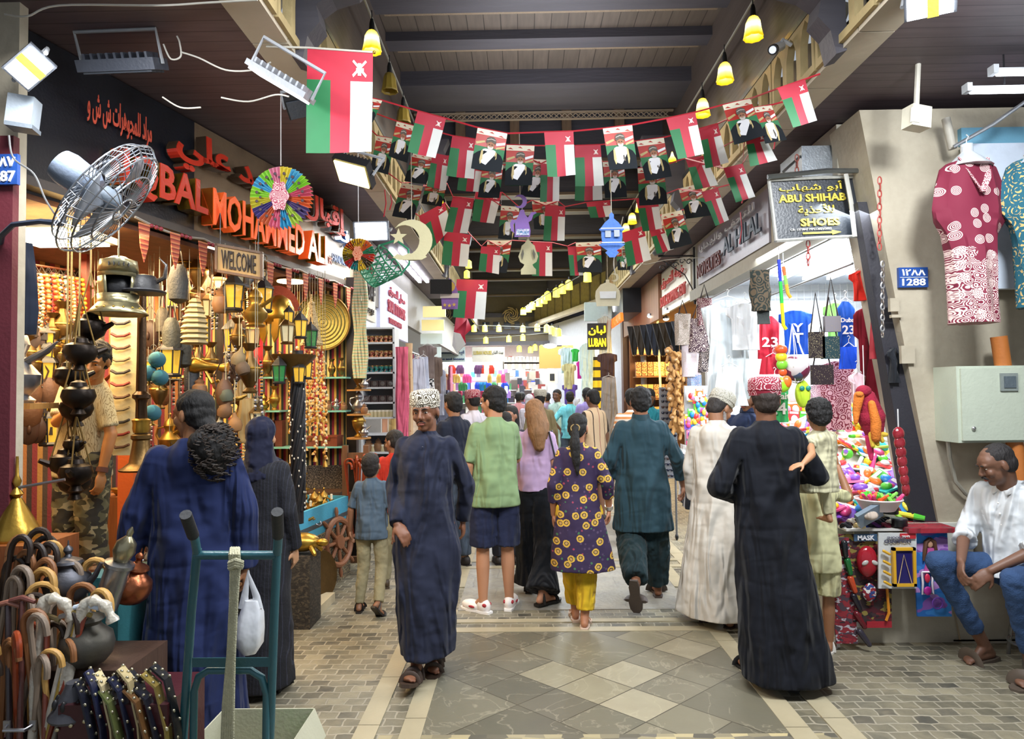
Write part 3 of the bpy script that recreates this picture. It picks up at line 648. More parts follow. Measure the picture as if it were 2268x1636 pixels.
# ---- fabrics with a pattern of their own
def stripes(name,base,lines,axis=0):
    """lines: (centre, half width, colour) along one axis of the garment"""
    t=NT(name); x=t.xyz(t.co())[axis]; c=c4(base)
    for p0,hw,cc in lines: c=t.mix(t.math('LESS_THAN',t.math('ABSOLUTE',t.math('SUBTRACT',x,p0)),hw),c,c4(cc))
    t.set(Base_Color=c,Roughness=.85); t.bump(t.noise(t.co(),40),.2); return t.m
def rep_stripes(name,cs,period,axis=0,rz=0,kind='Object'):
    t=NT(name); x=t.xyz(t.co(kind,rot=(0,0,rz)))[axis]; f=t.math('FRACT',t.math('DIVIDE',x,period)); n=len(cs)
    t.set(Base_Color=t.ramp(f,[(i/n,c) for i,c in enumerate(cs)],'CONSTANT'),Roughness=.85); t.bump(t.noise(t.co(),60),.3); return t.m
def camo(name,cs,sc=9,stretch=(1,1,1.8)):
    t=NT(name); c=c4(cs[0]); v=t.co(scale=stretch)
    for i,h in enumerate(cs[1:]):
        q=t.n('VectorMath',operation='ADD',i_0=v,i_1=(7.3*i+3,2.1*i,5.7*i)).outputs[0]
        n=t.n('TexNoise',i_Vector=q,i_Scale=float(sc),i_Detail=1.5).outputs[0]; c=t.mix(t.math('GREATER_THAN',n,.55),c,c4(h))
    t.set(Base_Color=c,Roughness=.8); return t.m
def flowers():
    t=NT('sunflower_print'); x_=t.xyz(t.co()); v=t.n('CombineXYZ',i_0=x_[0],i_1=x_[2]).outputs[0]; vo=t.n('TexVoronoi',voronoi_dimensions='2D',i_Vector=v,i_Scale=9.0,i_Randomness=.75); d=vo.outputs[0]
    nz=t.noise(v,60,2); dd=t.math('ADD',d,t.math('MULTIPLY',t.math('SUBTRACT',nz,.5),.12))
    small=t.n('TexVoronoi',i_Vector=v,i_Scale=30.0); sm=t.math('LESS_THAN',small.outputs[0],.28)
    c=t.mix(sm,c4('#2c1c3f'),t.ramp(t.xyz(small.outputs[1])[0],[(0,'#4b3a58'),(.35,'#8d3650'),(.55,'#3c6a48'),(.75,'#2c1c3f')],'CONSTANT'))
    c=t.mix(t.math('LESS_THAN',dd,.26),c,c4('#c9a23e')); c=t.mix(t.math('LESS_THAN',dd,.15),c,c4('#3a2616')); c=t.mix(t.math('LESS_THAN',dd,.10),c,c4('#b3905a'))
    t.set(Base_Color=c,Roughness=.8); return t.m
def leafprint():
    t=NT('leaf_print'); v=t.co(scale=(3,3,1)); n=t.n('TexWave',i_Vector=v,i_Scale=12.0,i_Distortion=14.0,i_Detail=3.0).outputs[1]
    t.set(Base_Color=t.mix(t.math('GREATER_THAN',n,.78),c4('#b9ac86'),c4('#8b7a55')),Roughness=.85); return t.m
NAVY=cloth('#222638'); NAVY2=cloth('#1d2850'); BLACKR=cloth('#0d1019'); DENIM=mat('#2b456b',rough=.9,ns=7,amt=.3,bump=.4,bs=120)
KHAKI=mat('#8e8566',rough=.9,ns=9,amt=.3,bump=.3,bs=30); WHITEC=cloth('#c6c0b5'); TEAL=cloth('#27404a')
# young man walking towards the camera
def px_ground(px,py): p=atf(px,py); return p.x,p.y
person('young man in a plain navy robe and white embroidered cap walking towards the viewer',-.59,4.17,1.70,176,'#7a4f38',
 J=dict(anL=(-.03,-.10,.10),anR=(.04,.14,.10),ftR=(.05,1,.25),ftL=(-.05,.95,-.10),knL=(-.06,-.0,.5),knR=(.06,.07,.5),
  elR=(.215,-.05,1.13),wrR=(.15,.15,.93),haR=(-.6,.45,-.65),pnR=(-.3,-.3,-.9),elL=(-.235,-.10,1.13),wrL=(-.20,-.14,.90),haL=(0,-.1,-1)),
 head=(-8,-6,3),wear=[('robe',NAVY,dict(hem=.15,hw=(.155,.22),shift=(.0,.02),wz=.04,fold=.06,nf=4,ph=2,buttons=1,wr=.022))],hair='scalp',cap=KUM_W,stache=.6,shoe=('sport','#3b2c22'))
# shopkeeper in the brass shop
person('curly haired shopkeeper in a pale leaf print shirt and camouflage trousers',-2.78,4.26,1.66,165,'#a8713f',z0=.42,wf=.95,
 J=dict(elL=(-.26,.10,1.17),wrL=(-.12,.14,.97),elR=(.27,.17,1.24),wrR=(.06,.30,1.36),haR=(-.7,.5,.3),pnR=(-.2,-.2,-1),neck=(-.02,.03,1.44),head=(-.05,.06,1.565),elL_=0) if 0 else dict(neck=(-.11,.04,1.42),head=(-.19,.09,1.54),shL=(-.19,.02,1.35),shR=(.11,.02,1.375),elL=(-.26,.02,1.08),wrL=(-.25,.08,.84),elR=(.04,.15,1.16),wrR=(-.20,.25,1.24),haR=(-.7,.5,.2),pnR=(-.2,-.2,-1)),
 head=(28,-20,-10),wear=[('shirt',leafprint(),dict(sleeve=.42,hem=.80,wd=1.02)),('trousers',camo('camouflage_cloth',['#5a563c','#8f8563','#37331f','#2b2820'],9),dict(bag=.02)),('watch',mat('#5a3226'),dict(s='L'))],hair='curly',shoe=('shoe','#1c1a19'))
# man in the navy robe with the curly ponytail
person('broad man in a long royal navy robe with slick hair tied in a curly mane',-1.63,3.34,1.72,8,'#9a6a48',wf=1.12,
 J=dict(elL=(-.225,-.02,1.12),wrL=(-.27,.0,.84),elR=(.215,.0,1.12),wrR=(.215,.02,.84),haR=(0,.1,-1),haL=(.1,.1,-1),curl=.9),head=(60,-3,0),
 wear=[('robe',NAVY2,dict(hem=.05,hw=(.25,.22),fold=.035,nf=4,wz=.0,sr=(.066,.068,.062)))],hair='curlytail',shoe=('strap','#1d1715'))
# woman in black beside him
person('woman in a black headscarf and pinstriped black gown beside the navy robed man',-1.53,3.95,1.56,-6,'#b98a66',
 wear=[('hijab',cloth('#1e2136')),('robe',rep_stripes('pinstripe_black',['#14151d']*7+['#2a2c3a'],.02),dict(hem=.05,hw=(.20,.2)))],hair=None,shoe=('strap','#14110f'),face=False)
# two boys
person('small boy seen from behind in a slate blue tee shirt and khaki trousers',-1.20,5.38,1.20,0,'#8d6247',hs=1.22,wf=1.02,
 J=dict(anL=(-.13,-.06,.09),anR=(.12,-.24,.15),knR=(.11,.0,.5),ftR=(.25,.7,-.7),ftL=(-.1,1,0),elL=(-.225,-.02,1.12),wrL=(-.245,.03,.88),elR=(.225,-.02,1.12),wrR=(.25,.04,.86),head=(0,.0,1.60)),head=(-5,14,-3),
 wear=[('shirt',cloth('#50606f'),dict(sleeve=.45,hem=.80)),('trousers',KHAKI,dict(wr=.02))],hair='short',hairc='#1b1512',shoe=('strap','#201b19'))
person('boy in a red long-sleeved shirt and khaki trousers walking beside the brass cart',-1.13,6.0,1.36,20,'#8d6247',hs=1.12,
 J=dict(anR=(.13,-.34,.28),knR=(.11,.03,.50),ftR=(.1,.3,-.95),anL=(-.1,.05,.085)),head=(35,-8,0),
 wear=[('shirt',cloth('#b8301f'),dict(sleeve=.95,hem=.84)),('trousers',KHAKI,dict(wr=.02))],hair='short',hairc='#1b1512',shoe=('shoe','#4b3d2c'))
# couple: green shirt, lilac top
person('young man with glasses in a pale green tee shirt, navy shorts and white trainers',-.22,5.33,1.74,12,'#b58262',wf=1.0,
 J=dict(anL=(-.10,.0,.085),anR=(.11,.04,.085),ftL=(-.65,.75,0),ftR=(.35,.9,0),elL=(-.20,-.02,1.12),wrL=(-.215,.04,.87),elR=(.19,.10,1.14),wrR=(.10,.30,1.15),haR=(-.5,.6,.2)),head=(42,-2,0),
 wear=[('shirt',cloth('#80976c'),dict(sleeve=.47,hem=.80,wd=1.04)),('shorts',cloth('#20263f'),dict(len=.98))],hair='thick',shoe=('shoe',('#e6dfda','#f0ece8')),glasses=1)
person('woman with long light brown hair in a lilac top and wide black trousers',.10,5.75,1.62,-14,'#b98568',
 J=dict(anR=(.12,-.30,.10),knR=(.11,-.06,.5),anL=(-.07,.06,.085),ftR=(.5,.8,0),elL=(-.20,.06,1.13),wrL=(-.12,.28,1.12),haL=(.3,.8,.1)),head=(20,-14,0),
 wear=[('shirt',cloth('#b79bbd'),dict(sleeve=.36,hem=.92)),('trousers',cloth('#101319'),dict(bag=.035,cuff=.15,end=.95)),('bag',mat('#14131a',rough=.4),dict(at=(.24,-.03,1.0)))],hair='long',hairc='#7d5836',shoe=('strap','#17120f'))
# woman in sunflower dress
DR=flowers()
person('woman with a dark ponytail in a purple sunflower print tunic and yellow leggings',.41,5.02,1.53,-3,'#a87355',wf=.92,
 J=dict(anL=(-.04,.10,.09),anR=(.03,-.08,.085),ftR=(.1,1,0),knL=(-.07,.08,.5),knR=(.06,.0,.48),elL=(-.225,-.04,1.13),wrL=(-.225,.05,.88),elR=(.25,-.04,1.15),wrR=(.27,.06,.92),curl=.7),
 head=(-12,-6,0),wear=[('tunic',DR,dict(hem=.46,hw=(.265,.17),shift=(.02,-.03),sleeve=.78,sr=(.056,.054,.046),fold=.035)),('trousers',cloth('#c9a522'),dict(bag=.018,end=.86,wr=.02)),('watch',mat('#d0cdc8',rough=.3,metal=.8),dict(s='R'))],hair='ponytail',shoe=('thong','#cbb3a0'))
# man in dark teal
person('man with a tall quiff in a dark teal long shirt and loose matching trousers',.98,5.62,1.72,-4,'#8d5f45',wf=1.12,
 J=dict(anL=(-.10,-.42,.25),knL=(-.10,-.02,.50),ftL=(.1,.35,-.94),anR=(.12,.08,.085),elL=(-.235,-.04,1.13),wrL=(-.21,.12,.93),elR=(.25,-.02,1.14),wrR=(.31,.12,.90),haR=(.1,.4,-.9)),head=(6,-3,0),
 wear=[('tunic',TEAL,dict(hem=.56,hw=(.25,.18),sleeve=.86,sr=(.062,.060,.054),fold=.03,collar=cloth('#22383f'))),('trousers',cloth('#1d2f33'),dict(bag=.045,end=.95,cuff=.09,wr=.03))],hair='thick',shoe=('slide','#4b3f38'))
# group at the toy stall
person('older man in a white robe and grey embroidered cap looking down at the toy stall',1.42,5.02,1.70,-38,'#95694c',
 J=dict(neck=(0,.04,1.44),head=(0,.09,1.56),elR=(.26,.02,1.13),wrR=(.27,.12,.88),haR=(0,.1,-1),curl=1.0,anL=(-.1,.0,.085)),head=(-22,-30,0),
 wear=[('robe',WHITEC,dict(hem=.08,hw=(.28,.24),shift=(-.02,-.02),fold=.025,nf=4))],hair='scalp',hairc='#2b2624',cap=KUM_G,beard='#8f8a86',stache=.8,shoe=('strap','#33241d'))
person('man with curly hair in a dark blue shirt standing behind the white robed man',1.98,5.95,1.75,150,'#7f573e',wear=[('shirt',cloth('#26314f'),dict(sleeve=.9,collar=cloth('#222c48'))),('trousers',cloth('#1d1f26'))],hair='curly',head=(-20,-12,0),stache=.7)
person('man in a long black robe and crimson patterned cap carrying a child',1.43,4.00,1.75,-3,'#7d543d',wf=1.06,
 J=dict(elL=(-.27,-.05,1.11),wrL=(-.12,.22,1.02),haL=(.6,.6,.1),pnL=(.3,-.3,1),elR=(.28,.05,1.15),wrR=(.12,.27,1.12),haR=(-.6,.6,.1),pnR=(0,-.2,1),anL=(-.09,.10,.085),anR=(.10,-.05,.085),ftR=(.35,.95,0)),head=(-3,-2,0),
 wear=[('robe',BLACKR,dict(hem=.06,hw=(.24,.22),shift=(.06,-.03),fold=.03,nf=3,ph=2.4,sr=(.062,.066,.056)))],hair='scalp',hairc='#2a201a',cap=KUM_R,shoe=('strap','#15110f'))
person('small child in a cream top held on the shoulder of the black robed man',1.77,4.07,1.0,10,'#b07f5c',z0=.60,hs=1.38,wf=.95,
 J=dict(head=(-.02,-.02,1.60),neck=(0,0,1.42),shL=(-.15,-.04,1.36),elL=(-.30,-.30,1.24),wrL=(-.46,-.40,1.17),haL=(-1,-.0,-.25),pnL=(0,.3,-1),elR=(.24,.15,1.15),wrR=(.12,.30,1.1),curl=.25,knL=(-.2,.28,.86),anL=(-.22,.22,.55),knR=(.2,.28,.86),anR=(.22,.22,.55)),head=(-12,-8,0),
 wear=[('shirt',cloth('#c2bd9c'),dict(sleeveL=.2,sleeveR=.45)),('trousers',cloth('#bdb793'),{})],hair='thick',shoe=None,face=False)
person('boy in pale yellow shirt and shorts holding up a toy sword',1.89,4.44,1.26,-8,'#9a6c4d',hs=1.15,
 J=dict(elR=(.30,.06,1.34),wrR=(.26,.22,1.60),haR=(-.1,.2,1),pnR=(-1,.2,.1),curl=1.2,anR=(.10,.05,.085),anL=(-.08,.1,.085),ftR=(.4,.9,0)),head=(-15,0,0),
 wear=[('shirt',cloth('#d6d3a4'),dict(sleeve=.46,hem=.72,wd=1.08)),('shorts',cloth('#c9c496'),dict(len=.95))],hair='short',shoe=('strap','#dcd8cf'))
# seated man
person('seated man with a moustache in a white rolled-sleeve shirt and blue jeans',3.05,4.22,1.72,112,'#6f4d3b',z0=.0,
 J=dict(hpL=(-.10,0,.56),hpR=(.10,0,.56),knL=(-.20,.40,.60),knR=(.20,.46,.62),anL=(-.17,.22,.085),anR=(.15,.14,.085),ftL=(-.15,1,-.02),ftR=(.15,1,-.12),
  neck=(0,.115,1.09),head=(0,.20,1.215),shL=(-.18,.08,1.04),shR=(.18,.08,1.04),elL=(-.225,.16,.78),elR=(.23,.18,.78),wrL=(-.075,.40,.63),wrR=(.085,.42,.65),haL=(.35,.5,-.55),haR=(-.35,.55,-.6),pnL=(.6,-.2,-.6),pnR=(-.6,-.2,-.6),curl=.45),
 head=(-30,-22,0),wear=[],hair='receding',hairc='#221e1e',stache=1.25,shoe=('slide','#54493f'))
SEAT=[o for o in bpy.data.objects if o.get('label','').startswith('seated man')][0]
def seat_clothes(T):
    M=T.matrix_basis; mb=MB(M=M)
    ks=[(1.115,0,.09,.066,.064),(1.09,0,.09,.09,.075),(1.06,0,.085,.15,.092),(1.02,0,.08,.172,.104),(.92,0,.07,.185,.122),(.78,0,.045,.182,.132),(.66,0,.03,.188,.148),(.54,0,.04,.195,.165)]
    mb.rings(smooth_rings(ks,28,lambda th,z:.02*math.sin(6*th+14*z)+.012*math.sin(11*th-20*z)))
    for sg in (-1,1):
        a=V((sg*.17,.08,1.03)); b=V((sg*.225,.17,.78)); c=V((sg*.18,.25,.735)); mb.cap(a,b,.066,.062,14); mb.tube([b,c],[.062,.056],14); mb.tube([lerp(b,c,.75),c],[.07,.07],14)
    G=remesh(mb.build('shirt',cloth('#d2d6d9'),T),.0095,3,.018,.08)
    cm=MB(M=M)
    for sg in (-1,1): cm.add([V(p) for p in ((0,.165,1.075),(sg*.045,.14,1.115),(sg*.078,.085,1.125),(sg*.085,.14,1.075),(sg*.04,.19,1.035))],[(0,1,2,3,4)])
    cm.build('collar',cloth('#dadddf'),G,solid=.006)
    cm=MB(M=M)
    for i in range(6): cm.ell((.0,.205-.012*i,.99-.065*i),(.006,.005,.006),nu=8,nv=4)
    cm.build('buttons',mat('#e8e6e0'),G)
    mb=MB(M=M); mb.ell((0,.02,.56),(.17,.15,.12),nu=20,nv=12)
    for sg,kn,an in ((-1,V((-.20,.40,.60)),V((-.17,.22,.085))),(1,V((.20,.46,.62)),V((.15,.14,.085)))):
        mb.cap(V((sg*.10,.02,.56)),kn,.095,.072,16); e=lerp(kn,an,.80); mb.cap(kn,lerp(kn,e,.4),.070,.062,14); mb.tube([kn,lerp(kn,e,.4),e],[.070,.062,.050],16)
    remesh(mb.build('jeans',DENIM,T),.0095,3,.02,.06)
seat_clothes(SEAT)
mb=MB(); c=V((3.16,4.27,0)); mb.lathe([(.16,.40),(.17,.42),(.17,.44),(.16,.455),(.01,.455)],c,20); 
t_=thing('stool','low round stool with metal legs under the seated man','stool',tuple(c)); mb.build('seat',mat('#6a665f',rough=.5),t_)
for a in range(4): q=a*P/2+.5; MB().tube([c+V((math.cos(q)*.12,math.sin(q)*.12,.41)),c+V((math.cos(q)*.17,math.sin(q)*.17,0))],.012,8).build('leg',metal('#8c8c8c'),t_)
MB().tube([c+V((math.cos(a*P/12)*.155,math.sin(a*P/12)*.155,.12)) for a in range(25)],.008,6).build('foot_ring',metal('#a9a9a9'),t_)
# people further down the street
far=[('man in a white shirt and checked wrap beside the pink scarf stall',922,880,1.68,8.6,-150,'#7d5640',[('shirt','#c9b7a0',.9)],'short',None),
('youth in a dark navy tee shirt just behind the capped young man',1005,872,1.70,6.7,40,'#9a6d50',[('shirt','#1c2130',.45)],'thick',None),
('man in a white robe and pink patterned cap beyond the green shirted man',1048,872,1.72,8.2,40,'#8d6347',[('robe','#c8c2cb',1)],'scalp','R'),
('dark haired woman looking out between the couple',1130,880,1.55,7.2,160,'#9a6a50',[('robe','#2b2a38',1)],'long',None),
('person in a black top with short hair close behind the couple',1118,895,1.5,6.8,10,'#9a6a50',[('shirt','#2a2526',.9)],'short',None),
('man in a striped olive robe and round cap walking away',1196,866,1.72,9.6,-6,'#8f6a4c',[('robe','#7f7455',1)],'scalp','G'),
('man in a pale mint robe standing beside the shop on the street corner',1234,862,1.74,13.2,150,'#6b4b3a',[('robe','#a9c4b8',1)],'short',None),
('man in a turquoise tee shirt and grey jeans with a hand on his hip',1262,866,1.70,12.6,0,'#8d6347',[('shirt','#6fc2cb',.45)],'short',None),
('man in a cream shirt with black vertical stripes and black shorts',1314,862,1.72,8.9,35,'#7a5540',[('shirt','S',.45)],'short',None),
('man in a lilac shirt behind the striped shirted man',1300,853,1.76,11.8,10,'#5d4232',[('shirt','#8d7fb5',.9)],'short',None),
('bearded man in a turquoise shirt looking down by the sunglasses rack',1438,866,1.72,9.2,170,'#83583c',[('shirt','#2f8fa0',.45)],'short',None),
('man in an orange and white striped shirt half hidden behind the teal shirted man',1400,872,1.72,7.6,0,'#8d6347',[('shirt','O',.45)],'short',None),
('person in a pink shirt far along the street',1148,862,1.7,15.0,0,'#5d4232',[('shirt','#c2888d',.6)],'short',None),
('person in a pale grey patterned headscarf far along the street',1172,868,1.65,13.0,0,'#8d6347',[('robe','#b5aeb5',1)],None,None),
('person in a dark shirt far along the street beside the pink one',1156,862,1.7,16.5,0,'#5d4232',[('shirt','#6d6478',.6)],'short',None),
('person in a white top far beyond the green shirted man',1090,872,1.66,15.5,0,'#8d6347',[('shirt','#c9c9cf',.6)],'short',None),
('person with short black hair and a grey shirt beyond the white robed man',985,866,1.68,14.0,10,'#8d6347',[('shirt','#5c5f70',.6)],'short',None),
('person in a mauve robe near the corner shop',1212,866,1.68,15.8,0,'#8d6347',[('robe','#8b7c92',1)],'short',None)]
STR=stripes('striped_shirt','#c2a888',[(-.09,.006,'#2a201c'),(.09,.006,'#2a201c'),(0,.004,'#7a2f2a'),(-.19,.02,'#2a201c'),(.19,.02,'#2a201c')])
ORS=rep_stripes('orange_stripe_shirt',['#d8cfc4','#c9854e'],.05,2)
for lb,px,py,h,Y,hd,sk,wr,hr,cp in far:
    p=at(px,py,Y); k,c_,sl=wr[0]; m=STR if c_=='S' else ORS if c_=='O' else cloth(c_)
    wear=[(k,m,dict(sleeve=sl,hem=.07,hw=(.24,.2)) if k=='robe' else (k,m,dict(sleeve=sl)))] if 0 else [(k,m,dict(sleeve=sl,hem=.07,hw=(.24,.2)) if k=='robe' else dict(sleeve=sl))]
    if 'headscarf' in lb: wear.append(('hijab',cloth('#b9b3b8')))
    if k=='shirt': wear.append(('shorts' if 'shorts' in lb else 'trousers',cloth('#23242c' if 'black' in lb else '#4a5563'),dict(bag=.01)))
    JJ=dict(elL=(-.32,-.1,1.16),wrL=(-.18,.02,1.0)) if 'hip' in lb else None
    hdp=(-6,-26,0) if 'down' in lb else (0,-3,0)
    person(lb,p.x,Y,h,hd,sk,J=JJ,head=hdp,wear=wear,hair=hr,cap={'R':KUM_R,'G':KUM_G,None:None}[cp],vox=.014,face=abs(hd)>90,shoe=('shoe','#2a2320'),beard='#1b1512' if 'bearded' in lb else None,wf=1.0)
# ================================================================ prototypes of small goods
BRASS=metal('#98793a',rough=.38); OBR=metal('#6b5330',rough=.4); COPPER=metal('#96583a'); SILV=metal('#8f9096',rough=.35); DARKM=metal('#2c2622',rough=.4); IRON=mat('#1b1b1e',rough=.45)
WOODR=wood('#6b3422'); WOODT=wood('#a5773f'); WOODD=wood('#3a2419'); LEATH=mat('#5a3b24',rough=.6,amt=.3,bump=.3); GOLDP=metal('#b08c3c',rough=.34)
PR={}
HID=V((0,0,0))
def proto(key,name,label,cat,fn):
    T=thing(name,label,cat); fn(T); PR[key]=[T,label,0]; KC[T.name]=[(c,kids(c)) for c in kids(T)]; return T
def put(key,loc,where=None,rz=0,sc=1,rot=None,group=None,label=None,wire=0):
    T,lb,n=PR[key]; lab=label or lb+' '+where
    if n==0:
        T.location=loc; T['label']=lab
        T.rotation_euler=rot if rot is not None else (0,0,rz); T.scale=(sc,)*3 if not isinstance(sc,tuple) else sc
        if group: T['group']=group
        o=T
    else:
        o=dup(T,loc,rz if rot is None else None,label=lab,scale=sc,rot=rot)
        if group: o['group']=group
        elif 'group' in o: del o['group']
    PR[key][2]+=1
    if wire:
        o.matrix_basis=Matrix.LocRotScale(V(o.location),o.rotation_euler,V(o.scale)); MB().tube([V(loc)+V((0,0,.2 if key in('lant','lantb','lantg') else .09)),V((loc[0],loc[1],wire))],.0025,4).build('hanging_string',mat('#8f8a78'),o)
    return o
def row(key,pts,where,group,rz=None,sc=1,jit=0):
    for i,p in enumerate(pts):
        put(key,p,f'{od(i)} {where}',rz=R.uniform(0,6.28) if rz is None else rz,sc=sc*(1+R.uniform(-jit,jit)),group=group)
def lath(m,prof,name='body',c=(0,0,0),n=14,**k):
    return lambda T:MB().lathe(prof,c,n,**k).build(name,m,T)
def f_dallah(m):
    def f(T):
        MB().lathe([(.045,0),(.05,.008),(.036,.02),(.06,.05),(.062,.075),(.03,.115),(.026,.13),(.036,.155)],n=14).build('body',m,T)
        MB().lathe([(.037,.155),(.030,.18),(.008,.20),(.006,.215),(.010,.225),(.002,.235)],n=12).build('lid',m,T)
        MB().tube([(.03,0,.11),(.075,0,.14),(.10,0,.165),(.085,0,.15)],[.018,.016,.004,.004],8,flat=.6).build('spout',m,T)
        MB().tube([(-.03,0,.15),(-.075,0,.14),(-.085,0,.10),(-.055,0,.055)],.006,6).build('handle',m,T)
    return f
proto('dallah','coffee_pot','brass coffee pot with curved spout,','pot',f_dallah(BRASS))
proto('dallahs','coffee_pot','tarnished silver coffee pot,','pot',f_dallah(SILV))
proto('dallahc','coffee_pot','reddish copper coffee pot,','pot',f_dallah(COPPER))
def f_lamp(T):
    MB().lathe([(.03,0),(.034,.006),(.014,.02),(.045,.04),(.055,.055),(.03,.07),(.012,.078)],n=14).build('body',BRASS,T); MB().tube([(.04,0,.05),(.08,0,.06),(.11,0,.075)],[.014,.012,.007],8).build('spout',BRASS,T); MB().tube([(-.045,0,.055),(-.075,0,.07),(-.07,0,.095),(-.05,0,.09)],.005,6).build('handle',BRASS,T); MB().ell((0,0,.085),(.010,.010,.012)).build('lid',BRASS,T)
proto('genie','oil_lamp','small brass oil lamp,','lamp',f_lamp)
def f_candle(T): MB().lathe([(.035,0),(.038,.008),(.012,.02),(.016,.04),(.008,.06),(.014,.085),(.008,.10),(.022,.115),(.022,.12),(.012,.122)],n=12).build('stem',BRASS,T); MB().lathe([(.010,.12),(.010,.165),(.001,.168)],n=8).build('candle',mat('#e6dcc0'),T)
proto('candle','candlestick','turned brass candlestick,','candlestick',f_candle)
def f_bowl(T): MB().lathe([(.025,0),(.03,.004),(.055,.03),(.062,.05),(.058,.05),(.045,.02),(.01,.012)],n=16).build('bowl',GOLDP,T); MB().lathe([(.0623,.043),(.0645,.047),(.0645,.051),(.0615,.053)],n=16).build('rim',BRASS,T)
proto('bowl','brass_bowl','round polished brass bowl,','bowl',f_bowl)
def f_plate(T): MB().lathe([(.01,.012),(.05,.012),(.085,.02),(.09,.028),(.085,.028),(.05,.02),(.01,.02)],n=20,cap=True).build('plate',mat('#b59a67',rough=.4,ns=30,amt=.5),T); MB().lathe([(.035,.021),(.038,.024),(.041,.021)],n=16).build('painted_ring',mat('#7d3c28'),T)
proto('plate','souvenir_plate','painted ceramic souvenir plate,','plate',f_plate)
def f_jar(T): MB().lathe([(.035,0),(.045,.01),(.055,.05),(.05,.085),(.03,.10),(.035,.115)],n=14).build('jar',mat('#7d5a3c',rough=.5,ns=20,amt=.4),T); MB().lathe([(.036,.115),(.03,.125),(.01,.135),(.012,.145),(.002,.15)],n=12).build('lid',mat('#5b3d26'),T)
proto('jar','clay_jar','small brown clay jar with a lid,','jar',f_jar)
def f_bell(T): MB().lathe([(.05,0),(.044,.01),(.030,.05),(.018,.08),(.006,.09)],n=12).build('bell',BRASS,T); MB().tube([(0,0,.09),(.0,0,.13),(0,0,.16)],[.006,.010,.005],8).build('handle',WOODD,T)
proto('bell','hand_bell','brass hand bell with a wooden grip,','bell',f_bell)
def f_box(T): MB().box((0,0,.035),(.14,.09,.07)).build('box',WOODR,T,smooth=False); MB().box((0,0,.078),(.145,.095,.016)).build('lid',WOODR,T,smooth=False); MB().box((0,-.048,.062),(.022,.005,.025)).build('clasp',BRASS,T,smooth=False)
proto('box','trinket_box','carved wooden trinket box,','box',f_box)
def f_vase(m):
    def f(T): MB().lathe([(.035,0),(.038,.01),(.018,.03),(.05,.09),(.055,.13),(.022,.19),(.018,.22),(.045,.26),(.042,.26),(.014,.22)],n=14).build('vase',m,T); MB().lathe([(.0555,.125),(.0585,.13),(.0555,.136)],n=14).build('band',GOLDP,T)
    return f
proto('vase','brass_vase','tall flared brass vase,','vase',f_vase(BRASS)); proto('vasec','copper_vase','dark bronze flared vase,','vase',f_vase(OBR))
def f_lantern(m,gl='#d8a93a',e=.6):
    def f(T):
        MB().lathe([(.05,0),(.055,.01),(.045,.02)],n=6).build('base',m,T,smooth=False)
        mb=MB()
        for i in range(6):
            a=i*P/3; mb.tube([(.043*math.cos(a),.043*math.sin(a),.02),(.055*math.cos(a),.055*math.sin(a),.14)],.004,5)
        mb.build('frame',m,T,smooth=False)
        MB().lathe([(.040,.02),(.051,.14)],n=6,cap=False).build('glass',mat(gl,rough=.2,emit=e,alpha=.7),T,smooth=False)
        MB().lathe([(.065,.14),(.06,.15),(.025,.19),(.012,.20),(.010,.215)],n=6).build('roof',m,T,smooth=False)
        MB().tube([(.018*math.cos(a*P/6),0,.232+.018*math.sin(a*P/6)) for a in range(13)],.003,5).build('ring',m,T)
    return f
proto('lant','hanging_lantern','black iron lantern with amber panes,','lantern',f_lantern(IRON)); proto('lantb','hanging_lantern','brass lantern with clouded panes,','lantern',f_lantern(OBR,'#cfc6a0',.2)); proto('lantg','hanging_lantern','black iron lantern with green glass,','lantern',f_lantern(IRON,'#2f7d45',.2))
def f_flask(T): MB().lathe([(.03,0),(.05,.03),(.06,.09),(.045,.15),(.018,.19),(.016,.23),(.024,.235)],n=14).build('flask',LEATH,T); MB().tube([(-.05,0,.1),(-.08,0,.2),(0,0,.36),(.08,0,.2),(.05,0,.1)],.005,5).build('strap',mat('#3a2618'),T)
proto('flask','leather_flask','round leather flask on a strap,','flask',f_flask)
def f_pouch(T): MB().ell((0,0,.07),(.055,.025,.07)).build('pouch',mat('#4a3a33',rough=.8,ns=30,amt=.5),T); MB().box((0,-.01,.10),(.09,.035,.05)).build('flap',mat('#2f2622'),T); MB().tube([(-.04,0,.12),(0,0,.30),(.04,0,.12)],.004,5).build('strap',mat('#22201f'),T)
proto('pouch','woven_pouch','dark woven pouch with a flap,','pouch',f_pouch)
def f_mask(T): MB().ell((0,0,.09),(.055,.03,.09)).build('face',WOODD,T); MB().ell((0,-.03,.08),(.010,.015,.025)).build('nose',WOODD,T); 
proto('mask','wooden_mask','carved dark wooden face mask,','mask',f_mask)
def f_beads(cs,r):
    def f(T):
        mb=MB(); n=int(.30/r/2)
        for i in range(n): mb.ell((.018*math.sin(i*.0),0,-.02-i*r*2),(r,r,r*.9),mi=i%len(cs),nu=8,nv=5)
        for i in range(n): mb.ell((.035+.012*math.sin(i*P/n),.01,-.02-i*r*2),(r,r,r*.9),mi=i%len(cs),nu=8,nv=5)
        mb.build('beads',[mat(c,rough=.35) for c in cs],T); MB().tube([(0,0,-.02),(.018,0,.02),(.035,.01,-.02)],.002,4).build('cord',mat('#2a2320'),T)
    return f
for k,nm,cs,r in (('bd1','orange amber',['#b5622e','#a5522a'],.012),('bd2','crimson coral',['#a32234'],.007),('bd3','black and silver',['#1d1d22','#9a9aa0'],.009),('bd4','cream shell',['#cdbf97','#b59f70'],.008),('bd5','yellow amber',['#cf9a2f'],.011)): proto(k,'bead_necklace',f'{nm} bead necklace,','necklace',f_beads(cs,r))
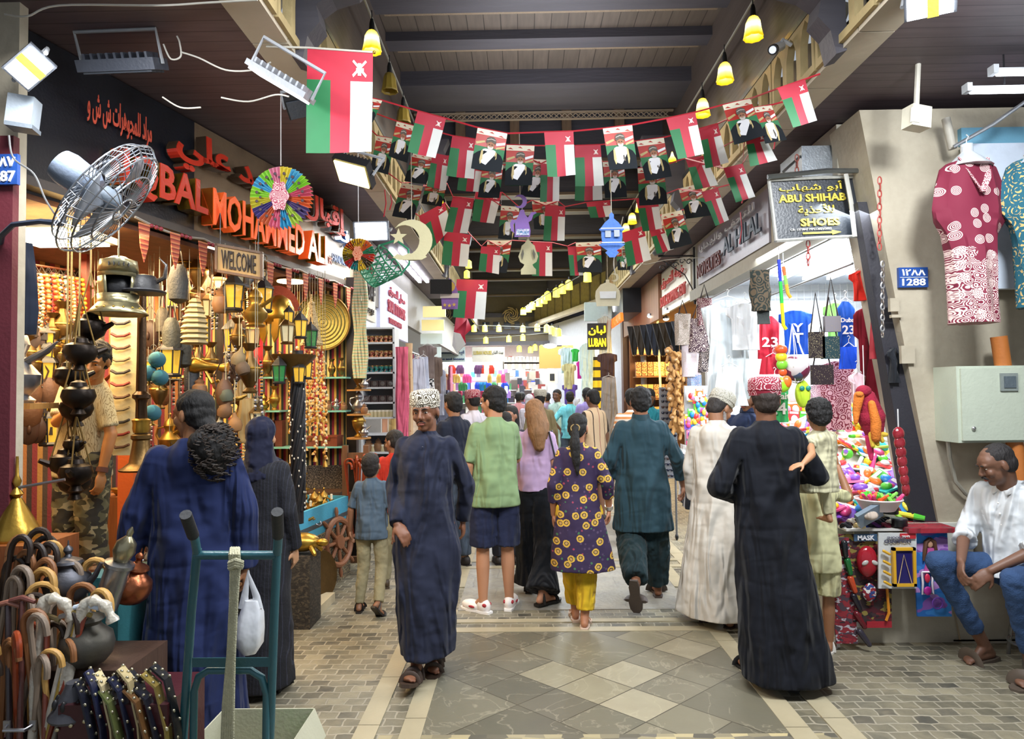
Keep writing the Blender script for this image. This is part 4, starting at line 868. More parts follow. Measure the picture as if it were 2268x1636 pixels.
def f_cane(m):
    def f(T):
        MB().tube([(0,0,0),(0,0,.80)],[.008,.011],8).build('shaft',m,T); MB().tube([(0,0,.80)]+[(.045-.045*math.cos(a*P/8),0,.82+.05*math.sin(a*P/8)) for a in range(9)]+[(.09,0,.79)],.012,8).build('handle',m,T); MB().cap((0,0,0),(0,0,.02),.010,.010,8).build('tip',mat('#111111'),T)
    return f
proto('cane','walking_cane','brown crook-handled walking cane,','cane',f_cane(wood('#8a5a34'))); proto('canet','walking_cane','tan crook-handled walking cane,','cane',f_cane(wood('#c79a55'))); proto('caneg','walking_cane','grey-brown crook-handled walking cane,','cane',f_cane(wood('#8c7b6b'))); proto('caned','walking_cane','dark crook-handled walking cane,','cane',f_cane(wood('#2d2018'))); proto('caner','walking_cane','glossy red-brown walking cane,','cane',f_cane(mat('#8c3b1f',rough=.25)))
def f_disc(T): MB().lathe([(.01,0),(.13,0),(.15,.01),(.155,.02),(.15,.02),(.12,.012),(.01,.01)],n=24).build('tray',OBR,T)
proto('globe','small_globe','small blue globe ornament,','globe',lambda T:(MB().ell((0,0,.07),(.045,.045,.045),nu=16,nv=12).build('ball',camo('globe_map',['#2a6472','#8a7c50','#2f7484','#245766'],8),T),MB().lathe([(.03,0),(.008,.01),(.006,.026)],n=12).build('base',BRASS,T)))
def f_frame(T): MB().box((0,0,.06),(.09,.012,.12)).build('frame',WOODT,T,smooth=False); MB().box((0,-.007,.06),(.065,.004,.09)).build('picture',camo('tiny_picture',['#c9b98a','#5d6b58','#8a4a34','#d8cfb2'],30),T,smooth=False)
proto('frame','picture_frame','little wooden picture frame,','frame',f_frame)
# ================================================================ the brass and souvenir shop
STRP=rep_stripes('striped_textile',['#7d1f35','#c7a24a','#26302a','#7d1f35','#b99a5f','#2f3a2c','#c9b070','#17171c'],.19,0)
STRY=rep_stripes('striped_textile_side',['#6b1f2a','#8a5a30','#2b221f','#6b1f2a','#8f6a35','#3a2c22'],.26,1)
def fp(Y,z,off=0): return V((fx(Y),Y,z))+NF*off
def fpx(px): return 3.41/(.23-(px-1155)/1500)
quad('wall_shop_side',[fp(3.0,0,-1.5),fp(6.9,0,-1.5),fp(6.9,2.9,-1.5),fp(3.0,2.9,-1.5)],STRY,.05,kind='structure')
st('wall_shop_back',(-4.0,6.93,0),(-1.80,7.0,2.9),STRP)
quad('ceiling_shop',[fp(3.2,2.80,-.05),fp(6.95,2.80,-.05),fp(6.95,2.80,-2.2),fp(3.2,2.80,-2.2)],mat('#5a3a2a',rough=.8,ns=12,amt=.6),.03,kind='structure')
st('wall_shop_granite_base',(-3.2,6.90,0),(-1.80,6.93,.98),camo('speckled_granite',['#3a342d','#5f564a','#2a2622','#7a6f5f'],60))
quad('trim_step',[fp(3.2,.22,-.35),fp(3.2,.22,-2.4),fp(6.9,.22,-2.4),fp(6.9,.22,-.35)],wood('#5d4634'),.22,kind='structure')
# fascia boards
def board(n,y0,y1,z0,z1,m,th=.05,off=0): return quad(n,[fp(y0,z0,off),fp(y1,z0,off),fp(y1,z1,off),fp(y0,z1,off)],m,th,kind='structure')
board('wall_fascia_dark',3.35,4.75,2.86,3.66,mat('#15171f',rough=.35,amt=.1)); board('wall_fascia_tan',4.75,6.33,2.86,3.66,mat('#6f5d49',rough=.35,amt=.2)); board('wall_fascia_grey',6.33,7.05,2.86,3.55,mat('#77726f',rough=.4))
board('trim_fascia_ledge',3.35,7.0,2.82,2.87,mat('#3b3430'),.10,.04)
quad('trim_fascia_fin',[fp(3.42,2.9,.02),V((fx(3.42)-.25,3.30,2.9)),V((fx(3.42)-.25,3.30,3.6)),fp(3.42,3.6,.02)],mat('#20242c',rough=.2),.03,kind='structure')
REDS=mat('#b8301f',rough=.25,amt=.1); REDL=mat('#d6541f',rough=.3,emit=.35); GOLDS=metal('#a8812f',rough=.2)
def letters(nm,lab,s,pa,pb,z0,z1,front,side,ext,off=.03,bold=.02,shear=0,cat='sign'):
    Ya,Yb=fpx(pa),fpx(pb); a=fp(Ya,z0,off+ext); L=(fp(Yb,z0)-fp(Ya,z0)).length
    T=thing(nm,lab,cat,tuple(a)); text(s,'letter_faces',front,a+NF*.006,UF,V((0,0,1)),L,z1-z0,T,ext,bold,shear=shear); text(s,'letter_sides',side,a,UF,V((0,0,1)),L,z1-z0,T,ext,bold+.012,shear=shear); return T
letters('shop_name_letters','first word of the large red raised Latin shop name, behind the fan','IQBAL',222,418,2.93,3.20,REDS,GOLDS,.05,bold=.025)
letters('shop_name_letters','long middle word of the large orange raised shop name','MOHAMMED',430,642,2.92,3.19,REDL,GOLDS,.05,bold=.02)
letters('shop_name_letters','short last word of the large orange raised shop name','ALI',650,694,2.92,3.19,REDL,GOLDS,.05,bold=.02)
letters('arabic_shop_name_letters','large red raised Arabic shop name above the Latin letters',arab('إقبال محمد علي'),350,745,3.24,3.54,REDS,mat('#3b2c20',rough=.3),.04,bold=.03)
letters('arabic_lettering','small red Arabic line painted on the dark fascia',arab('مراد للمجوهرات ش ش و'),168,316,3.30,3.50,mat('#c8503a'),mat('#15171f'),.002,.026,.01)
letters('handicraft_lettering','dark blue word on the grey fascia beside the paper pinwheel','HANDICRAFTS',728,776,3.02,3.10,mat('#26406b'),mat('#26406b'),.002,.026,.01)
letters('jewellery_lettering','red brown words on the grey fascia after the large name','JEWELLERY SPC',690,728,2.96,3.05,mat('#8a4a3c'),mat('#8a4a3c'),.002,.026,.01)
letters('blue_lit_lettering','glowing pale blue Arabic letters at the end of the grey fascia',arab('الحرف'),733,785,3.20,3.36,glow('#cfe6ff',2.5),mat('#2b5a9a'),.03,bold=.02)
# rope of hanging pennants below the fascia
mb=MB(); pts=[fp(4.1+.1*i,2.80-.03*abs(math.sin(i*.52)),.12) for i in range(30)]; mb.tube(pts,.008,6); T=mb.build('pennant_cord',mat('#8f8a80'),label='grey cord strung under the shop fascia',cat='cord')
for i in range(11):
    p=fp(4.15+.26*i,2.77,.14); w=.045; L=.24
    mb=MB(); mb.prism([(-w,0),(w,0),(w*.7,-L*.6),(0,-L),(-w*.7,-L*.6)],p,UF,(0,0,1),.006); o=mb.build('fabric_pennant',rep_stripes('pennant_cloth',['#a34a35','#7a2f26','#b9724a'],.03,2),smooth=False,label=f'patterned terracotta pennant, {od(i)} along the cord under the fascia',cat='pennant',group='pennants under the fascia')
    for k in range(3): MB().ell(p+UF*(.06+.04*k)+V((0,0,.0)),(.014,.014,.014),nu=8,nv=6).build('cord_bead',mat('#7a2230'),label=f'dark red bead beside the {od(i)} pennant, {od(k)} of three',cat='bead')
# ceiling lights in the shop
for i,(px,py,Y,r) in enumerate(((350,548,5.0,.10),(462,550,5.2,.10),(450,592,5.9,.16),(590,593,6.2,.08),(645,622,6.2,.14),(520,570,5.6,.10))):
    c=at(px,py,Y); T=thing('ceiling_lamp',f'glowing dish lamp, {od(i)} in the souvenir shop ceiling','lamp',tuple(c),group='dish lamps in the souvenir shop')
    MB().lathe([(r*.3,.05),(r*.8,.035),(r,.0),(r*.96,-.002)],tuple(c),20).build('shade',BRASS,T); MB().lathe([(r*.9,0),(r*.9,-.012),(.01,-.014)],tuple(c),20).build('diffuser',glow('#ffe9c0',9),T)
    MB().tube([c+V((0,0,.05)),V((c.x,c.y,2.8))],.006,6).build('rod',BRASS,T)
c=at(112,517,3.95); T=thing('panel_light','large bright square panel light above the necklaces','light',tuple(c)); MB().box(c,(.50,.5,.04)).build('housing',mat('#b0a890'),T,smooth=False); MB().box(c-V((0,0,.025)),(.44,.44,.02)).build('diffuser',glow('#fff0c8',7),T,smooth=False)
# posts
for i,(px,Y,w,h0,h1,c_) in enumerate(((188,4.9,.05,.3,2.75,'#7c2a1f'),(285,4.75,.11,.3,1.65,'#b5521f'),(487,5.6,.035,.9,2.6,'#2a211d'),(568,6.6,.03,1,2.7,'#8c1f28'))):
    x=at(px,800,Y).x; MB().bb((x-w/2,Y-.03,h0),(x+w/2,Y+.03,h1)).build('trim_post',mat(c_,rough=.5),smooth=False,kind='structure')
x=at(782,900,6.95).x; st('trim_corner_column',(x-.05,6.88,0),(x+.05,6.98,2.9),mat('#1f1a1a',rough=.4))
# WELCOME sign
a=at(484,556,4.7); b=at(583,634,4.7); T=thing('welcome_sign','small carved wooden sign reading welcome','sign',((a.x+b.x)/2,4.7,b.z)); U=V((1,.18,0)).normalized(); wd=(b.x-a.x)*1.02; hh=.20; o0=V((a.x,4.65,at(0,612,4.7).z)); dn=V((0,0,-1))*.11
sl=U.copy(); sl.z=-.17; sl.normalize()
mb=MB(); mb.prism([(0,0),(wd,0),(wd,hh),(0,hh)],o0,sl,(0,0,1),.015); mb.build('board',wood('#b08a4a'),T,smooth=False)
mb=MB()
for (x0,y0,x1,y1) in ((0,0,wd,.018),(0,hh-.018,wd,hh),(0,0,.018,hh),(wd-.018,0,wd,hh)): mb.prism([(x0,y0),(x1,y0),(x1,y1),(x0,y1)],o0,sl,(0,0,1),.035)
mb.build('frame',wood('#6b4a28'),T,smooth=False); text('WELCOME','lettering',mat('#2b1c10'),o0+sl*.045+V((0,-.012,.035)),sl,(0,0,1),wd-.09,hh-.07,T,.006,.01)
for q in (.1,.9): MB().tube([o0+sl*wd*q+V((0,0,hh)),o0+sl*wd*q+V((0,0,hh+.22))],.003,5).build('chain',IRON,T)
# brass tray on the striped wall
c=at(715,714,6.84); T=thing('engraved_brass_tray','large round engraved brass tray on the striped wall','tray',tuple(c))
r=.285; t=NT('engraved_brass'); v=t.co(); d=t.n('VectorMath',operation='LENGTH',i_0=v).outputs['Value']; t.set(Base_Color=t.mix(t.noise(v,40,4),c4('#6f6a38'),c4('#8f8950')),Metallic=.7,Roughness=.45); t.bump(t.math('ADD',t.math('SINE',t.math('MULTIPLY',d,180)),t.noise(v,50,3)),.5,.006)
MB().lathe([(.005,.0),(r*.9,.0),(r*.96,.012),(r,.03),(r*.985,.034),(r*.93,.02),(r*.88,.008),(.005,.008)],tuple(c),40,axis=(0,-1,0)).build('tray',t.m,T); MB().tube([c+V((math.cos(a*P/24)*r,-.032,math.sin(a*P/24)*r)) for a in range(49)],.008,6).build('rolled_rim',OBR,T)
# striped wall shelves with goods
for i,(py,xa,xb) in enumerate(((836,572,625),(836,700,770),(910,572,625),(910,700,770),(990,590,765))):
    a=at(xa,py,6.75); b=at(xb,py,6.75); MB().bb((a.x,6.68,a.z-.012),(b.x,6.93,a.z+.004)).build('shelf_board',mat('#6fb0a8',rough=.3),smooth=False,label=f'pale green shelf, {od(i)} counted down the striped wall',cat='shelf')
for i,(px,py,k,sc) in enumerate(((592,835,'vasec',1.2),(612,835,'vase',.9),(735,835,'vasec',.7),(756,835,'vasec',.75),(585,909,'dallah',.8),(608,909,'vase',.95),(728,909,'jar',.7),(745,909,'dallahs',.6),(762,909,'jar',.6),(735,988,'box',1.3),(690,988,'box',1.2))):
    p=at(px,py,6.78); put(k,p,f'{od(i)} on the striped wall shelves',sc=sc,rz=R.uniform(-.5,.5),group='goods on the striped wall shelves')
for i,px in enumerate((585,603,621)):
    p=at(px,988,6.80); MB().box(p+V((0,0,.13)),(.07,.1,.26)).build('leather_book',mat('#5a2a1e',ns=20,amt=.3),smooth=False,label=f'upright brown leather bound book, {od(i)} on the lowest striped wall shelf',cat='book',group='leather books')
# hanging shell and bell strings
def f_bells(T):
    mb=MB(); ms=['#d8b26a','#b8302a','#e6d9b5','#c98f3a','#d9c9a0']
    for i in range(20):
        z=-.03*i; x=R.uniform(-.012,.012); mb.ell((x,R.uniform(-.01,.01),z),(.012,.012,.013),mi=R.randrange(5),nu=7,nv=5)
        if i%2: mb.lathe([(.014,z-.022),(.009,z-.004),(.002,z)],(x+.014,0,0),7,mi=0)
    mb.build('shells',[mat(m,rough=.4) for m in ms],T); MB().tube([(0,0,.12),(0,0,-.6)],.002,4).build('cord',mat('#8c2f26'),T); MB().lathe([(.022,-.65),(.016,-.625),(.004,-.60)],n=10).build('bell',BRASS,T)
proto('bells','bell_string','string of little shells and brass bells,','ornament',f_bells)
for i in range(15):
    px=642+i*5.6; p=at(px,[800,780,850,770][i%4],6.2-.12*(i%3)); put('bells',p,f'{od(i)} across the striped wall',rz=i,sc=.95+.2*R.random(),group='bell strings',wire=2.8)
# tall filigree tower lantern above them
c=at(690,765,6.0); T=thing('tower_lantern','tall cream filigree tower lantern in front of the brass tray','lantern',tuple(c)); s_=.5
MB().lathe([(.10,0),(.105,.02),(.095,.03),(.03,.36),(.035,.375),(.012,.40),(.006,.46)],tuple(c),6).build('tower',embro('filigree','#cdb78a','#7a6238',60,.5),T,smooth=False); 
for i in range(6): a=i*P/3; MB().tube([c+V((.09*math.cos(a),.09*math.sin(a),0)),c+V((.09*math.cos(a),.09*math.sin(a),-.22))],.004,5).build('tassel',mat('#b03a2a'),T)
# lamp post of many lanterns
c=at(660,1030,5.3); T=thing('lantern_stand','dark beaded stand carrying a crown of lanterns','stand',(c.x,5.3,.7))
mb=MB(); mb.tube([(c.x,5.3,.7),(c.x,5.3,2.05)],.045,10)
for k in range(8): mb.tube([V((c.x+.05*math.cos(k*.8+t*.6),5.3+.05*math.sin(k*.8+t*.6),.8+.15*t)) for t in range(8)],.012,6)
mb.build('pole',IRON,T); mb=MB()
for k in range(70): a=R.uniform(0,6.28); mb.ell((c.x+.062*math.cos(a),5.3+.062*math.sin(a),R.uniform(.8,1.75)),(.006,.006,.009),nu=6,nv=4)
mb.build('beads',mat('#d8d0bd'),T)
cc=at(650,800,5.3); mb=MB(); mb.lathe([(.03,-.16),(.10,-.04),(.17,.03),(.175,.05),(.15,.05),(.03,.0)],tuple(cc),16); mb.build('crown',OBR,T)
for i,(px,py,k,s) in enumerate(((636,762,'lantb',1.0),(665,750,'lant',1.0),(688,772,'lantg',1.0),(618,850,'lantg',1.0),(662,850,'lant',.9),(678,840,'lant',.95),(640,720,'lant',.7))):
    p=at(px,py,5.15+.1*(i%3)); put(k,p,f'{od(i)} around the beaded stand',sc=s,rz=i,group='lanterns around the stand')
# hanging lamps in the opening
for i,(px,py,k,s) in enumerate(((517,690,'lant',1.35),(528,645,'lantb',1.3),(584,692,'lant',1.3),(462,705,'lantb',1.0),(586,640,'lantb',1.1))):
    p=at(px,py,4.9+.15*i); put(k,p,f'{od(i)} hanging below the welcome sign',sc=s,group='lanterns by the welcome sign',wire=2.8)
# Spartan helmet
def helm_spartan():
    c=at(618,715,5.6); T=thing('crested_helmet','brass helmet with a red bristle crest','helmet',tuple(c)); M=Matrix.Translation(c)@Matrix.Rotation(-.5,4,'Z')
    mb=MB(M=M); mb.lathe([(.12,0),(.125,.06),(.12,.12),(.09,.19),(.04,.225),(.005,.235)],n=20,cap=False); mb.prism([(-.12,.02),(-.04,.02),(-.03,-.09),(-.06,-.17),(-.10,-.12)],(0,-.10,0),(1,0,0),(0,0,1),.012); mb.prism([(.12,.02),(.04,.02),(.03,-.09),(.06,-.17),(.10,-.12)],(0,-.10,0),(1,0,0),(0,0,1),.012); mb.build('helmet',GOLDP,T,solid=.006)
    mb=MB(M=M); mb.rings([[V((s*.018,r*math.cos(a),.09+r*math.sin(a))) for s,r in ((-1,.14),(1,.14),(1,.22),(-1,.22))] for a in [P*(.05+.9*i/20) for i in range(21)]]); mb.build('crest',mat('#a5401f',rough=.9,bump=1,bs=150),T)
helm_spartan()
# knight helmet hanging
def helm():
    c=at(262,668,3.75); T=thing('knight_helmet','pale steel knight helmet with raised visor hanging in the shop front','helmet',tuple(c)); M=Matrix.Translation(c)@Matrix.Rotation(.55,4,'Z')@Matrix.Scale(.95,4); st_=metal('#a39b78',rough=.35)
    A_g=[-P*.5+.66+(2*P-1.32)*j/24 for j in range(25)]; Rg=lambda A,L:[[V((r*math.cos(a)*.86,r*math.sin(a)*1.06,z)) for a in A] for z,r in L]
    mb=MB(M=M); mb.rings(Rg(A_g,((.02,.108),(.06,.113),(.10,.119),(.14,.122))),closed=False,cap=False); mb.rings(Rg([2*P*j/28 for j in range(28)],((.14,.122),(.18,.119),(.215,.105),(.243,.080),(.262,.045),(.268,.008))),cap=False); mb.rings(Rg([2*P*j/28 for j in range(28)],((-.03,.112),(.0,.106),(.02,.108))),cap=False)
    mb.build('skull',st_,T,solid=.006); MB(M=M).ell((0,.01,.09),(.085,.09,.085)).build('hollow_shade',IRON,T)  # dark solid put inside to stand for shade in the hollow helmet
    mb=MB(M=M); mb.rings([[V((r*math.cos(a),r*math.sin(a)*1.05,z)) for a in [2*P*j/24 for j in range(25)]] for z,r in ((-.075,.16),(-.04,.13),(-.01,.105),(.04,.108))],closed=False,cap=False); mb.build('gorget',st_,T,solid=.006)
    for a in range(6): q=-1.57+(a-2.5)*.35; MB(M=M).ell((.14*math.cos(q),.145*math.sin(q),-.045),(.007,.007,.007),nu=8,nv=6).build('rivet',GOLDP,T)
    mb=MB(M=M); L=[V((.125*math.cos(a),-.02+.20*math.sin(a)*-1*-1,.2)) for a in ()]
    mb.rings([[V((x*(1-.12*t),-(.125*math.cos((x/.11)*1.35)+.012+.05*t),.165+t*.065)) for x in [(-.104+.208*j/12) for j in range(13)]] for t in (0,.5,1)],closed=False,cap=False); mb.build('visor',metal('#bdb795',rough=.3),T,solid=.007)
    for j in range(5): x=-.05+.025*j; MB(M=M).box((x,-(.125*math.cos(x/.11*1.35)+.040),.200),(.005,.020,.022)).build('slot',IRON,T,smooth=False)
    mb=MB(M=M); mb.prism([(-.12,.0),(-.06,.08),(.04,.10),(.12,.04),(.10,.02),(.04,.07),(-.05,.05),(-.1,-.01)],(0,0,.23),(0,1,0),(0,0,1),.008); mb.build('comb',st_,T)
    MB().tube([c+V((0,0,.25)),V((c.x,c.y,2.8))],.004,5).build('hanging_wire',mat('#8f8a78'),T)
helm()
c=at(318,650,3.8); T=thing('horned_leather_hat','black leather hat with curved horns beside the knight helmet','hat',tuple(c)); MB().lathe([(.115,0),(.12,.01),(.085,.02),(.08,.07),(.06,.10),(.01,.11)],tuple(c),18).build('hat',mat('#19181a',rough=.5),T)
for s in (-1,1): MB().tube([c+V((s*.06,0,.06)),c+V((s*.12,0,.09)),c+V((s*.13,0,.16)),c+V((s*.09,0,.2))],[.016,.014,.009,.003],8).build('horn',mat('#2a2522',rough=.4),T)
MB().tube([c+V((.11*math.cos(a*P/10),.11*math.sin(a*P/10),.012)) for a in range(21)],.005,5).build('studs',SILV,T)
# turned brass pillar lamp
c=at(312,1042,4.0); T=thing('brass_floor_pillar','tall turned brass pillar with flared foot','pillar',(c.x,4.0,c.z)); H=at(0,640,4.0).z-c.z
MB().lathe([(.115,0),(.12,.01),(.10,.02),(.065,.05),(.05,.14),(.045,.18),(.055,.19),(.055,.21),(.04,.22)],tuple(c),20).build('foot',OBR,T)
MB().lathe([(.035,.22),(.03,.4),(.035,.42),(.05,.43),(.05,.45),(.03,.47),(.026,.7),(.024,H)],tuple(c),16).build('shaft',metal('#4d3a2a',rough=.3),T)
MB().lathe([(.042,.225),(.048,.25),(.046,.28),(.052,.30),(.036,.31)],tuple(c),16).build('collar',GOLDP,T)
# chains of dark oil lamps in front of the shopkeeper
def f_hl(T):
    MB().lathe([(.015,-.11),(.03,-.105),(.02,-.085),(.055,-.06),(.068,-.03),(.06,0),(.035,.012),(.03,.03),(.008,.04)],n=16).build('bowl',DARKM,T)
    mb=MB(); 
    for k in range(3): a=k*2.1; mb.tube([(.055*math.cos(a),.055*math.sin(a),0),(0,0,.22)],.0035,5)
    mb.build('chain',mat('#7a6236',metal=.8),T); MB().tube([(.06,0,-.03),(.10,0,-.01)],[.016,.010],8).build('spout',DARKM,T)
proto('hl','hanging_oil_lamp','dark metal hanging oil lamp,','lamp',f_hl)
for i,(px,py,Y) in enumerate(((212,712,3.7),(168,818,3.75),(186,862,3.6),(182,890,3.7),(158,1010,3.7),(180,1032,3.65),(176,975,3.7),(190,765,3.6),(178,1052,3.75))):
    p=at(px-12,py,Y); put('hl',p,f'{od(i)} dangling before the shopkeeper',rz=i,sc=1.25 if i not in(6,) else .8,group='oil lamps before the shopkeeper'); 
    if i in (0,1,2,4): MB().tube([p+V((0,0,.2)),V((p.x,p.y,2.78))],.005,5).build('hanging_rope',mat('#9a8552'),label=f'thin rope holding oil lamp, {od(i)} before the shopkeeper',cat='rope')
# necklaces on the side wall
MB().tube([at(66,585,4.6),at(165,600,4.9)],.008,6).build('necklace_rail',mat('#5a3022'),label='thin rail from which the bead necklaces hang',cat='rail')
for i in range(15): put(['bd3','bd4','bd1','bd4','bd2','bd1','bd5','bd3'][i%8],lerp(at(68,592,4.55),at(163,604,4.85),i/14)+V((0,-.02*(i%2),-.02)),f'{od(i)} along the necklace rail',rz=.1,sc=1.35+.2*(i%3)*.5,group='necklaces on the rail')
# dark coat hanging
c=at(46,560,3.42); T=thing('hanging_coat','dark blue denim trousers hanging at the shop corner','garment',tuple(c)); mb=MB(); mb.rings(smooth_rings([(c.z+.05,c.x,3.42,.05,.03),(c.z-.1,c.x,3.42,.07,.04),(c.z-.3,c.x-.005,3.42,.085,.045),(c.z-.42,c.x-.01,3.42,.08,.04)],20,lambda th,z:.1*math.sin(5*th))); mb.build('cloth',cloth('#1b2231'),T); MB().tube([c+V((-.05,-.04,-.02)),c+V((0,-.05,-.05)),c+V((.05,-.04,-.02))],.006,5).build('drawstring',cloth('#10141f'),T)
# display panels hanging with small objects: cream tie board
c=at(270,700,4.35); d=at(262,1010,4.35); T=thing('trinket_display_board','cream board hung with rows of small carved trinkets','display',((c.x+d.x)/2,4.4,d.z)); mb=MB(); a0=V((at(240,1010,4.4).x,4.42,d.z)); wq=at(305,700,4.4).x-a0.x
mb.prism([(0,0),(wq,0),(wq,c.z-d.z),(0,c.z-d.z)],a0,(1,0,0),(0,0,1),.015); mb.build('board',mat('#d8c796'),T,smooth=False)
for i in range(11):
    z=d.z+.06+(c.z-d.z-.1)*i/10; MB().tube([a0+V((.02+.04*k,-.03-.01*math.sin(k*2),z-d.z+.012*math.cos(k*2.2))) for k in range(int(wq/.045))],.010,6).build('trinket_row',mat(['#5a3a26','#8a3026','#2f2a28','#7a6a4a'][i%4]),T)
# general wall of hung goods
slots=[]
for i in range(75):
    px=R.uniform(205,575); py=R.uniform(600,1000)
    if 230<px<325 and py<1000: px=R.uniform(335,575)
    slots.append((px,py,R.uniform(4.7,6.0)))
cnt={}
for i,(px,py,Y) in enumerate(slots):
    k=R.choice(['pouch','mask','lantb','vasec','dallahs','dallah','bd4','bd3','flask','genie','lant','vasec','frame','jar','dallahc'])
    p=at(px,py,Y)
    if p.x<fx(Y)-1.35: continue
    n=cnt.get(k,0); cnt[k]=n+1
    put(k,p,f'{od(n)} of the goods hung deep in the shop',rz=R.uniform(-.8,.8),sc=R.uniform(.9,1.5),group='goods hung inside the shop',wire=2.8)
for i in range(34):
    px=66+(i%6)*17+R.uniform(-5,5); py=775+(i//6)*42+R.uniform(-8,8); k=['mask','pouch','lant','flask','vasec','mask'][R.randrange(6)]; n=cnt.get(k,0); cnt[k]=n+1; q=at(px,py,4.5); Yq=3.35/(.23-(px-1155)/1500)+.95; q=at(px,py,min(Yq,5.2)); put(k,q,f'{od(n)} of the goods hung deep in the shop',rz=.6+R.uniform(-.4,.4),sc=R.uniform(.9,1.35),group='goods hung inside the shop')
p=at(30,893,3.55); put('dallahs',p,'very large one by the corner post',sc=2.0,rz=.3); MB().bb((p.x-.2,p.y-.1,p.z-.03),(p.x+.16,p.y+.12,p.z)).build('corner_shelf',WOODT,smooth=False,label='light wooden corner shelf under the large silver pot',cat='shelf')
# larger identifiable hung goods
def bag(px,py,Y,w,h,m,lab,nm='cloth_bag',cat='bag'):
    c=at(px,py,Y); T=thing(nm,lab,cat,tuple(c)); mb=MB(); mb.rings(smooth_rings([(c.z,c.x,Y,w*.42,.02),(c.z-h*.3,c.x,Y,w*.47,.035),(c.z-h*.8,c.x,Y,w*.5,.05),(c.z-h,c.x,Y,w*.45,.03)],20,lambda th,z:.03*math.sin(6*th+20*z))); mb.build('bag',m,T); MB().tube([(c.x-w*.3,Y,c.z),(c.x-w*.1,Y,c.z+.16),(c.x+w*.1,Y,c.z+.16),(c.x+w*.3,Y,c.z)],.006,6).build('strap',m,T)
bag(552,882,5.2,.17,.34,cloth('#a8966c'),'plain tan canvas tote bag hanging behind the headscarfed woman'); bag(538,800,5.5,.14,.3,rep_stripes('bag_weave',['#c9b98a','#b5a070','#e0d4ad'],.03,0),'striped cream woven bag hanging above the tan tote')
for i,(px,py,c_,sc) in enumerate(((395,620,'#232628',1.35),(380,735,'#3f4038',1.25),(405,770,'#33342f',1.2),(425,830,'#2a2d33',1.1),(360,705,'#4a443a',1.0))):
    p=at(px,py,4.6+.1*i); T=thing('studded_case',f'dark studded leather case, {od(i)} in the hanging cluster','case',tuple(p)); MB().lathe([(.02,-.12*sc),(.045*sc,-.1*sc),(.05*sc,0),(.035*sc,.06*sc),(.02*sc,.08*sc)],tuple(p),12).build('case',mat(c_,rough=.6,ns=40,amt=.5,bump=.4),T); MB().tube([p+V((-.04*sc,0,.0)),p+V((0,0,.2*sc)),p+V((.04*sc,0,0))],.006,5).build('strap',mat('#1d1a18'),T)
p=at(432,762,4.6); T=thing('shell_headdress','tall headdress layered with pale shells','headdress',tuple(p))
for k in range(9): r=.075-.004*max(0,k-3)**1.5; MB().lathe([(r,.035*k),(r+.012,.035*k+.008),(r-.01,.035*k+.034)],tuple(p),14,wob=.06).build('shell_row',mat('#b3a376' if k%2 else '#8c7d5a',rough=.6),T)
for i,(px,py,Y) in enumerate(((348,812,4.3),(354,852,4.3),(330,842,4.3),(338,930,4.3))): put('globe',at(px,py+12,Y),f'{od(i)} clustered by the brass pillar',sc=1.15,group='globes by the pillar')
p=at(470,812,4.9); T=thing('brass_horn','shiny brass horn lying sideways among hats','horn',tuple(p)); MB().lathe([(.055,-.14),(.06,-.11),(.03,-.04),(.022,.05),(.04,.1),(.045,.11)],tuple(p),16,axis=(1,.2,-.1)).build('horn',GOLDP,T); MB().tube([p+V((-.05,0,-.03)),p+V((.0,0,-.12)),p+V((.05,0,-.10))],.012,6).build('handle',GOLDP,T)
for i,(px,py,c_) in enumerate(((520,935,'#8a6238'),(500,905,'#6a4a2c'),(530,790,'#7d6a4a'),(535,810,'#5a4632'),(500,870,'#4d5040'),(486,945,'#8f8a7a'))):
    p=at(px,py,4.8); T=thing('felt_hat',f'brown hanging gourd shape, {od(i)} near the tan tote','gourd',tuple(p)); T.name='dried_gourd'; MB().lathe([(.008,-.07),(.04,-.06),(.052,-.025),(.042,.015),(.018,.04),(.011,.07)],tuple(p),14,axis=(R.uniform(-.4,.4),0,1)).build('gourd',mat(c_,rough=.7,ns=10,amt=.3),T); MB().tube([p+V((0,0,.08)),p+V((0,0,.3))],.003,4).build('cord',mat('#c9b88a'),T)
bag(570,700,6.3,.10,.5,cloth('#b3242c'),'long red cloth hanging by the black post','hanging_cloth','cloth')
# crowded low table of trinkets (front of the shop)
tb=[fp(3.45,.55,.12),fp(4.85,.55,.12),fp(4.85,.55,-.24),fp(3.45,.55,-.24)]
T=thing('display_table','low worn teal display table crowded with souvenirs','table',tuple(fp(4.2,0,-.2)))
quad('tabletop',[p for p in tb],mat('#2f5f63',rough=.6,ns=6,amt=.3),.04,T)
for i,(y,o) in enumerate(((3.5,.09),(4.8,.09),(3.5,-.2),(4.8,-.2))): q=fp(y,0,o); MB().bb((q.x-.03,q.y-.03,.0),(q.x+.03,q.y+.03,.51)).build('leg',mat('#24484b'),T,smooth=False)
quad('apron',[fp(3.45,.22,.10),fp(4.85,.22,.10),fp(4.85,.52,.10),fp(3.45,.52,.10)],mat('#2f6468',rough=.6,ns=6,amt=.35),.02,T)
ks=['plate','box','jar','bowl','bell','candle','dallahc','frame','genie','plate','dallahs','frame']; cn={}
for r_ in range(3):
    for i in range(16):
        k=R.choice(ks); n=cn.get(k,0); cn[k]=n+1
        p=fp(3.52+i*.083,.552,.07-r_*.115+R.uniform(-.015,.015))
        put(k,p,f'{od(n)} among the wares on the teal table',rz=R.uniform(-.6,.6)+.3,sc=R.uniform(.85,1.15),group='wares on the teal table')
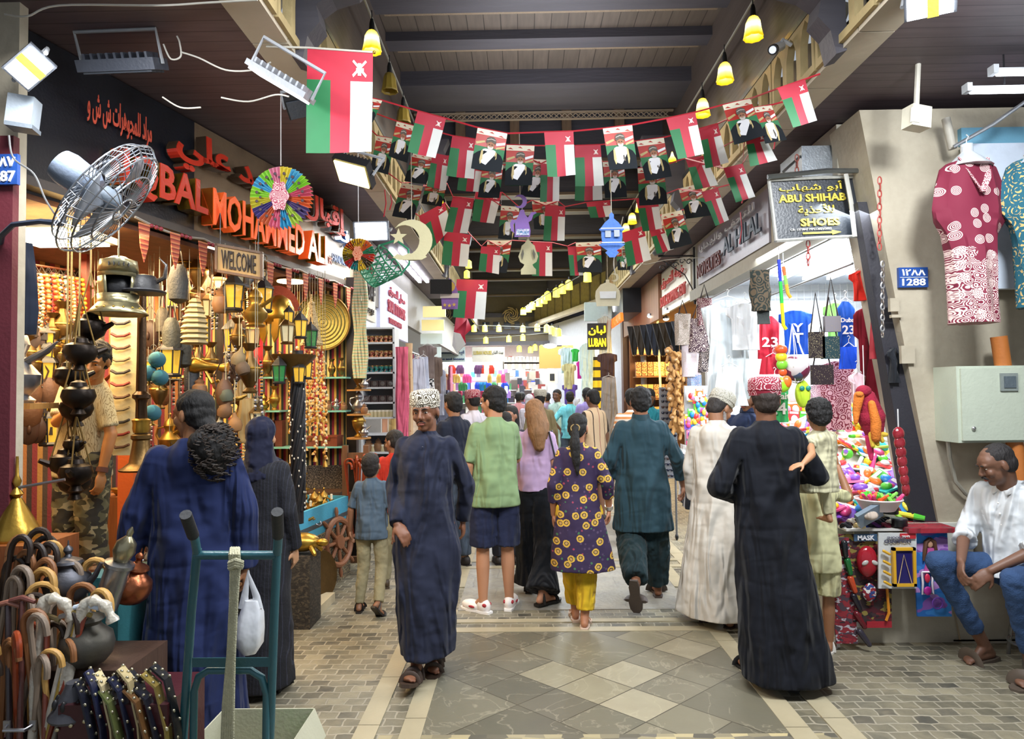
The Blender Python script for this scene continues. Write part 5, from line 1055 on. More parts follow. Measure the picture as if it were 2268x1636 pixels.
# second stepped tier further in
quad('shop_counter',[fp(4.9,.95,-.45),fp(6.5,.95,-.45),fp(6.5,.95,-1.0),fp(4.9,.95,-1.0)],wood('#7a4a26'),.9,label='wooden stepped counter inside the souvenir shop',cat='counter')
cn2={}
for r_ in range(3):
    for i in range(13):
        k=R.choice(['dallah','vase','vasec','jar','dallahc','candle','box','mask','bowl']); n=cn2.get(k,0); cn2[k]=n+1
        put(k,fp(4.98+i*.115,.953,-.50-r_*.17),f'{od(n)} on the inner wooden counter',rz=R.uniform(-1,1),sc=R.uniform(.9,1.2),group='wares on the inner counter')
# brass bell-shaped hookah
c=at(36,1195,3.25); T=thing('brass_hookah','shiny yellow brass bell-shaped water pipe by the canes','water pipe',tuple(c)); MB().lathe([(.10,0),(.105,.02),(.085,.07),(.035,.17),(.02,.2)],tuple(c),20).build('base',GOLDP,T); MB().lathe([(.012,.2),(.03,.22),(.01,.25),(.02,.28),(.008,.31),(.006,.40)],tuple(c),12).build('stem',GOLDP,T); MB().tube([c+V((.01,0,.25)),c+V((.2,.05,.28))],.008,6).build('pipe',SILV,T)
PED=MB().bb((c.x-.16,c.y-.14,0),(c.x+.2,c.y+.16,c.z)).build('wooden_crate',wood('#8a4c22'),smooth=False,label='reddish wooden crate under the brass water pipe',cat='crate')
# crates holding canes etc. in the very front
def cane_box():
    a=at(0,1590,2.62); b=at(140,1600,2.62); z1=.30; x0,x1=a.x-.15,b.x; y0,y1=2.60,2.86
    T=thing('cane_crate','maroon wooden crate with a metal handle full of walking canes','crate',((x0+x1)/2,(y0+y1)/2,0)); M_=mat('#3f2129',rough=.5)
    for nm,p,q in (('front_panel',(x0,y0,0),(x1,y0+.015,z1-.02)),('back_panel',(x0,y1-.015,0),(x1,y1,z1+.04)),('side_panel',(x0,y0,0),(x0+.015,y1,z1)),('side_panel',(x1-.015,y0,0),(x1,y1,z1+.02)),('bottom_panel',(x0,y0,0),(x1,y1,.015))): MB().bb(p,q).build(nm,M_,T,smooth=False)
    xm=at(45,1605,2.6).x; zz=at(45,1605,2.6).z; mb=MB(); mb.tube([(xm-.05,y0,zz),(xm-.04,y0-.03,zz-.005),(xm+.04,y0-.03,zz-.005),(xm+.05,y0,zz)],.007,8); mb.box((xm-.05,y0-.003,zz),(.025,.006,.035)); mb.box((xm+.05,y0-.003,zz),(.025,.006,.035)); mb.build('handle',metal('#a9a9ad',rough=.3),T)
    return x0,x1,y0,y1
x0,x1,y0,y1=cane_box()
n=0
for i in range(22):
    x=lerp(x0+.05,x1-.04,(i%11)/10+R.uniform(-.02,.02)); y=y0+.06+.11*(i//11)+R.uniform(0,.04); k=['caned','cane','caneg','canet','caner','caneg','cane'][i%7]
    put(k,(x,y,.02),f'{od(i)} in the maroon crate',rot=(R.uniform(-.10,.12),R.uniform(-.12,.16),R.uniform(-1,1)),sc=(1,1,R.uniform(.80,1.0)),group='canes in the maroon crate')
# umbrella-like white wrapped canes
for i,(pa,pb) in enumerate((((75,1590),(95,1345)),((130,1570),(185,1350)))):
    a=at(*pa,2.66); b=at(*pb,2.70); a=lerp(b,a,1.6 if a.z>.2 else 1); T=thing('wrapped_cane',f'cane wrapped in crumpled clear plastic, {["straight","slanting"][i]} one at the crate corner','cane',tuple(a)); MB().tube(curve([a,lerp(a,b,.5),b,b+V((.04,0,.035)),b+V((.09,0,.01)),b+V((.12,0,-.05))],4),[.020+.006*math.sin(q*1.7) for q in range(21)],12).build('plastic_wrap',mat('#d9d3c4',rough=.2,trans=.35,ns=25,bump=1,bs=30),T); MB().tube([a,b],.012,8).build('shaft',WOODR,T)
for i,(pa,pb,c_) in enumerate((((100,1580),(105,1370),'#7a3b2a'),((120,1590),(192,1345),'#7c3524'),((20,1590),(18,1340),'#3a3134'),((108,1585),(160,1365),'#b7b0a4'),((116,1588),(175,1360),'#a58a3c'),((45,1590),(50,1330),'#5a3530'))):
    a=at(*pa,2.64); b=at(*pb,2.70); d=b-a; a=b-d*1.5; a.z=max(a.z,.03); T=thing('sword_stick',f'straight {["red-brown","slim maroon","charcoal","silver","ochre","plum"][i]} stick standing in the crate corner','stick',tuple(a)); MB().tube([a,b],.011,8).build('shaft',mat(c_,rough=.3),T); MB().tube([b+V((-.05,0,.0)),b+V((.0,0,.012)),b+V((.05,0,-.005))],[.010,.012,.009],8).build('handle',mat(['#9a8f6a','#c9d6e6','#8d5a4a','#9a9a9a','#8f7a3a','#6d3f38'][i],rough=.35),T)
# more canes standing behind, leaning, left edge
for i in range(14):
    p=at(-20+i*9,1235,2.93+.04*(i%3)); put(['caned','canet','cane','caned','caneg'][i%5],(p.x-.12,p.y,.02),f'{od(i)} leaning in the dim corner behind the crate',rot=(0,.16+R.uniform(-.05,.06),R.uniform(-.5,.5)),sc=(1,1,1.05+.25*R.random()),group='canes leaning in the corner')
for i,(px,py,Y,k,s) in enumerate(((75,1265,2.9,'canet',.9),(120,1250,2.95,'caneg',.95),(185,1245,3.0,'canet',.9),(30,1260,2.9,'caneg',.95),(155,1300,2.85,'cane',.85),(205,1310,2.8,'canet',.8),(62,1300,2.85,'canet',.85))):
    p=at(px,py,Y); z=p.z/.86; put(k,(p.x,Y,0),f'{od(i)} of the taller ones behind the crate',rz=R.uniform(-.4,.4),sc=(1.2,1.2,z),group='taller canes')
# metal kettle, pot and ewer
def pot(px,py,Y,s,m,lab,spout=1,ax=(0,0,1),nm='kettle'):
    c=at(px,py,Y); T=thing(nm,lab,'kettle' if nm=='kettle' else 'pot',tuple(c)); M=Matrix.Translation(c)@V((0,0,1)).rotation_difference(V(ax)).to_matrix().to_4x4()@Matrix.Scale(s,4)
    MB(M=M).lathe([(.10,0),(.12,.01),(.16,.06),(.175,.13),(.16,.20),(.10,.25),(.085,.27),(.10,.30)],n=24).build('body',m,T); MB(M=M).lathe([(.11,.30),(.10,.32),(.03,.35),(.02,.37),(.035,.40),(.03,.42),(.008,.44),(.004,.48)],n=18).build('lid',m,T)
    if spout: MB(M=M).tube([(.13,0,.10),(.22,0,.20),(.27,0,.30)],[.035,.022,.016],10).build('spout',m,T); MB(M=M).tube([(-.12,0,.26),(-.22,0,.26),(-.24,0,.14),(-.16,0,.07)],.012,8).build('handle',m,T)
    return T
pot(150,1330,2.98,.55,metal('#5b5c62',rough=.5),'grey pewter kettle with brass lid behind the canes'); pot(192,1468,2.75,.58,metal('#5f5c55',rough=.55),'large round hammered metal pot behind the saddle straps',0,nm='hammered_pot')
pot(280,1330,3.0,.5,COPPER,'brown leaning copper jug near the navy robe',0,(.3,0,1),'copper_jug')
c=at(232,1345,2.9); T=thing('pewter_ewer','tall pewter cylinder flask with domed lid tilted to one side','ewer',tuple(c)); d=V((.32,0,.94)); MB().lathe([(.05,0),(.05,.18),(.06,.185),(.06,.20),(.03,.21)],tuple(c),16,axis=d).build('body',metal('#8a8a8c',rough=.35),T); MB().lathe([(.03,.21),(.045,.25),(.04,.29),(.012,.32),(.014,.34),(.003,.36)],tuple(c),14,axis=d).build('lid',metal('#9a9276',rough=.3),T)
MB().bb((at(190,1400,3.15).x,3.1,0),(at(275,1400,3.15).x,3.4,at(0,1275,3.15).z)).build('teal_chest',mat('#2f6a70',rough=.6,ns=6,amt=.35),smooth=False,label='faded teal wooden chest beside the pewter ewer',cat='chest')
MB().bb((at(150,1500,2.85).x,2.72,0),(at(330,1500,2.9).x,3.05,at(0,1475,2.72).z-.02)).build('low_stand',wood('#4a352a'),smooth=False,label='low dark wooden stand beneath the hammered pot',cat='stand')
# leather saddle bag with studded straps
def saddle():
    c=at(270,1560,2.62); T=thing('saddle_chest','maroon leather chest with brass studs under a heap of straps','chest',(c.x,2.62,0)); z1=at(0,1478,2.6).z
    x0=at(148,1600,2.6).x; x1=at(385,1600,2.6).x; mb=MB(); mb.bb((x0,2.55,0),(x1,2.85,z1*.82)); mb.build('body',mat('#43191f',rough=.4),T,smooth=False)
    mb=MB(); 
    for i in range(9):
        MB().ell((lerp(x0,x1,i/8),2.545,z1*.78-.015*abs(4-i)),(.009,.006,.009),nu=8,nv=5).build('stud',metal('#c9c0a0',rough=.3),T)
    sc=[('#1d1f2b','studded black'),('#1f2440','navy'),('#c9b98f','tan'),('#16161c','black'),('#5b6238','olive'),('#20253c','dark blue'),('#b8a77c','buff'),('#17181f','shiny black'),('#6b4a2a','brown'),('#1b1d28','coal'),('#8d7a3e','mustard'),('#101218','plain black')]
    for i,(c_,nm) in enumerate(sc):
        xa=lerp(x0+.02,x1-.16,i/11); pk=lerp(x0+.10,x1-.03,i/11); y=2.54+.02*(i%4); zt=z1*(.93+.05*math.sin(i*1.3)); 
        pts=[V((xa-.02,y+.10,z1*.85)),V((lerp(xa,pk,.4),y+.04,zt)),V((pk,y,zt*.95)),V((pk+.05,y-.02,zt*.72)),V((pk+.075,y-.03,zt*.38)),V((pk+.08,y-.03,.02))]
        q=[]
        for k in range(len(pts)-1):
            for u in range(4): q.append(lerp(pts[k],pts[k+1],u/4))
        q.append(pts[-1]); T2=thing('leather_strap',f'{nm} leather strap draped over the maroon chest','strap',tuple(pts[-1]))
        mb=MB(); mb.rings([[p+V((0,-.022,0)),p+V((.006,-.022,.005)),p+V((.006,.022,.005)),p+V((0,.022,0))] for p in q]); mb.build('strap',mat(c_,rough=.35),T2)
        mb=MB()
        for k in range(1,len(q)-1,1): mb.ell(q[k]+V((.006,-.012 if k%2 else .012,.006)),(.007,.006,.007),nu=7,nv=5)
        mb.build('studs',metal('#cfc7a8',rough=.25),T2)
saddle()
c=at(165,1585,2.62); T=thing('pierced_metal_cone','pierced grey metal incense cover beside the crate','cover',tuple(c)); MB().lathe([(.085,0),(.09,.01),(.07,.04),(.035,.11),(.03,.13)],tuple(c),16).build('cone',mat('#56565c',rough=.5,metal=.5),T)
for k in range(8): a=k*P/4; MB().ell(c+V((.063*math.cos(a),.063*math.sin(a),.06)),(.012,.012,.022),nu=8,nv=6).build('piercing',IRON,T)
# ---- turquoise cart of brass ware and its surroundings
cz=.70; A=atf(611,1196,0) ; 
t0=at(612,1163,5.35); ctr=[(-2.18,5.30),(-1.86,5.22),(-1.66,6.45),(-2.15,6.55)]
T=thing('turquoise_tray_cart','turquoise painted wooden tray cart filled with brass ware','cart',(-1.9,5.8,0)); TQ=mat('#3f93b0',rough=.6,ns=5,amt=.25); TQ2=mat('#6fb3a8',rough=.6,ns=5,amt=.25)
mb=MB(); mb.add([V((x,y,.56)) for x,y in ctr]+[V((x,y,.60)) for x,y in ctr],[(3,2,1,0),(4,5,6,7),(0,1,5,4),(1,2,6,5),(2,3,7,6),(3,0,4,7)]); mb.build('tray_bottom',wood('#6b4a30'),T,smooth=False)
for i in range(4):
    a=V((*ctr[i],0)); b=V((*ctr[(i+1)%4],0)); n=(b-a).cross(V((0,0,1))).normalized()*.02; quad('side_board',[a+V((0,0,.50)),b+V((0,0,.50)),b+V((0,0,.74)),a+V((0,0,.74))],TQ2 if i==0 else TQ,.025,T)
mb=MB(); mb.tube([(-1.745,5.70,.62),(-1.72,5.72,.60),(-1.72,5.78,.60),(-1.735,5.80,.62)],.006,6); mb.build('drawer_pull',SILV,T)
mb=MB(); mb.add([V((x*.99,y,0)) for x,y in ctr]+[V((x*.99,y,.5)) for x,y in ctr],[(3,2,1,0),(4,5,6,7),(0,1,5,4),(1,2,6,5),(2,3,7,6),(3,0,4,7)]); mb.build('stone_base',camo('dark_granite',['#4a4236','#6b5f4b','#3a342b','#857658'],50),T,smooth=False)
cn3={}
for i in range(75):
    u=R.random(); v_=R.random(); y=lerp(5.30,6.4,u); xl=lerp(-2.14,-2.12,u); xr=lerp(-1.90,-1.72,u); k=R.choice(['genie','bowl','dallah','candle','bell','bowl','genie','candle']); n=cn3.get(k,0); cn3[k]=n+1
    put(k,(lerp(xl,xr,v_),y,.60+.0),f'{od(n)} in the turquoise tray',rz=R.uniform(0,6),sc=R.uniform(.75,1.15),group='brass ware in the turquoise tray')
for i,(px,py,k,s) in enumerate(((608,1095,'vase',1.1),(625,1085,'candle',1.5),(645,1075,'candle',1.7),(632,1100,'bell',1.2),(660,1090,'vasec',1.0),(675,1085,'candle',1.3),(618,1130,'jar',1.2),(604,1140,'bowl',1.3))): put(k,at(px,py,6.2),f'{od(i)} standing at the back of the tray cart',sc=s,group='ornaments behind the tray')
MB().bb((-2.3,6.60,0),(-1.78,6.88,at(0,1108,6.3).z)).build('back_plinth',wood('#4a3526'),smooth=False,label='dark wooden plinth at the back of the tray cart',cat='plinth')
# leaning round tray
c=at(702,1250,5.60); T=thing('leaning_brass_tray','round old brass tray leaning on edge against the cart','tray',(c.x,5.6,0)); r=at(0,1195,5.6).z-at(0,1305,5.6).z; r/=2; MB().lathe([(.01,0),(r*.9,0),(r,.03),(r*.98,.035),(r*.88,.01),(.01,.01)],(c.x,5.62,r+.005),32,axis=(.93,-.36,.12)).build('tray',metal('#8a6f45',rough=.45),T); MB().lathe([(r,.02),(r*1.03,.03),(r,.04)],(c.x,5.62,r+.005),32,axis=(.93,-.36,.12)).build('rim',OBR,T)
# ship wheel
c=at(750,1200,6.12); T=thing('ship_wheel','wooden ship steering wheel leaning on the shop corner','ship wheel',(c.x,6.12,c.z-.3)); ax=V((.95,-.28,.08)).normalized(); u=V((0,0,1)); u=(u-ax*u.dot(ax)).normalized(); v_=ax.cross(u); wm=wood('#7d4f33')
MB().tube([c+(u*math.cos(a*P/16)+v_*math.sin(a*P/16))*.20 for a in range(33)],.028,8).build('rim',wm,T); MB().lathe([(.06,-.03),(.065,0),(.06,.03)],tuple(c),16,axis=ax).build('hub',wm,T)
for k in range(8):
    a=k*P/4; d=u*math.cos(a)+v_*math.sin(a); MB().tube([c+d*.04,c+d*.12,c+d*.2,c+d*.23,c+d*.27,c+d*.31],[.014,.018,.012,.012,.02,.012],8).build('spoke',wm,T)
# brass turtle on a step
c=at(668,1215,5.05); T=thing('brass_turtle','brass tortoise ornament on the dark step','tortoise',tuple(c)); MB().ell(c+V((0,0,.05)),(.14,.09,.07),nu=16,nv=8).build('shell',GOLDP,T); MB().ell(c+V((.16,-.02,.05)),(.045,.03,.03)).build('head',GOLDP,T)
for sx,sy in ((1,1),(1,-1),(-1,1),(-1,-1)): MB().cap(c+V((.09*sx,.06*sy,.02)),c+V((.12*sx,.08*sy,-.02)),.02,.018,8).build('leg',GOLDP,T)
MB().bb((at(600,1300,5.1).x,4.95,0),(at(700,1300,5.1).x,5.22,c.z-.035)).build('dark_step_block',camo('dark_granite_step',['#3a342c','#544a3c','#2d2823'],40),smooth=False,label='dark granite block under the brass tortoise',cat='block')
quad('stone_step',[atf(622,1349,.07),atf(702,1349,.07),atf(742,1311,.07),atf(658,1311,.07)][::-1],mat('#b5a88a',rough=.5,amt=.15),-.07,label='pale stone slab step on the cobbles beside the cart',cat='step')
# cane rack by the corner
c=at(815,1160,6.6); T=thing('wooden_cane_rack','old wooden door-like rack holding red canes','rack',(c.x,6.6,0)); xa=at(765,1200,6.6).x; xb=at(812,1200,6.6).x; z1=at(0,995,6.6).z
for q in (xa,xb): MB().bb((q-.025,6.58,0),(q+.025,6.64,z1)).build('upright',wood('#6b4a30'),T,smooth=False)
for z in (.1,z1-.1,z1*.6): MB().bb((xa,6.59,z-.03),(xb,6.63,z+.03)).build('rail',wood('#6b4a30'),T,smooth=False)
for i in range(16):
    x=at(780+i*4.2,1100,6.5).x; put('caner',(x,6.45+.03*(i%3),.35),f'{od(i)} bunched in the wooden rack',rot=(.0,-.14+R.uniform(-.04,.04)+.012*i,R.uniform(-1,3)),sc=(1,1,.80+.1*R.random()),group='red canes in the rack')
# corner stand with bronze vases, and the strap column
c=at(800,1000,7.15)
for i,(py,k,s) in enumerate(((862,'vasec',1.15),(916,'dallahs',1.1),(968,'vase',1.25))):
    p=at(795,py,6.75); MB().lathe([(.01,0),(.12,0),(.12,.015),(.01,.015)],(p.x,p.y,p.z-.016),16).build('round_shelf',wood('#a5773f'),label=f'round wooden shelf, {od(i)} down the shop corner column',cat='shelf'); put(k,p,f'on the {od(i)} round corner shelf',sc=s,group=None)
    put('dallahs' if i!=1 else 'jar',p+V((.06,-.03,.0)),f'squeezed on the {od(i)} round corner shelf',sc=.7)
mb=MB()
for k in range(5): mb.tube([at(785+k*6,590,6.6)+V((.012*math.sin(t*1.3+k),0,-.11*t)) for t in range(11)],.017,6)
mb.build('braided_strap_bundle',rep_stripes('braid',['#3f7d5a','#d8d0b0','#8a7a4a','#e6dfc8'],.03,2),label='hanging bundle of green and cream braided straps at the corner',cat='strap bundle')
# ---- fan
c=at(238,440,3.05); ax=V((.74,.28,-.60)).normalized(); T=thing('wall_fan','large grey wall fan with wire cage blowing over the street','fan',tuple(c)); u=ax.cross(V((0,0,1))).normalized(); v_=ax.cross(u); RR=.305; GM=metal('#9a9fa6',rough=.35)
mb=MB()
for k in range(40):
    a=2*P*k/40; d=u*math.cos(a)+v_*math.sin(a); mb.tube([c+ax*.075+d*.05,c+ax*.07+d*RR*.6,c+ax*.045+d*RR*.9,c+d*RR,c-ax*.045+d*RR*.9,c-ax*.07+d*RR*.55,c-ax*.075+d*.08],.0022,4)
for r_,o in ((RR,0),(RR*.9,.045),(RR*.6,.07),(.06,.075),(RR*.9,-.045),(RR*.55,-.07)): mb.tube([c+ax*o+(u*math.cos(a*P/20)+v_*math.sin(a*P/20))*r_ for a in range(41)],.004,5)
mb.build('cage',GM,T)
for k in range(3):
    a=2*P*k/3+.4; mb=MB(); mb.grid(lambda s,t:c+(u*math.cos(a+(s-.5)*1.3*(.5+.5*t))+v_*math.sin(a+(s-.5)*1.3*(.5+.5*t)))*(.05+.19*t)+ax*(.03*(s-.5)),6,6); mb.build('blade',mat('#7d838c',rough=.4),T,solid=.004)
MB().lathe([(.03,.06),(.05,.03),(.05,-.03)],tuple(c),16,axis=ax).build('hub',mat('#5c6670'),T)
MB().lathe([(.055,-.06),(.075,-.09),(.08,-.2),(.07,-.24),(.03,-.255)],tuple(c),20,axis=ax).build('motor',mat('#6b7686',rough=.35),T)
h=c-ax*.16; e=at(138,495,3.05); MB().tube([h+V((0,0,-.05)),at(140,468,3.05),e],.016,8).build('bracket',mat('#8d949c',rough=.4),T); MB().tube([e,at(90,490,3.08),at(30,497,3.12),at(5,520,3.18),at(0,545,3.24)],.013,8).build('arm',mat('#3a4150',rough=.4),T)
# ================================================================ the toy and clothes stall
st('wall_stall_back',(2.35,8.6,0),(6.6,8.7,3.05),mat('#cfd3d6',rough=.5))
st('ceiling_stall',(2.42,4.95,3.02),(6.6,8.7,3.06),mat('#c3cbd6',rough=.5))
st('wall_stall_fascia',(2.36,5.0,2.98),(2.44,15.9,3.66),mat('#a8a394',rough=.7,amt=.2))
st('wall_stall_beam',(2.30,4.95,2.90),(2.46,9.2,3.04),mat('#8f8a7c',rough=.7))
st('wall_upper_panel',(2.45,5.0,3.05),(6.6,5.05,3.66),mat('#8a8176'))
# steel box above the stall and its arm
a=at(1787,390,5.0); b=at(1925,312,5.0); MB().bb((a.x,5.08,a.z),(b.x,5.5,b.z)).build('steel_duct_box',metal('#9aa0a6',rough=.35),smooth=False,label='grey sheet metal box above the shoe sign',cat='box')
# tubes on the stall ceiling
for i in range(5):
    x=2.75+i*.28; MB().box((x,6.7,2.985),(.05,2.4,.03)).build('ceiling_tube_light',glow('#eaf2ff',10),smooth=False,label=f'long bright fluorescent tube, {od(i)} across the toy stall ceiling',cat='light',group='tubes on the toy stall ceiling')
T=thing('ceiling_dish','round white ceiling fixture above the stall opening','light',(2.75,5.25,2.98)); MB().lathe([(.16,.03),(.18,0),(.1,-.02),(.01,-.02)],(2.75,5.3,2.98),24).build('dish',mat('#d5dae0',rough=.3),T); MB().lathe([(.185,.0),(.20,.012),(.185,.025)],(2.75,5.3,2.98),24).build('rim',SILV,T)
# wire grid wall
def grid(nm,lab,o,u,v,w,h,st_=.09,m=None):
    mb=MB(); o=V(o);u=V(u);v=V(v)
    for i in range(int(w/st_)+1): mb.tube([o+u*i*st_,o+u*i*st_+v*h],.004,4)
    for i in range(int(h/st_)+1): mb.tube([o+v*i*st_,o+v*i*st_+u*w],.004,4)
    return mb.build(nm,m or mat('#d8dadb',rough=.4),label=lab,cat='rack')
grid('wire_grid_panel','white wire grid panel on the back of the toy stall',at(1690,850,8.5),(1,0,0),(0,0,1),1.6,1.25)
x1=2.86; grid('wire_grid_panel','wire grid panel edging the stall beside the maroon shirts',(2.80,4.98,1.25),(.3,.95,0),(0,0,1),.35,1.5,.1,mat('#c9b9b4'))
# cloth making helper: garment as thick soft sheet with outline
def garment(nm,lab,cat,px,py,Y,w,h,m,kind='tee',rz=0,th=.035,mats2=None,group=None,txt=None,txc='#f0eee8',hanger=True):
    c=at(px,py,Y); T=thing(nm,lab,cat,tuple(c),rz,group); M=T.matrix_basis
    O={'tee':[(-.5,-1),(-.33,-1),(.33,-1),(.5,-1)],}
    def side(t):  # half width along length t (0 top)
        if kind=='tee': return (.18+.32*min(1,t/.06)) if t<.06 else (.5 if t<.30 else .36)
        if kind=='vest': return (.16+.12*t/.1) if t<.22 else .36
        if kind=='robe': return .13+.2*t/.05 if t<.05 else (.5-.4*(t-.05) if t<.35 else .34+.12*(t-.35))
        if kind=='shorts': return .36+.14*t
        if kind=='scarf': return .5-.04*math.sin(t*9)
        if kind=='kaftan': return .16+.3*t/.05 if t<.06 else (.46+.04*math.sin(t*5) if t<.55 else .36+.03*t)
        if kind=='bag': return .5
        if kind=='long': return .3+.2*t
    n=int(max(8,min(26,h/.03))); rs=[]
    for i in range(n+1):
        t=i/n; s=side(t)*w; r=[]; nn=16
        for k in range(nn):
            a=2*P*k/nn; x=math.copysign(abs(math.cos(a))**.6,math.cos(a))*s; f=1+.22*math.sin(x/w*19+t*3+px)*min(1,t*3)
            r.append(V((x,math.sin(a)*th*.5*f*(1+t*.6)+.012*math.sin(x/w*13+t*4),-t*h)))
        if kind=='shorts' and t>.35: r=[p+V((0,0,0)) for p in r]
        rs.append(r)
    mb=MB(M=M); mb.rings(rs); mb.build('cloth',m,T)
    if hanger: mb=MB(M=M); mb.tube([(-w*.25,0,.0),(0,0,.035),(w*.25,0,0)],.004,5); mb.tube([(0,0,.035),(0,0,.06),(.012,0,.075),(0,0,.088),(-.010,0,.08)],.0028,5); mb.build('hanger',mat('#d6d6d2'),T)
    if txt:
        for s_,zz,hh,ww in txt:
            u=V((math.cos(rz),math.sin(rz),0)); mm=mat(txc); text(s_,'printed_mark',mm,M@V((-ww/2*w,-th*1.15,-zz*h-hh)),u,(0,0,1),ww*w,hh,T,.002,.02)
    return T
WH='#dfe3e6'
garment('white_robe','large white child robe hanging at the stall corner','garment',1612,665,5.35,.44,.78,cloth('#d5dde0'),'robe'); garment('white_robe','plain white tunic overlapping the large white robe','garment',1650,672,5.25,.30,.36,cloth('#e6e8ea'),'tee')
garment('white_skirt','white gathered skirt clipped below the white robes','garment',1615,812,5.22,.28,.30,cloth('#d9dee0'),'long')
garment('basketball_vest','red basketball vest printed twenty-three','shirt',1700,700,5.9,.27,.37,cloth('#c4283a'),'vest',txt=[('23',.50,.085,.5)])
garment('red_shorts','red sports shorts hanging under the red vest','shorts',1712,790,5.85,.25,.15,cloth('#c4283a'),'shorts')
garment('blue_team_shirt','royal blue tee shirt with a white crest','shirt',1762,688,5.6,.28,.36,cloth('#1a4fb8'),'tee',txt=[('Y',.30,.07,.30),('T',.52,.08,.30)])
garment('basketball_vest','blue basketball vest printed twenty-three','shirt',1872,668,5.3,.19,.36,cloth('#1f55b8'),'vest',txt=[('23',.52,.07,.5),('Dubai',.36,.035,.6)])
garment('blue_shorts','royal blue shorts hanging below the blue vest','shorts',1880,768,5.25,.17,.17,cloth('#1c4fd0'),'shorts')
garment('lime_shirt','lime green shirt behind the blue basketball vest','shirt',1850,672,5.6,.2,.36,cloth('#8fd06a'),'tee')
garment('basketball_vest','green basketball vest printed twenty-four in red','shirt',1716,838,5.3,.28,.34,cloth('#3fae62'),'vest',txt=[('24',.55,.09,.5),('Kuwait',.33,.05,.7)],txc='#d8d0c4')
garment('red_shirt','bright red sports shirt hanging high by the pillar','shirt',1910,600,5.0,.20,.22,cloth('#d02a1c'),'tee'); garment('maroon_shirt','dull red long shirt hanging by the chain','shirt',1938,578,4.85,.17,.70,cloth('#a3343c'),'tee',rz=.5); garment('maroon_shirt','dark maroon shirt behind the dull red one','shirt',1925,680,5.1,.24,.75,cloth('#7a1424'),'tee')
garment('pink_dress','maroon and white patterned dress at the back of the stall','dress',1855,800,5.5,.28,.55,embro('dress_lace','#7c2038','#d8a8b4',40,.2),'kaftan'); garment('pink_dress','pale pink lace dress beside the patterned dress','dress',1815,850,5.6,.25,.42,embro('dress_lace_pink','#c9a0b4','#efe0e6',40,.2),'kaftan')
garment('white_leggings','long white garment beside the maroon shirts','garment',1908,735,5.15,.10,.42,cloth('#dfe0e2'),'long'); garment('pink_blouse','pale pink blouse under the blue shorts','blouse',1898,825,5.05,.13,.22,cloth('#e6c4cc'),'tee')
garment('black_track_pants','black track pants with pink side stripes hung on the post','garment',1985,740,4.72,.14,.90,rep_stripes('track_cloth',['#15151b']*9+['#b0657a'],.14,0),'long',rz=.9,hanger=False)
garment('black_tee','charcoal tee shirt hung near the end of the chain','shirt',1978,770,4.66,.14,.24,cloth('#1d2026'),'tee',rz=.8,hanger=False)
garment('patterned_scarf','dark diamond patterned shawl hanging from the stall rail','shawl',1683,598,4.95,.15,.30,embro('shawl','#5a4c3a','#1f2722',30,.3),'scarf',hanger=False)
p=at(1690,690,4.95); mb=MB()
for k in range(9): mb.tube([p+V((-.04+.01*k,0,.03)),p+V((-.03+.009*k,.01,-.04)),p+V((-.035+.01*k,0,-.09))],.008,5)
mb.build('shawl_fringe',mat('#232a28'),label='knotted dark fringe under the patterned shawl',cat='fringe')
for i,(px,py,w,h,c_) in enumerate(((1808,735,.11,.20,'#23191c'),(1838,745,.13,.17,'#1d3a40'),(1820,808,.16,.15,'#2a1d22'),(1842,700,.12,.12,'#7d7a80'))):
    c=at(px,py,5.2); T=thing('embroidered_handbag',f'{["dark plain","teal spangled","black elephant patterned","silver sequinned"][i]} shoulder bag hung in the middle of the stall','bag',tuple(c)); MB().box(c+V((0,0,-h/2)),(w,.04,h)).build('bag',embro('bag_print%d'%i,c_,'#8f8568',60,1.2+.2*i),T,smooth=False); MB().tube([c+V((-w*.4,0,0)),c+V((0,0,.30)),c+V((w*.4,0,0))],.006,5).build('strap',mat('#231a16'),T)
# hanging chains
def chain(px,y0,y1,Y,m,lab,step=.045,r=.013,w=.0045):
    a=at(px,y0,Y); b=at(px,y1,Y); mb=MB(); n=int((a.z-b.z)/step)
    for i in range(n):
        c=V((a.x+(b.x-a.x)*i/n,Y,a.z-i*step)); k=i%2
        mb.tube([c+V(((r*math.cos(t))*(1-k),r*math.cos(t)*k,step*.62*math.sin(t))) for t in [2*P*q/10 for q in range(11)]],w,5)
    return mb.build('hanging_chain',m,label=lab,cat='chain')
chain(1955,585,760,4.55,metal('#c9c9c9',rough=.3),'shiny steel chain along the dark stall post',.036,.012,.0042); chain(1790,540,600,4.9,mat('#a5443c'),'red painted chain under the shoe sign'); chain(1948,400,570,4.6,mat('#a5443c'),'red painted chain from the sign arm down the post'); chain(1765,350,395,4.9,mat('#8a4a40'),'short rusty chain above the shoe sign')
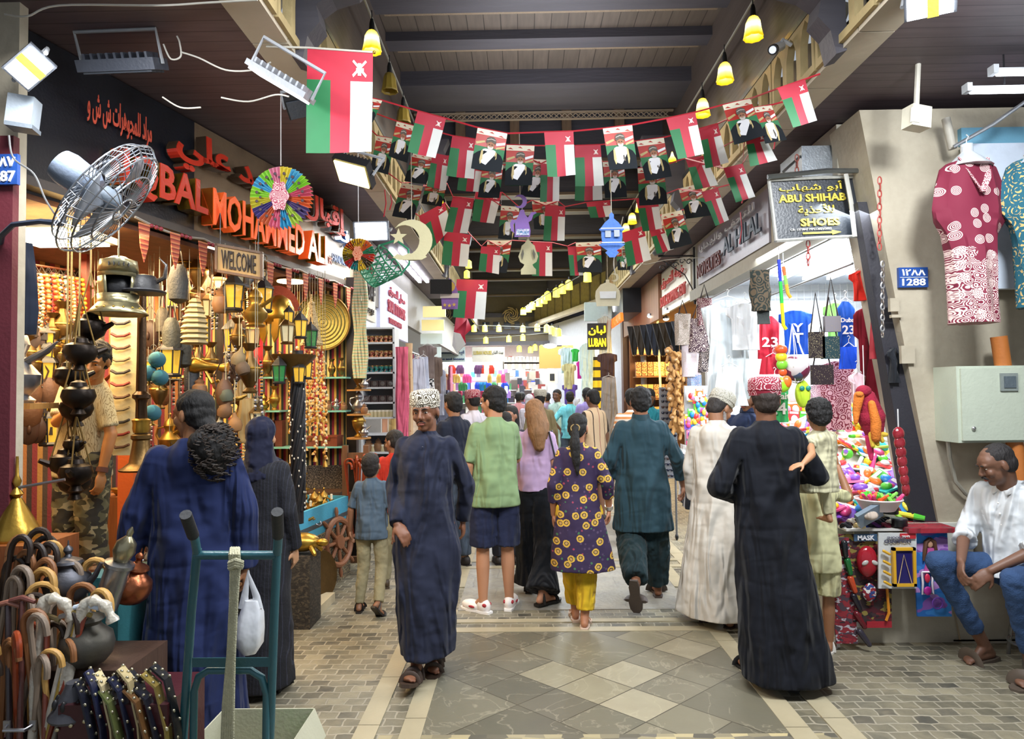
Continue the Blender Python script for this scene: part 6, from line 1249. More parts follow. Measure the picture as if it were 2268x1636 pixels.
# shoe sign
a=at(1702,400,4.85); b=at(1903,392,4.85); c=at(1898,524,4.85); d=at(1718,534,4.85); T=thing('shoe_shop_sign','hanging black board sign with yellow lettering for a shoe shop','sign',tuple((c+d)/2))
quad('board',[d,c,b,a],mat('#23282f',rough=.35,amt=.1),.03,T); YL=mat('#c9b53a',rough=.5,amt=.05); o=a; u=(b-a).normalized(); vv=(a-d).normalized(); W=(b-a).length; H=(a-d).length
def tx(s,x0,x1,y0,y1,m=YL,bold=.0,nm='lettering'): text(s,nm,m,d+u*W*x0+vv*H*y0+V((0,-.008,0)),u,vv,W*(x1-x0),H*(y1-y0),T,.004,bold)
tx(arab('أبو شهاب'),.10,.80,.78,.95,bold=.015); tx('ABU SHIHAB',.08,.82,.62,.75,bold=.035); tx(arab('للأحذية'),.28,.68,.40,.58,bold=.015); tx('SHOES',.29,.72,.22,.35,bold=.035); tx('CR: 1373847 MM:13021/2022',.17,.62,.155,.19,mat('#e0e0dc'))
mb=MB(); e0=d+V((0,-.012,0)); mb.prism([(W*.30,H*.09),(W*.62,H*.09),(W*.62,H*.065),(W*.72,H*.105),(W*.62,H*.145),(W*.62,H*.12),(W*.30,H*.12)],e0,u,vv,.004); mb.build('arrow',YL,T,smooth=False)
mb=MB(); F2=[(a,b),(b,c),(c,d),(d,a)]
for p,q in F2: mb.tube([p+V((0,-.01,0)),lerp(p,q,.5)+V((0,-.012,.004)),q+V((0,-.01,0))],.013,6)
mb.build('taped_frame',mat('#a3a39c',rough=.5,ns=40,amt=.3),T)
mb=MB(); mb.tube([at(1700,392,4.8),at(1830,378,4.8),at(2023,378,4.7)],.018,6); mb.tube([at(1735,380,4.85),at(1785,335,5.2)],.010,6); mb.build('bracket_arm',metal('#8f9494'),T)
mb=MB(); mb.tube([at(1873,385,4.78),at(1885,450,4.78),at(1893,524,4.78)],.018,5,flat=.4); mb.tube([at(1885,380,4.78),at(1930,385,4.75),at(1958,428,4.72)],.008,5); mb.build('cloth_strip',mat('#b9b7ae'),T)
# facade signs further along
def fsign(nm,lab,y0,y1,z0,z1,m,txts,x=2.34,tilt=.0):
    T=thing(nm,lab,'sign',(x,(y0+y1)/2,z0)); quad('board',[V((x-tilt,y1,z0)),V((x-tilt,y0,z0)),V((x,y0,z1)),V((x,y1,z1))],m,.04,T); u=V((0,-1,0)); vv=V((tilt,0,z1-z0)).normalized(); L=y1-y0; H=z1-z0
    for s,a,b,c_,d_,mm in txts: text(s,'lettering',mm,V((x-.045-tilt,y1-a*L,z0+c_*H)),u,vv,(b-a)*L,(d_-c_)*H,T,.008,.02)
    return T
fsign('novelties_sign','grey lilac shop board with raised dark lettering','' or 6.35,8.9,3.08,3.60,mat('#9a95a0',rough=.4),[('NOVELTIES',.05,.45,.12,.45,mat('#5a2420')),('AL HILAL',.5,.97,.25,.62,mat('#3a4452')),(arab('للتحف والهدايا'),.1,.9,.68,.88,mat('#c9c9cc'))])
fsign('shopping_sign','white shop board with red lettering near the bears','' or 9.3,11.2,2.95,3.62,mat('#dcd8c9',rough=.4),[('SOUK SHOPPING TENT',.05,.95,.15,.4,mat('#b3322c')),(arab('خيمة التسوق'),.1,.9,.55,.85,mat('#b3322c'))])
T=thing('iron_scroll_bracket','black scrolled iron lamp bracket between the shop boards','bracket',(2.2,9.05,3.3)); mb=MB(); mb.tube([(2.33,9.05,2.85),(2.33,9.05,3.62)],.015,6); mb.tube([(2.33,9.05,3.5),(1.85,9.05,3.5)],.013,6)
for k in range(5): cc=V((2.26-.09*k,9.05,3.42-.02*k+ .03*(k%2))); mb.tube([cc+V((math.cos(t)*.045*(1-t/9),0,math.sin(t)*.045*(1-t/9))) for t in [q*.7 for q in range(10)]],.007,5)
mb.tube([(2.33,9.05,3.0),(2.2,9.05,3.25),(1.9,9.05,3.45)],.008,5); mb.build('scroll',IRON,T); MB().lathe([(.06,-.02),(.09,.02),(.06,.06),(.03,.10),(.01,.11)],(1.86,9.05,3.53),14).build('lamp',mat('#4a4d50',rough=.3),T)
# dark stall post and red shirts, fluorescent rainbow strip toys
MB().add([V(p) for p in ((2.36,4.72,3.0),(2.44,4.72,3.0),(2.44,4.80,3.0),(2.36,4.80,3.0),(2.62,4.62,.8),(2.80,4.62,.8),(2.80,4.75,.8),(2.62,4.75,.8))],[(0,1,2,3),(7,6,5,4),(0,4,5,1),(1,5,6,2),(2,6,7,3),(3,7,4,0)]).build('wall_stall_post',mat('#24232b',rough=.6),smooth=False,kind='structure')
for i,(px,py0,py1,cs) in enumerate(((1725,575,720,['#2a3fc0','#35b84a','#e6d82a']),(1735,590,650,['#f0703a','#8fe05a','#f0a83a']))):
    a=at(px,py0,4.95); b=at(px+10,py1,4.95); T=thing('coloured_hockey_stick',f'{["blue to yellow","orange to lime"][i]} plastic toy stick hanging from the rail','toy',tuple(b)); 
    for k in range(3): MB().tube([lerp(a,b,k/3),lerp(a,b,(k+1)/3)]+([b+V((.02,0,-.03))] if k==2 else []),.013,8).build('section',plastic(cs[k]),T)
    MB().tube([a,a+V((0,0,.10))],.003,4).build('string',mat('#ddd'*2 if 0 else '#dddddd'),T)
# football in a net, balls, toy animal, maracas
c=at(1763,815,4.9); T=thing('football','white football with dark red patches hanging in a string net','ball',tuple(c)); t=NT('football_pattern'); vo=t.n('TexVoronoi',i_Vector=t.co(),i_Scale=13.0,i_Randomness=.9); t.set(Base_Color=t.ramp(t.xyz(vo.outputs[1])[0],[(0,'#c9c2c2'),(.5,'#bdb6b6'),(.62,'#7a2f4a'),(.92,'#4a5a78')],'CONSTANT'),Roughness=.3)
MB().ell(c,(.095,.095,.095),nu=28,nv=18).build('ball',t.m,T); mb=MB(); top_=c+V((-.02,0,.32))
for k in range(6): a=k*P/3; d=V((math.cos(a),math.sin(a),0)); mb.tube([top_,c+d*.05+V((0,0,.12)),c+d*.098+V((0,0,.01)),c+d*.05-V((0,0,.09)),c-V((0,0,.11))],.003,4)
mb.build('net',mat('#e8e6e0'),T)
def blob(nm,lab,cat,parts,px,py,Y,s=1):
    c=at(px,py,Y); T=thing(nm,lab,cat,tuple(c))
    for n,m,o,r in parts: MB().ell(c+V(o)*s,[q*s for q in r],nu=14,nv=10).build(n,m,T)
    return T
blob('toy_maraca','orange and yellow plastic ball toy in clear wrap','toy',[('top',plastic('#e0582a'),(0,0,.05),(.045,.045,.04)),('middle',plastic('#e8d030'),(0,0,0),(.04,.04,.04)),('bottom',plastic('#7fc83a'),(.005,0,-.055),(.04,.03,.04)),('foot',plastic('#e0582a'),(.01,0,-.11),(.03,.02,.03))],1730,790,4.85)
blob('green_toy_purse','lime green frog purse with orange trim','purse',[('body',plastic('#9ad62e'),(0,0,0),(.06,.03,.055)),('flap',plastic('#e0742a'),(.03,-.01,.02),(.035,.025,.045))],1732,852,4.8)
blob('yellow_plush','yellow plush toy with round green eyes','toy',[('body',cloth('#b8d83a'),(0,0,0),(.055,.04,.10)),('eye',plastic('#2a8a7a'),(-.02,-.04,.04),(.018,.01,.018)),('eye',plastic('#2a8a7a'),(.025,-.04,.04),(.018,.01,.018))],1778,872,4.9)
# big orange and crimson plush crab
def crab():
    c=at(1922,900,4.45); T=thing('plush_lobster','orange and crimson plush lobster hanging head down at the stall edge','plush toy',tuple(c)); red=mat('#8e1531',rough=.9,ns=30,amt=.35,bump=.5,bs=90); org=mat('#d0762a',rough=.9,ns=30,amt=.3,bump=.5,bs=90); yl=mat('#cfae3a',rough=.9)
    MB().chain([c+V((0,0,.06)),c+V((.02,0,-.07)),c+V((.035,0,-.16))],[.05,.085,.06],14).build('body',red,T); MB().chain([c+V((-.01,-.07,.02)),c+V((.01,-.075,-.10)),c+V((.015,-.06,-.20))],[.022,.032,.03],12).build('belly',org,T)
    MB().chain([c+V((-.07,-.03,.07)),c+V((-.085,-.02,-.03)),c+V((-.09,-.02,-.10))],[.032,.024,.014],10).build('claw',org,T); MB().ell(c+V((-.035,-.02,.10)),(.05,.04,.04)).build('head',red,T); MB().ell(c+V((-.075,-.05,.08)),(.025,.02,.02)).build('beak',org,T)
    for k,(x,z) in enumerate(((.03,-.24),(.06,-.22),(.0,-.25),(.085,-.18))): MB().cap(c+V((x*.7,-.04,-.18)),c+V((x,-.05,z)),.022,.014,8).build('foot',yl,T)
    MB().chain([c+V((0,0,-.2)),c+V((.01,0,-.30)),c+V((.012,0,-.34))],[.024,.02,.012],8).build('tail',mat('#c02a5a',rough=.9),T)
    MB().tube([c+V((-.02,0,.13)),c+V((-.02,0,.4))],.003,4).build('string',mat('#dddddd'),T)
crab()
# sloped display of small toys
dq=[V((2.12,4.66,.80)),V((2.60,4.66,.80)),V((3.1,6.0,1.35)),V((2.12,6.0,1.35))]
quad('display_ramp',dq,mat('#c9c4ba'),.05,label='sloping display bench heaped with small packaged toys',cat='display bench')
pal=['#e63a3a','#f0c52a','#2f8fe0','#57c43a','#f08ab0','#f2f2f2','#e8742a','#8a5ad0','#38c7c0','#f5e04a','#e04a8a','#dfe8f0']
def f_pack(a,b):
    def f(T):
        MB().box((0,0,.008),(.10,.14,.012)).build('card',plastic(a),T,smooth=False); MB().ell((0,-.01,.028),(.032,.042,.022)).build('toy',plastic(b),T); MB().box((0,.055,.016),(.08,.02,.004)).build('printed_strip',plastic('#e8e8ea'),T,smooth=False)
    return f
names={'#e63a3a':'red','#f0c52a':'amber','#2f8fe0':'blue','#57c43a':'green','#f08ab0':'pink','#f2f2f2':'white','#e8742a':'orange','#8a5ad0':'violet','#38c7c0':'turquoise','#f5e04a':'yellow','#e04a8a':'magenta','#dfe8f0':'icy'}
PK=[]
for i in range(12):
    a=pal[(i*5+5)%12]; b=pal[i]; k='pk%d'%i; PK.append(k); proto(k,'packaged_toy',f'{names[b]} toy on a {names[a]} card,','toy',f_pack(a,b))
def f_ball(c1):
    return lambda T:(MB().ell((0,0,.035),(.035,.035,.035),nu=16,nv=10).build('ball',plastic(c1),T),MB().ell((0,0,.072),(.008,.008,.006)).build('valve',plastic('#f2f2f2'),T))
for k,c_,nm in (('bly','#f2c81e','yellow'),('blp','#f08ab0','pink'),('blg','#5ccf3a','green')): proto(k,'toy_ball',f'small {nm} rubber ball,','ball',f_ball(c_))
def f_wand(c1,c2): return lambda T:(MB().tube([(0,0,0),(0,0,.28)],.014,8).build('tube',plastic(c1),T),MB().tube([(0,0,.28),(0,0,.33)],[.017,.012],8).build('cap',plastic(c2),T))
for k,c1,c2,nm in (('wy','#e2dc4a','#57c43a','yellow'),('wg','#9ad84a','#e63a3a','green'),('wr','#c0304a','#f0c52a','crimson'),('ww','#e6e4ee','#8a5ad0','white')): proto(k,'bubble_wand',f'long {nm} bubble wand,','toy',f_wand(c1,c2))
def ramp(u,v): return lerp(lerp(dq[0],dq[1],u),lerp(dq[3],dq[2],u),v)
ct={}
for r_ in range(12):
    for i in range(9):
        k=R.choice(PK+['bly','blp','blg','wy','wg','wr','ww']); n=ct.get(k,0); ct[k]=n+1
        p=ramp((i+.5)/9+R.uniform(-.04,.04),(r_+.5)/12)+V((0,0,.01+R.uniform(0,.05)))
        tl=1.45 if k[0]=='w' else 0
        put(k,p,f'{od(n)} in the heap on the sloping bench',rot=(.38+R.uniform(-.5,.6)+tl,R.uniform(-.5,.5),R.uniform(-1.2,1.2)),sc=R.uniform(.9,1.3),group='toys heaped on the sloping bench')
# hanging packs on the back wall and side strings
ct={}
for r_ in range(7):
    for i in range(12):
        k=R.choice(PK); n=ct.get(k,0); ct[k]=n+1; py=905+r_*22; px=1700+i*20
        p=at(px+R.uniform(-4,4),py,6.1-.05*r_); put(k,p,f'{od(n)} hung in rows behind the bench',rot=(1.45,R.uniform(-.1,.1),R.uniform(-.2,.2)),sc=.95,group='packs hung behind the bench')
MB().bb((2.3,6.16,.0),(3.2,6.24,1.75)).build('pegboard',mat('#cfcfcf'),smooth=False,label='low white pegboard behind the sloping toy bench',cat='board')
ct={}
for i in range(45):
    k=R.choice(PK); n=ct.get(k,0); ct[k]=n+1; px=R.uniform(1520,1575); py=R.uniform(870,1000); p=at(px,py,7.3); put(k,p,f'{od(n)} on the card rack by the white robes',rot=(1.5,0,R.uniform(-.2,.2)),sc=.8,group='packs on the card rack')
x=at(1515,900,7.4).x; MB().bb((x,7.36,1.1),(at(1580,900,7.4).x,7.40,1.75)).build('card_rack',mat('#b9bcc4'),smooth=False,label='tall pale rack of carded goods beside the white robes',cat='rack')
# baskets, bracelets, tins at the front edge
def basket(px,py,Y,r,m,lab,fill):
    c=at(px,py,Y); T=thing('toy_basket',lab,'basket',tuple(c)); MB().lathe([(r*.7,-.07),(r,.0),(r*1.04,.005),(r*.95,-.01),(r*.65,-.06)],tuple(c),20).build('basket',m,T); MB().tube([c+V((r*1.02*math.cos(a*P/10),r*1.02*math.sin(a*P/10),.003)) for a in range(21)],.006,6).build('rim',m,T)
    for k in range(26):
        a=R.uniform(0,6.28); q=r*.85*R.random()**.5; MB().cap(c+V((q*math.cos(a),q*math.sin(a),.0)),c+V((q*math.cos(a)+R.uniform(-.04,.04),q*math.sin(a)+R.uniform(-.04,.04),.035)),.013,.011,7).build('wrapped_toy',plastic(fill[k%len(fill)]),T)
basket(1945,1105,4.50,.14,plastic('#e2d4d4'),'round white basket of wrapped green, orange and pink toys',['#4ac23a','#e8602a','#e63a7a','#8ae05a'])
for i,(px,py) in enumerate(((1972,1120),(1966,1098),(1992,1148))): 
    c=at(px,py,4.50); T=thing('black_tin',f'black ribbed round tin, {od(i)} at the bench corner','tin',tuple(c)); MB().lathe([(.045,-.05),(.047,-.045),(.047,.0),(.044,.003),(.04,-.004)],tuple(c),24,wob=.02).build('tin',mat('#17191d',rough=.3),T); MB().lathe([(.048,-.008),(.05,-.002),(.045,.004),(.01,.004)],tuple(c),24).build('lid',mat('#2d3036',rough=.3),T)
p0=at(1850,1165,4.5)
for i in range(26):
    p=V((2.12+R.random()*.35,4.50+R.random()*.14,.795+R.random()*.02)); cc=R.choice(['#1d2430','#4a1f5a','#c9b27a','#18181c','#7a2a3a','#2a3f8a','#5a3a2a','#d8d4c8']); T=thing('hair_band',f'bundled hair band, {od(i)} in the tray at the bench front','hair band',tuple(p),group='hair bands in the front tray'); MB().tube([p+V((.028*math.cos(a),.022*math.sin(a),.012*math.sin(a*2))) for a in [2*P*q/12 for q in range(13)]],.012,7).build('band',cloth(cc),T)
MB().bb((2.10,4.47,.772),(2.50,4.66,.785)).build('shallow_tray',mat('#d2cfc8'),smooth=False,label='shallow white tray at the front edge of the bench',cat='tray')
a=at(2010,1150,4.5); MB().bb((a.x-.05,4.40,.77),(a.x+.26,4.70,.80)).build('red_cloth_mat',cloth('#8f2430'),smooth=False,label='dark red cloth pad under the black tins',cat='cloth')
c=at(1925,1140,4.42); T=thing('bagged_doll_clothes','clear bag of blue and white doll clothes leaning on the tray','bag',tuple(c)); MB().box(c,(.17,.03,.11),rot=(.5,-.5,0)).build('bag',mat('#8fa0b0',rough=.2,alpha=.8),T,smooth=False); MB().ell(c+V((0,-.02,0)),(.05,.02,.03)).build('doll_clothes',cloth('#c9b8a8'),T)
# snake of glass-like packaged red toy hanging at side
c=at(1990,960,4.45); T=thing('shrink_wrapped_doll','tall red toy figure pack wrapped in shiny film hanging on the post','toy',tuple(c))
b_=MB(); 
for k in range(7): b_.ell(c+V((.01*k*.6,0,-.06*k)),(.038-.002*k,.025,.045))
b_.build('film',mat('#8f2a33',rough=.08,ns=25,amt=.5,bump=.8,bs=20),T); MB().tube([c+V((0,0,.03)),c+V((0,0,.16))],.004,5).build('hook_tab',mat('#dddddd'),T)
# bubble toy sword held by the boy
h_=at(1845,1020,4.42); T=thing('toy_sword','pink and black toy sword held up by the boy','toy',tuple(h_)); MB().tube([h_,h_+V((-.055,0,-.13))],.017,8).build('grip',plastic('#15151a'),T); MB().tube([h_+V((-.055,0,-.13)),h_+V((-.12,0,-.33))],.020,8,flat=.5).build('blade',plastic('#e0a8bc'),T)
for k in range(5): q=h_+V((-.055,0,-.13))*(k+.5)/5; MB().tube([q+V((-.017,-.004,.006)),q+V((.017,-.004,-.006))],.004,5).build('grip_ring',plastic('#3a3a42'),T)
# packs hung on the plinth front
def cardpack(lab,px0,py0,px1,py1,Y,mt,dx=0):
    a=at(px0,py1,Y); b=at(px1,py1,Y); c=at(px1,py0,Y); d=at(px0,py0,Y); T=thing('toy_card_pack',lab,'toy',tuple((a+b)/2)); s=V((dx,0,0)); quad('card',[a+s,b+s,c,d],mt,.012,T); return T,a+s,b+s,c,d
T,a,b,c,d=cardpack('red masked hero play pack with bow hanging on the stall front',1856,1183,1975,1388,4.50,camo('dark_comic_card',['#4a1520','#241a1e','#6b2226','#8a7a3a','#3a2a2c'],18))
m0=lerp(lerp(d,c,.5),lerp(a,b,.5),.28)+V((0,-.03,0)); MB().ell(m0,(.068,.04,.10),nu=18,nv=12).build('mask',mat('#a01f2c',rough=.15,amt=.1),T)
for s in (-1,1): MB().ell(m0+V((s*.030,-.036,.0)),(.024,.008,.014),rot=Euler((0,s*.5,0)).to_matrix()).build('eye_hole',mat('#b9b5b0',rough=.2),T)
MB().box(m0+V((0,.015,.15)),(.15,.01,.045)).build('header_panel',mat('#3d5a78'),T,smooth=False); text('MASK','lettering',mat('#e6e6ea'),m0+V((-.055,.005,.135)),(1,0,0),(0,0,1),.11,.032,T,.003,.03)
MB().tube([d+V((.25,-.03,-.1)),d+V((.235,-.035,-.2)),d+V((.29,-.035,-.35)),d+V((.30,-.03,-.5)),d+V((.28,-.03,-.55))],.009,6).build('bow',plastic('#d98a2a'),T); MB().box(lerp(a,b,.25)+V((0,-.012,.02)),(.14,.006,.035)).build('label_strip',mat('#dcd8d4'),T,smooth=False); MB().box(lerp(a,b,.75)+V((0,-.012,.02)),(.16,.006,.04)).build('label_strip',mat('#a01f2c'),T,smooth=False)
MB().ell(m0+V((.01,-.0,-.20)),(.045,.02,.06)).build('shield',camo('shield_print',['#8a1f2c','#d8d4d0','#2a3f7a'],30),T)
T,a,b,c,d=cardpack('snooker champion toy table pack with yellow rim on a white card',1946,1180,2030,1303,4.42,mat('#c9cbc9',rough=.3,ns=8,amt=.2))
text('CHAMPION','lettering',mat('#4a4a5a'),lerp(d,c,.12)+V((0,-.01,-.062)),(1,0,0),(0,0,1),.17,.022,T,.002,.04); text('SNOOKER','lettering',mat('#6a6a78'),lerp(d,c,.2)+V((0,-.01,-.035)),(1,0,0),(0,0,1),.12,.014,T,.002,.03); MB().box(lerp(d,c,.75)+V((0,-.008,-.018)),(.10,.004,.034)).build('red_flash',mat('#b3242c'),T,smooth=False); text('TOYS','lettering',mat('#f0e0e0'),lerp(d,c,.58)+V((0,-.014,-.025)),(1,0,0),(0,0,1),.05,.012,T,.002,.03)
o=lerp(a,b,.34)+V((0,-.02,.02)); w_,h_2=.145,.245; YP=plastic('#d8a52a')
for p,q in (((0,0),(w_,.018)),((0,h_2-.018),(w_,h_2)),((0,0),(.018,h_2)),((w_-.018,0),(w_,h_2))): MB().bb(o+V((p[0],-.012,p[1])),o+V((q[0],.012,q[1]))).build('table_rim',YP,T,smooth=False)
MB().bb(o+V((.018,0,.018)),o+V((w_-.018,.008,h_2-.018))).build('table_bed',plastic('#251f5c'),T,smooth=False); MB().tube([o+V((.03,-.008,.02)),o+V((.07,-.008,.20)),o+V((.115,-.008,.02))],.003,5).build('cue',plastic('#d8b98a'),T)
for k in range(4): MB().cap(o+V((-.055,-.005,.03+.065*k)),o+V((-.02,-.005,.01+.065*k)),.009,.009,7).build('yellow_peg',YP,T)
T,a,b,c,d=cardpack('blue and violet princess beauty set card',2022,1180,2098,1365,4.46,camo('princess_card',['#2a6fc0','#3a86d0','#8a5ab0','#b98ad0'],6),.03)
m1=lerp(lerp(d,c,.45),lerp(a,b,.45),.12)+V((0,-.012,0)); MB().ell(m1,(.022,.006,.028)).build('doll_face',mat('#d0a080'),T); mb=MB(); 
for s in (-1,1): mb.tube([m1+V((0,.0,.03)),m1+V((s*.026,.0,.01)),m1+V((s*.036,.0,-.06)),m1+V((s*.045,0,-.11))],[.012,.014,.013,.006],8)
mb.build('doll_hair',mat('#5a3a28'),T); MB().prism([(-.03,0),(-.04,-.03),(-.025,-.08),(-.045,-.15),(.045,-.15),(.025,-.08),(.04,-.03),(.03,0)],m1+V((0,.0,-.03)),(1,0,0),(0,0,1),.01).build('doll_dress',plastic('#c05a9a'),T,smooth=False)
mb=MB(); mb.tube([m1+V((x-.03,-.01,z)) for x,z in ((-.035,-.18),(.035,-.18),(.03,-.25),(.035,-.32),(-.035,-.32),(-.03,-.25),(-.035,-.18))],.007,6); mb.build('mirror_frame',plastic('#e8e0e8'),T); MB().ell(m1+V((-.03,-.01,-.30)),(.026,.012,.028)).build('pink_bottle',plastic('#c02a9a'),T); MB().ell(m1+V((-.03,-.01,-.22)),(.018,.012,.03)).build('red_bottle',plastic('#c02a4a'),T); MB().tube([m1+V((.03+.032*math.cos(q),-.01,-.38+.035*math.sin(q))) for q in [2*P*k/14 for k in range(15)]],.005,6).build('hand_mirror',plastic('#7a4ab0'),T)
T,a,b,c,d=cardpack('long film wrapped pack of dark action toys sagging to the ground',1832,1190,1880,1425,4.47,camo('film_pack',['#7a1f2c','#2a2428','#b9b2b8','#4a3a44','#8f2a33'],22),.06)
for k in range(6): MB().chain([lerp(d,a,(k+.3)/6)+V((.10+.01*k,-.015,0)),lerp(d,a,(k+1)/6)+V((.10+.02*k,-.02,0))],[.022,.016],8).build('action_toy',mat(['#1c1f24','#1f6a34','#c04a2a','#232028','#6a2028','#3a3640'][k],rough=.2),T)
# a front step piece: pale block under the plinth
# chandelier rails along the shop opening
for i,(z,x,y0,y1) in enumerate(((2.80,2.28,4.95,8.4),(2.62,2.45,5.0,7.5))): MB().tube([(x,y0,z),(x,y1,z)],.010,6).build('hanging_rail',metal('#9a9a98'),label=f'{["upper","lower"][i]} steel rail running along the stall opening',cat='rail')
# pillar fittings
c=at(2021,613,4.42); PB=pf-.055
def onp(px,py): 
    p=at(px,py,4.585); return p
a=onp(1990,637); b=onp(2053,592); T=thing('house_number_plate','blue enamel house number plate reading 1288','sign',((a.x+b.x)/2,4.585,a.z)); MB().bb((a.x,4.575,a.z),(b.x,4.60,b.z)).build('plate',mat('#23498f',rough=.3,amt=.06),T,smooth=False); W=b.x-a.x; H=b.z-a.z; WW=mat('#e6e8ea',rough=.4,amt=.03)
text('1288','number',WW,(a.x+W*.10,4.573,a.z+H*.08),(1,0,0),(0,0,1),W*.8,H*.36,T,.003,.02); text('١٢٨٨','arabic_number',WW,(a.x+W*.10,4.573,a.z+H*.58),(1,0,0),(0,0,1),W*.8,H*.33,T,.003,.02); MB().bb((a.x+W*.03,4.571,a.z+H*.49),(b.x-W*.03,4.575,a.z+H*.51)).build('rule',WW,T,smooth=False)
a=onp(2075,975); b=onp(2200,812); T=thing('meter_cabinet','pale green steel meter cabinet fixed to the pillar','cabinet',((a.x+b.x)/2,4.5,a.z)); MC_=mat('#b4bcab',rough=.45,amt=.06)
MB().bb((a.x,4.36,a.z),(b.x+.05,4.60,b.z)).build('body',MC_,T,smooth=False); MB().bb((a.x+.02,4.345,a.z+.015),(b.x+.03,4.36,b.z-.015)).build('door',MC_,T,smooth=False); W=b.x-a.x; H=b.z-a.z; MB().ell((a.x+W*.22,4.34,a.z+H*.19),(.014,.012,.014)).build('lock',metal('#d0d0d0',rough=.2),T); MB().bb((b.x-W*.33,4.335,b.z-H*.33),(b.x-W*.05,4.35,b.z-H*.10)).build('window_frame',mat('#7d8581'),T,smooth=False); MB().bb((b.x-W*.28,4.33,b.z-H*.29),(b.x-W*.09,4.337,b.z-H*.14)).build('glass',mat('#566066',rough=.1),T,smooth=False)
MB().tube([at(2100,975,4.5),at(2103,1010,4.52),at(2115,1065,4.54),at(2138,1092,4.55),at(2150,1100,4.56)],.014,8).build('cable_conduit',mat('#8f8c80'),label='bent grey conduit below the meter cabinet',cat='conduit')
T=thing('drain_pipe','orange brown drain pipe down the side of the pillar','pipe',(at(2235,900,4.4).x,4.4,0)); MB().tube([at(2212,745,4.42),at(2235,900,4.42),at(2262,1080,4.42),at(2300,1420,4.42)],.048,14).build('pipe',mat('#b86f35',rough=.45,amt=.15),T); MB().tube([at(2233,872,4.42),at(2238,893,4.42)],.051,14).build('sticker',mat('#d8dadb'),T)
MB().bb(onp(2112,1420),onp(2300,1415)).build('wall_skirting',PLAS,smooth=False,kind='structure')
for i,(px,py,w,h) in enumerate(((1980,675,.06,.09),(1985,700,.07,.02),(2010,785,.09,.12))): p=onp(px,py); MB().box((p.x,4.59,p.z),(w,.03,h)).build('blank_wall_box',PLAS,smooth=False,label=f'plastered over switch box, {od(i)} below the house number plate',cat='box')
# wall switch boxes & power box hanging from the soffit
T=thing('emergency_light','cream emergency light box hanging on a rod from the soffit','light',tuple(at(2030,262,4.1))); c=at(2030,262,4.1); MB().box(c,(.13,.09,.13),rot=(0,.1,.2)).build('box',mat('#cfcbb8',rough=.4),T,smooth=False); MB().box(c+V((-.035,-.05,.0)),(.05,.02,.09),rot=(0,.1,.2)).build('lens',mat('#e6e6e0',rough=.2),T,smooth=False); MB().tube([c+V((0,0,.06)),V((c.x+.02,c.y,ZC))],.016,8).build('rod',mat('#b5b1a5'),T)
MB().tube([at(2095,262,4.45),at(2110,330,4.45)],.026,10).build('wall_stub_pipe',mat('#aaa598'),label='short vertical pipe at the top of the pillar',cat='pipe')
MB().tube([at(2112,325,4.4),at(2200,275,4.3),at(2285,215,4.2)],.012,8).build('clothes_pole',metal('#b9bcc0',rough=.35),label='steel pole reaching out above the red dress',cat='pole')
# red batik dress on a bust, and the teal one
def dress(px,py,Y,w,h,m,m2,lab,rz):
    c=at(px,py,Y); T=thing('batik_dress',lab,'dress',tuple(c),rz); M=T.matrix_basis; k=h/.95
    keys=[(0,.10,.05),(-.02,.19,.07),(-.05,.25,.09),(-.15,.31,.09),(-.27,.35,.09),(-.33,.33,.09),(-.40,.245,.10),(-.5,.21,.11),(-.7,.20,.11),(-.95,.205,.12)]
    rs=[]
    for i in range(len(keys)-1):
        for q in range(4):
            t=q/4; z,rx,ry=[lerp(keys[i][n],keys[i+1][n],t) for n in range(3)]
            rs.append([V((math.copysign(abs(math.cos(a))**.8,math.cos(a))*rx*w/.62*(1+.05*math.sin(7*a+z*8)),math.sin(a)*ry*(1+.12*math.sin(9*a+5*z)),z*k)) for a in [2*P*j/28 for j in range(28)]])
    mb=MB(M=M); mb.rings(rs); D=mb.build('dress',m,T)
    mb=MB(M=M)
    for s in (-1,1): mb.tube([(s*.09,-.045,.0),(s*.05,-.10,-.12*k),(0,-.115,-.2*k)],.018,6,flat=.4)
    mb.build('neck_border',m2,D); mb=MB(M=M); mb.lathe([(.035,.10),(.035,.05),(.10,-.01),(.14,-.05)],n=16); mb.tube([(0,0,.10),(0,0,.13),(.015,0,.15),(0,0,.165)],.004,5); mb.build('clear_bust',mat('#dfe6ec',rough=.1,trans=.4),T); return T
t=NT('batik_print'); xx=t.xyz(t.co()); z=xx[2]; v=t.n('CombineXYZ',i_0=xx[0],i_1=xx[2]).outputs[0]; vo=t.n('TexVoronoi',voronoi_dimensions='2D',i_Vector=v,i_Scale=11.0,i_Randomness=.8); d0=vo.outputs[0]; rg=t.math('SINE',t.math('MULTIPLY',d0,70)); spot=t.math('MULTIPLY',t.math('LESS_THAN',d0,.34),t.math('GREATER_THAN',rg,-.1)); pres=t.math('GREATER_THAN',t.xyz(vo.outputs[1])[0],.45)
low=t.math('LESS_THAN',t.math('ADD',z,t.math('MULTIPLY',d0,.25)),-.50); dense=t.math('GREATER_THAN',t.math('SINE',t.math('MULTIPLY',t.n('TexVoronoi',i_Vector=v,i_Scale=26.0).outputs[0],30)),.1)
f=t.math('MAXIMUM',t.math('MULTIPLY',spot,pres),t.math('MULTIPLY',low,dense)); t.set(Base_Color=t.mix(f,c4('#6f1530'),c4('#dcc3bd')),Roughness=.8); BAT=t.m
dress(2142,355,4.25,.42,1.10,BAT,embro('border_print','#7a2038','#d8b0b0',60,.1),'crimson batik print dress on a clear bust hanging by the pillar',.1)
dress(2295,348,4.2,.40,1.0,embro('teal_spots','#1d5a6b','#c9a86a',30,1.2),mat('#c9ae74'),'teal sequined dress with tan border partly out of view',-.1)
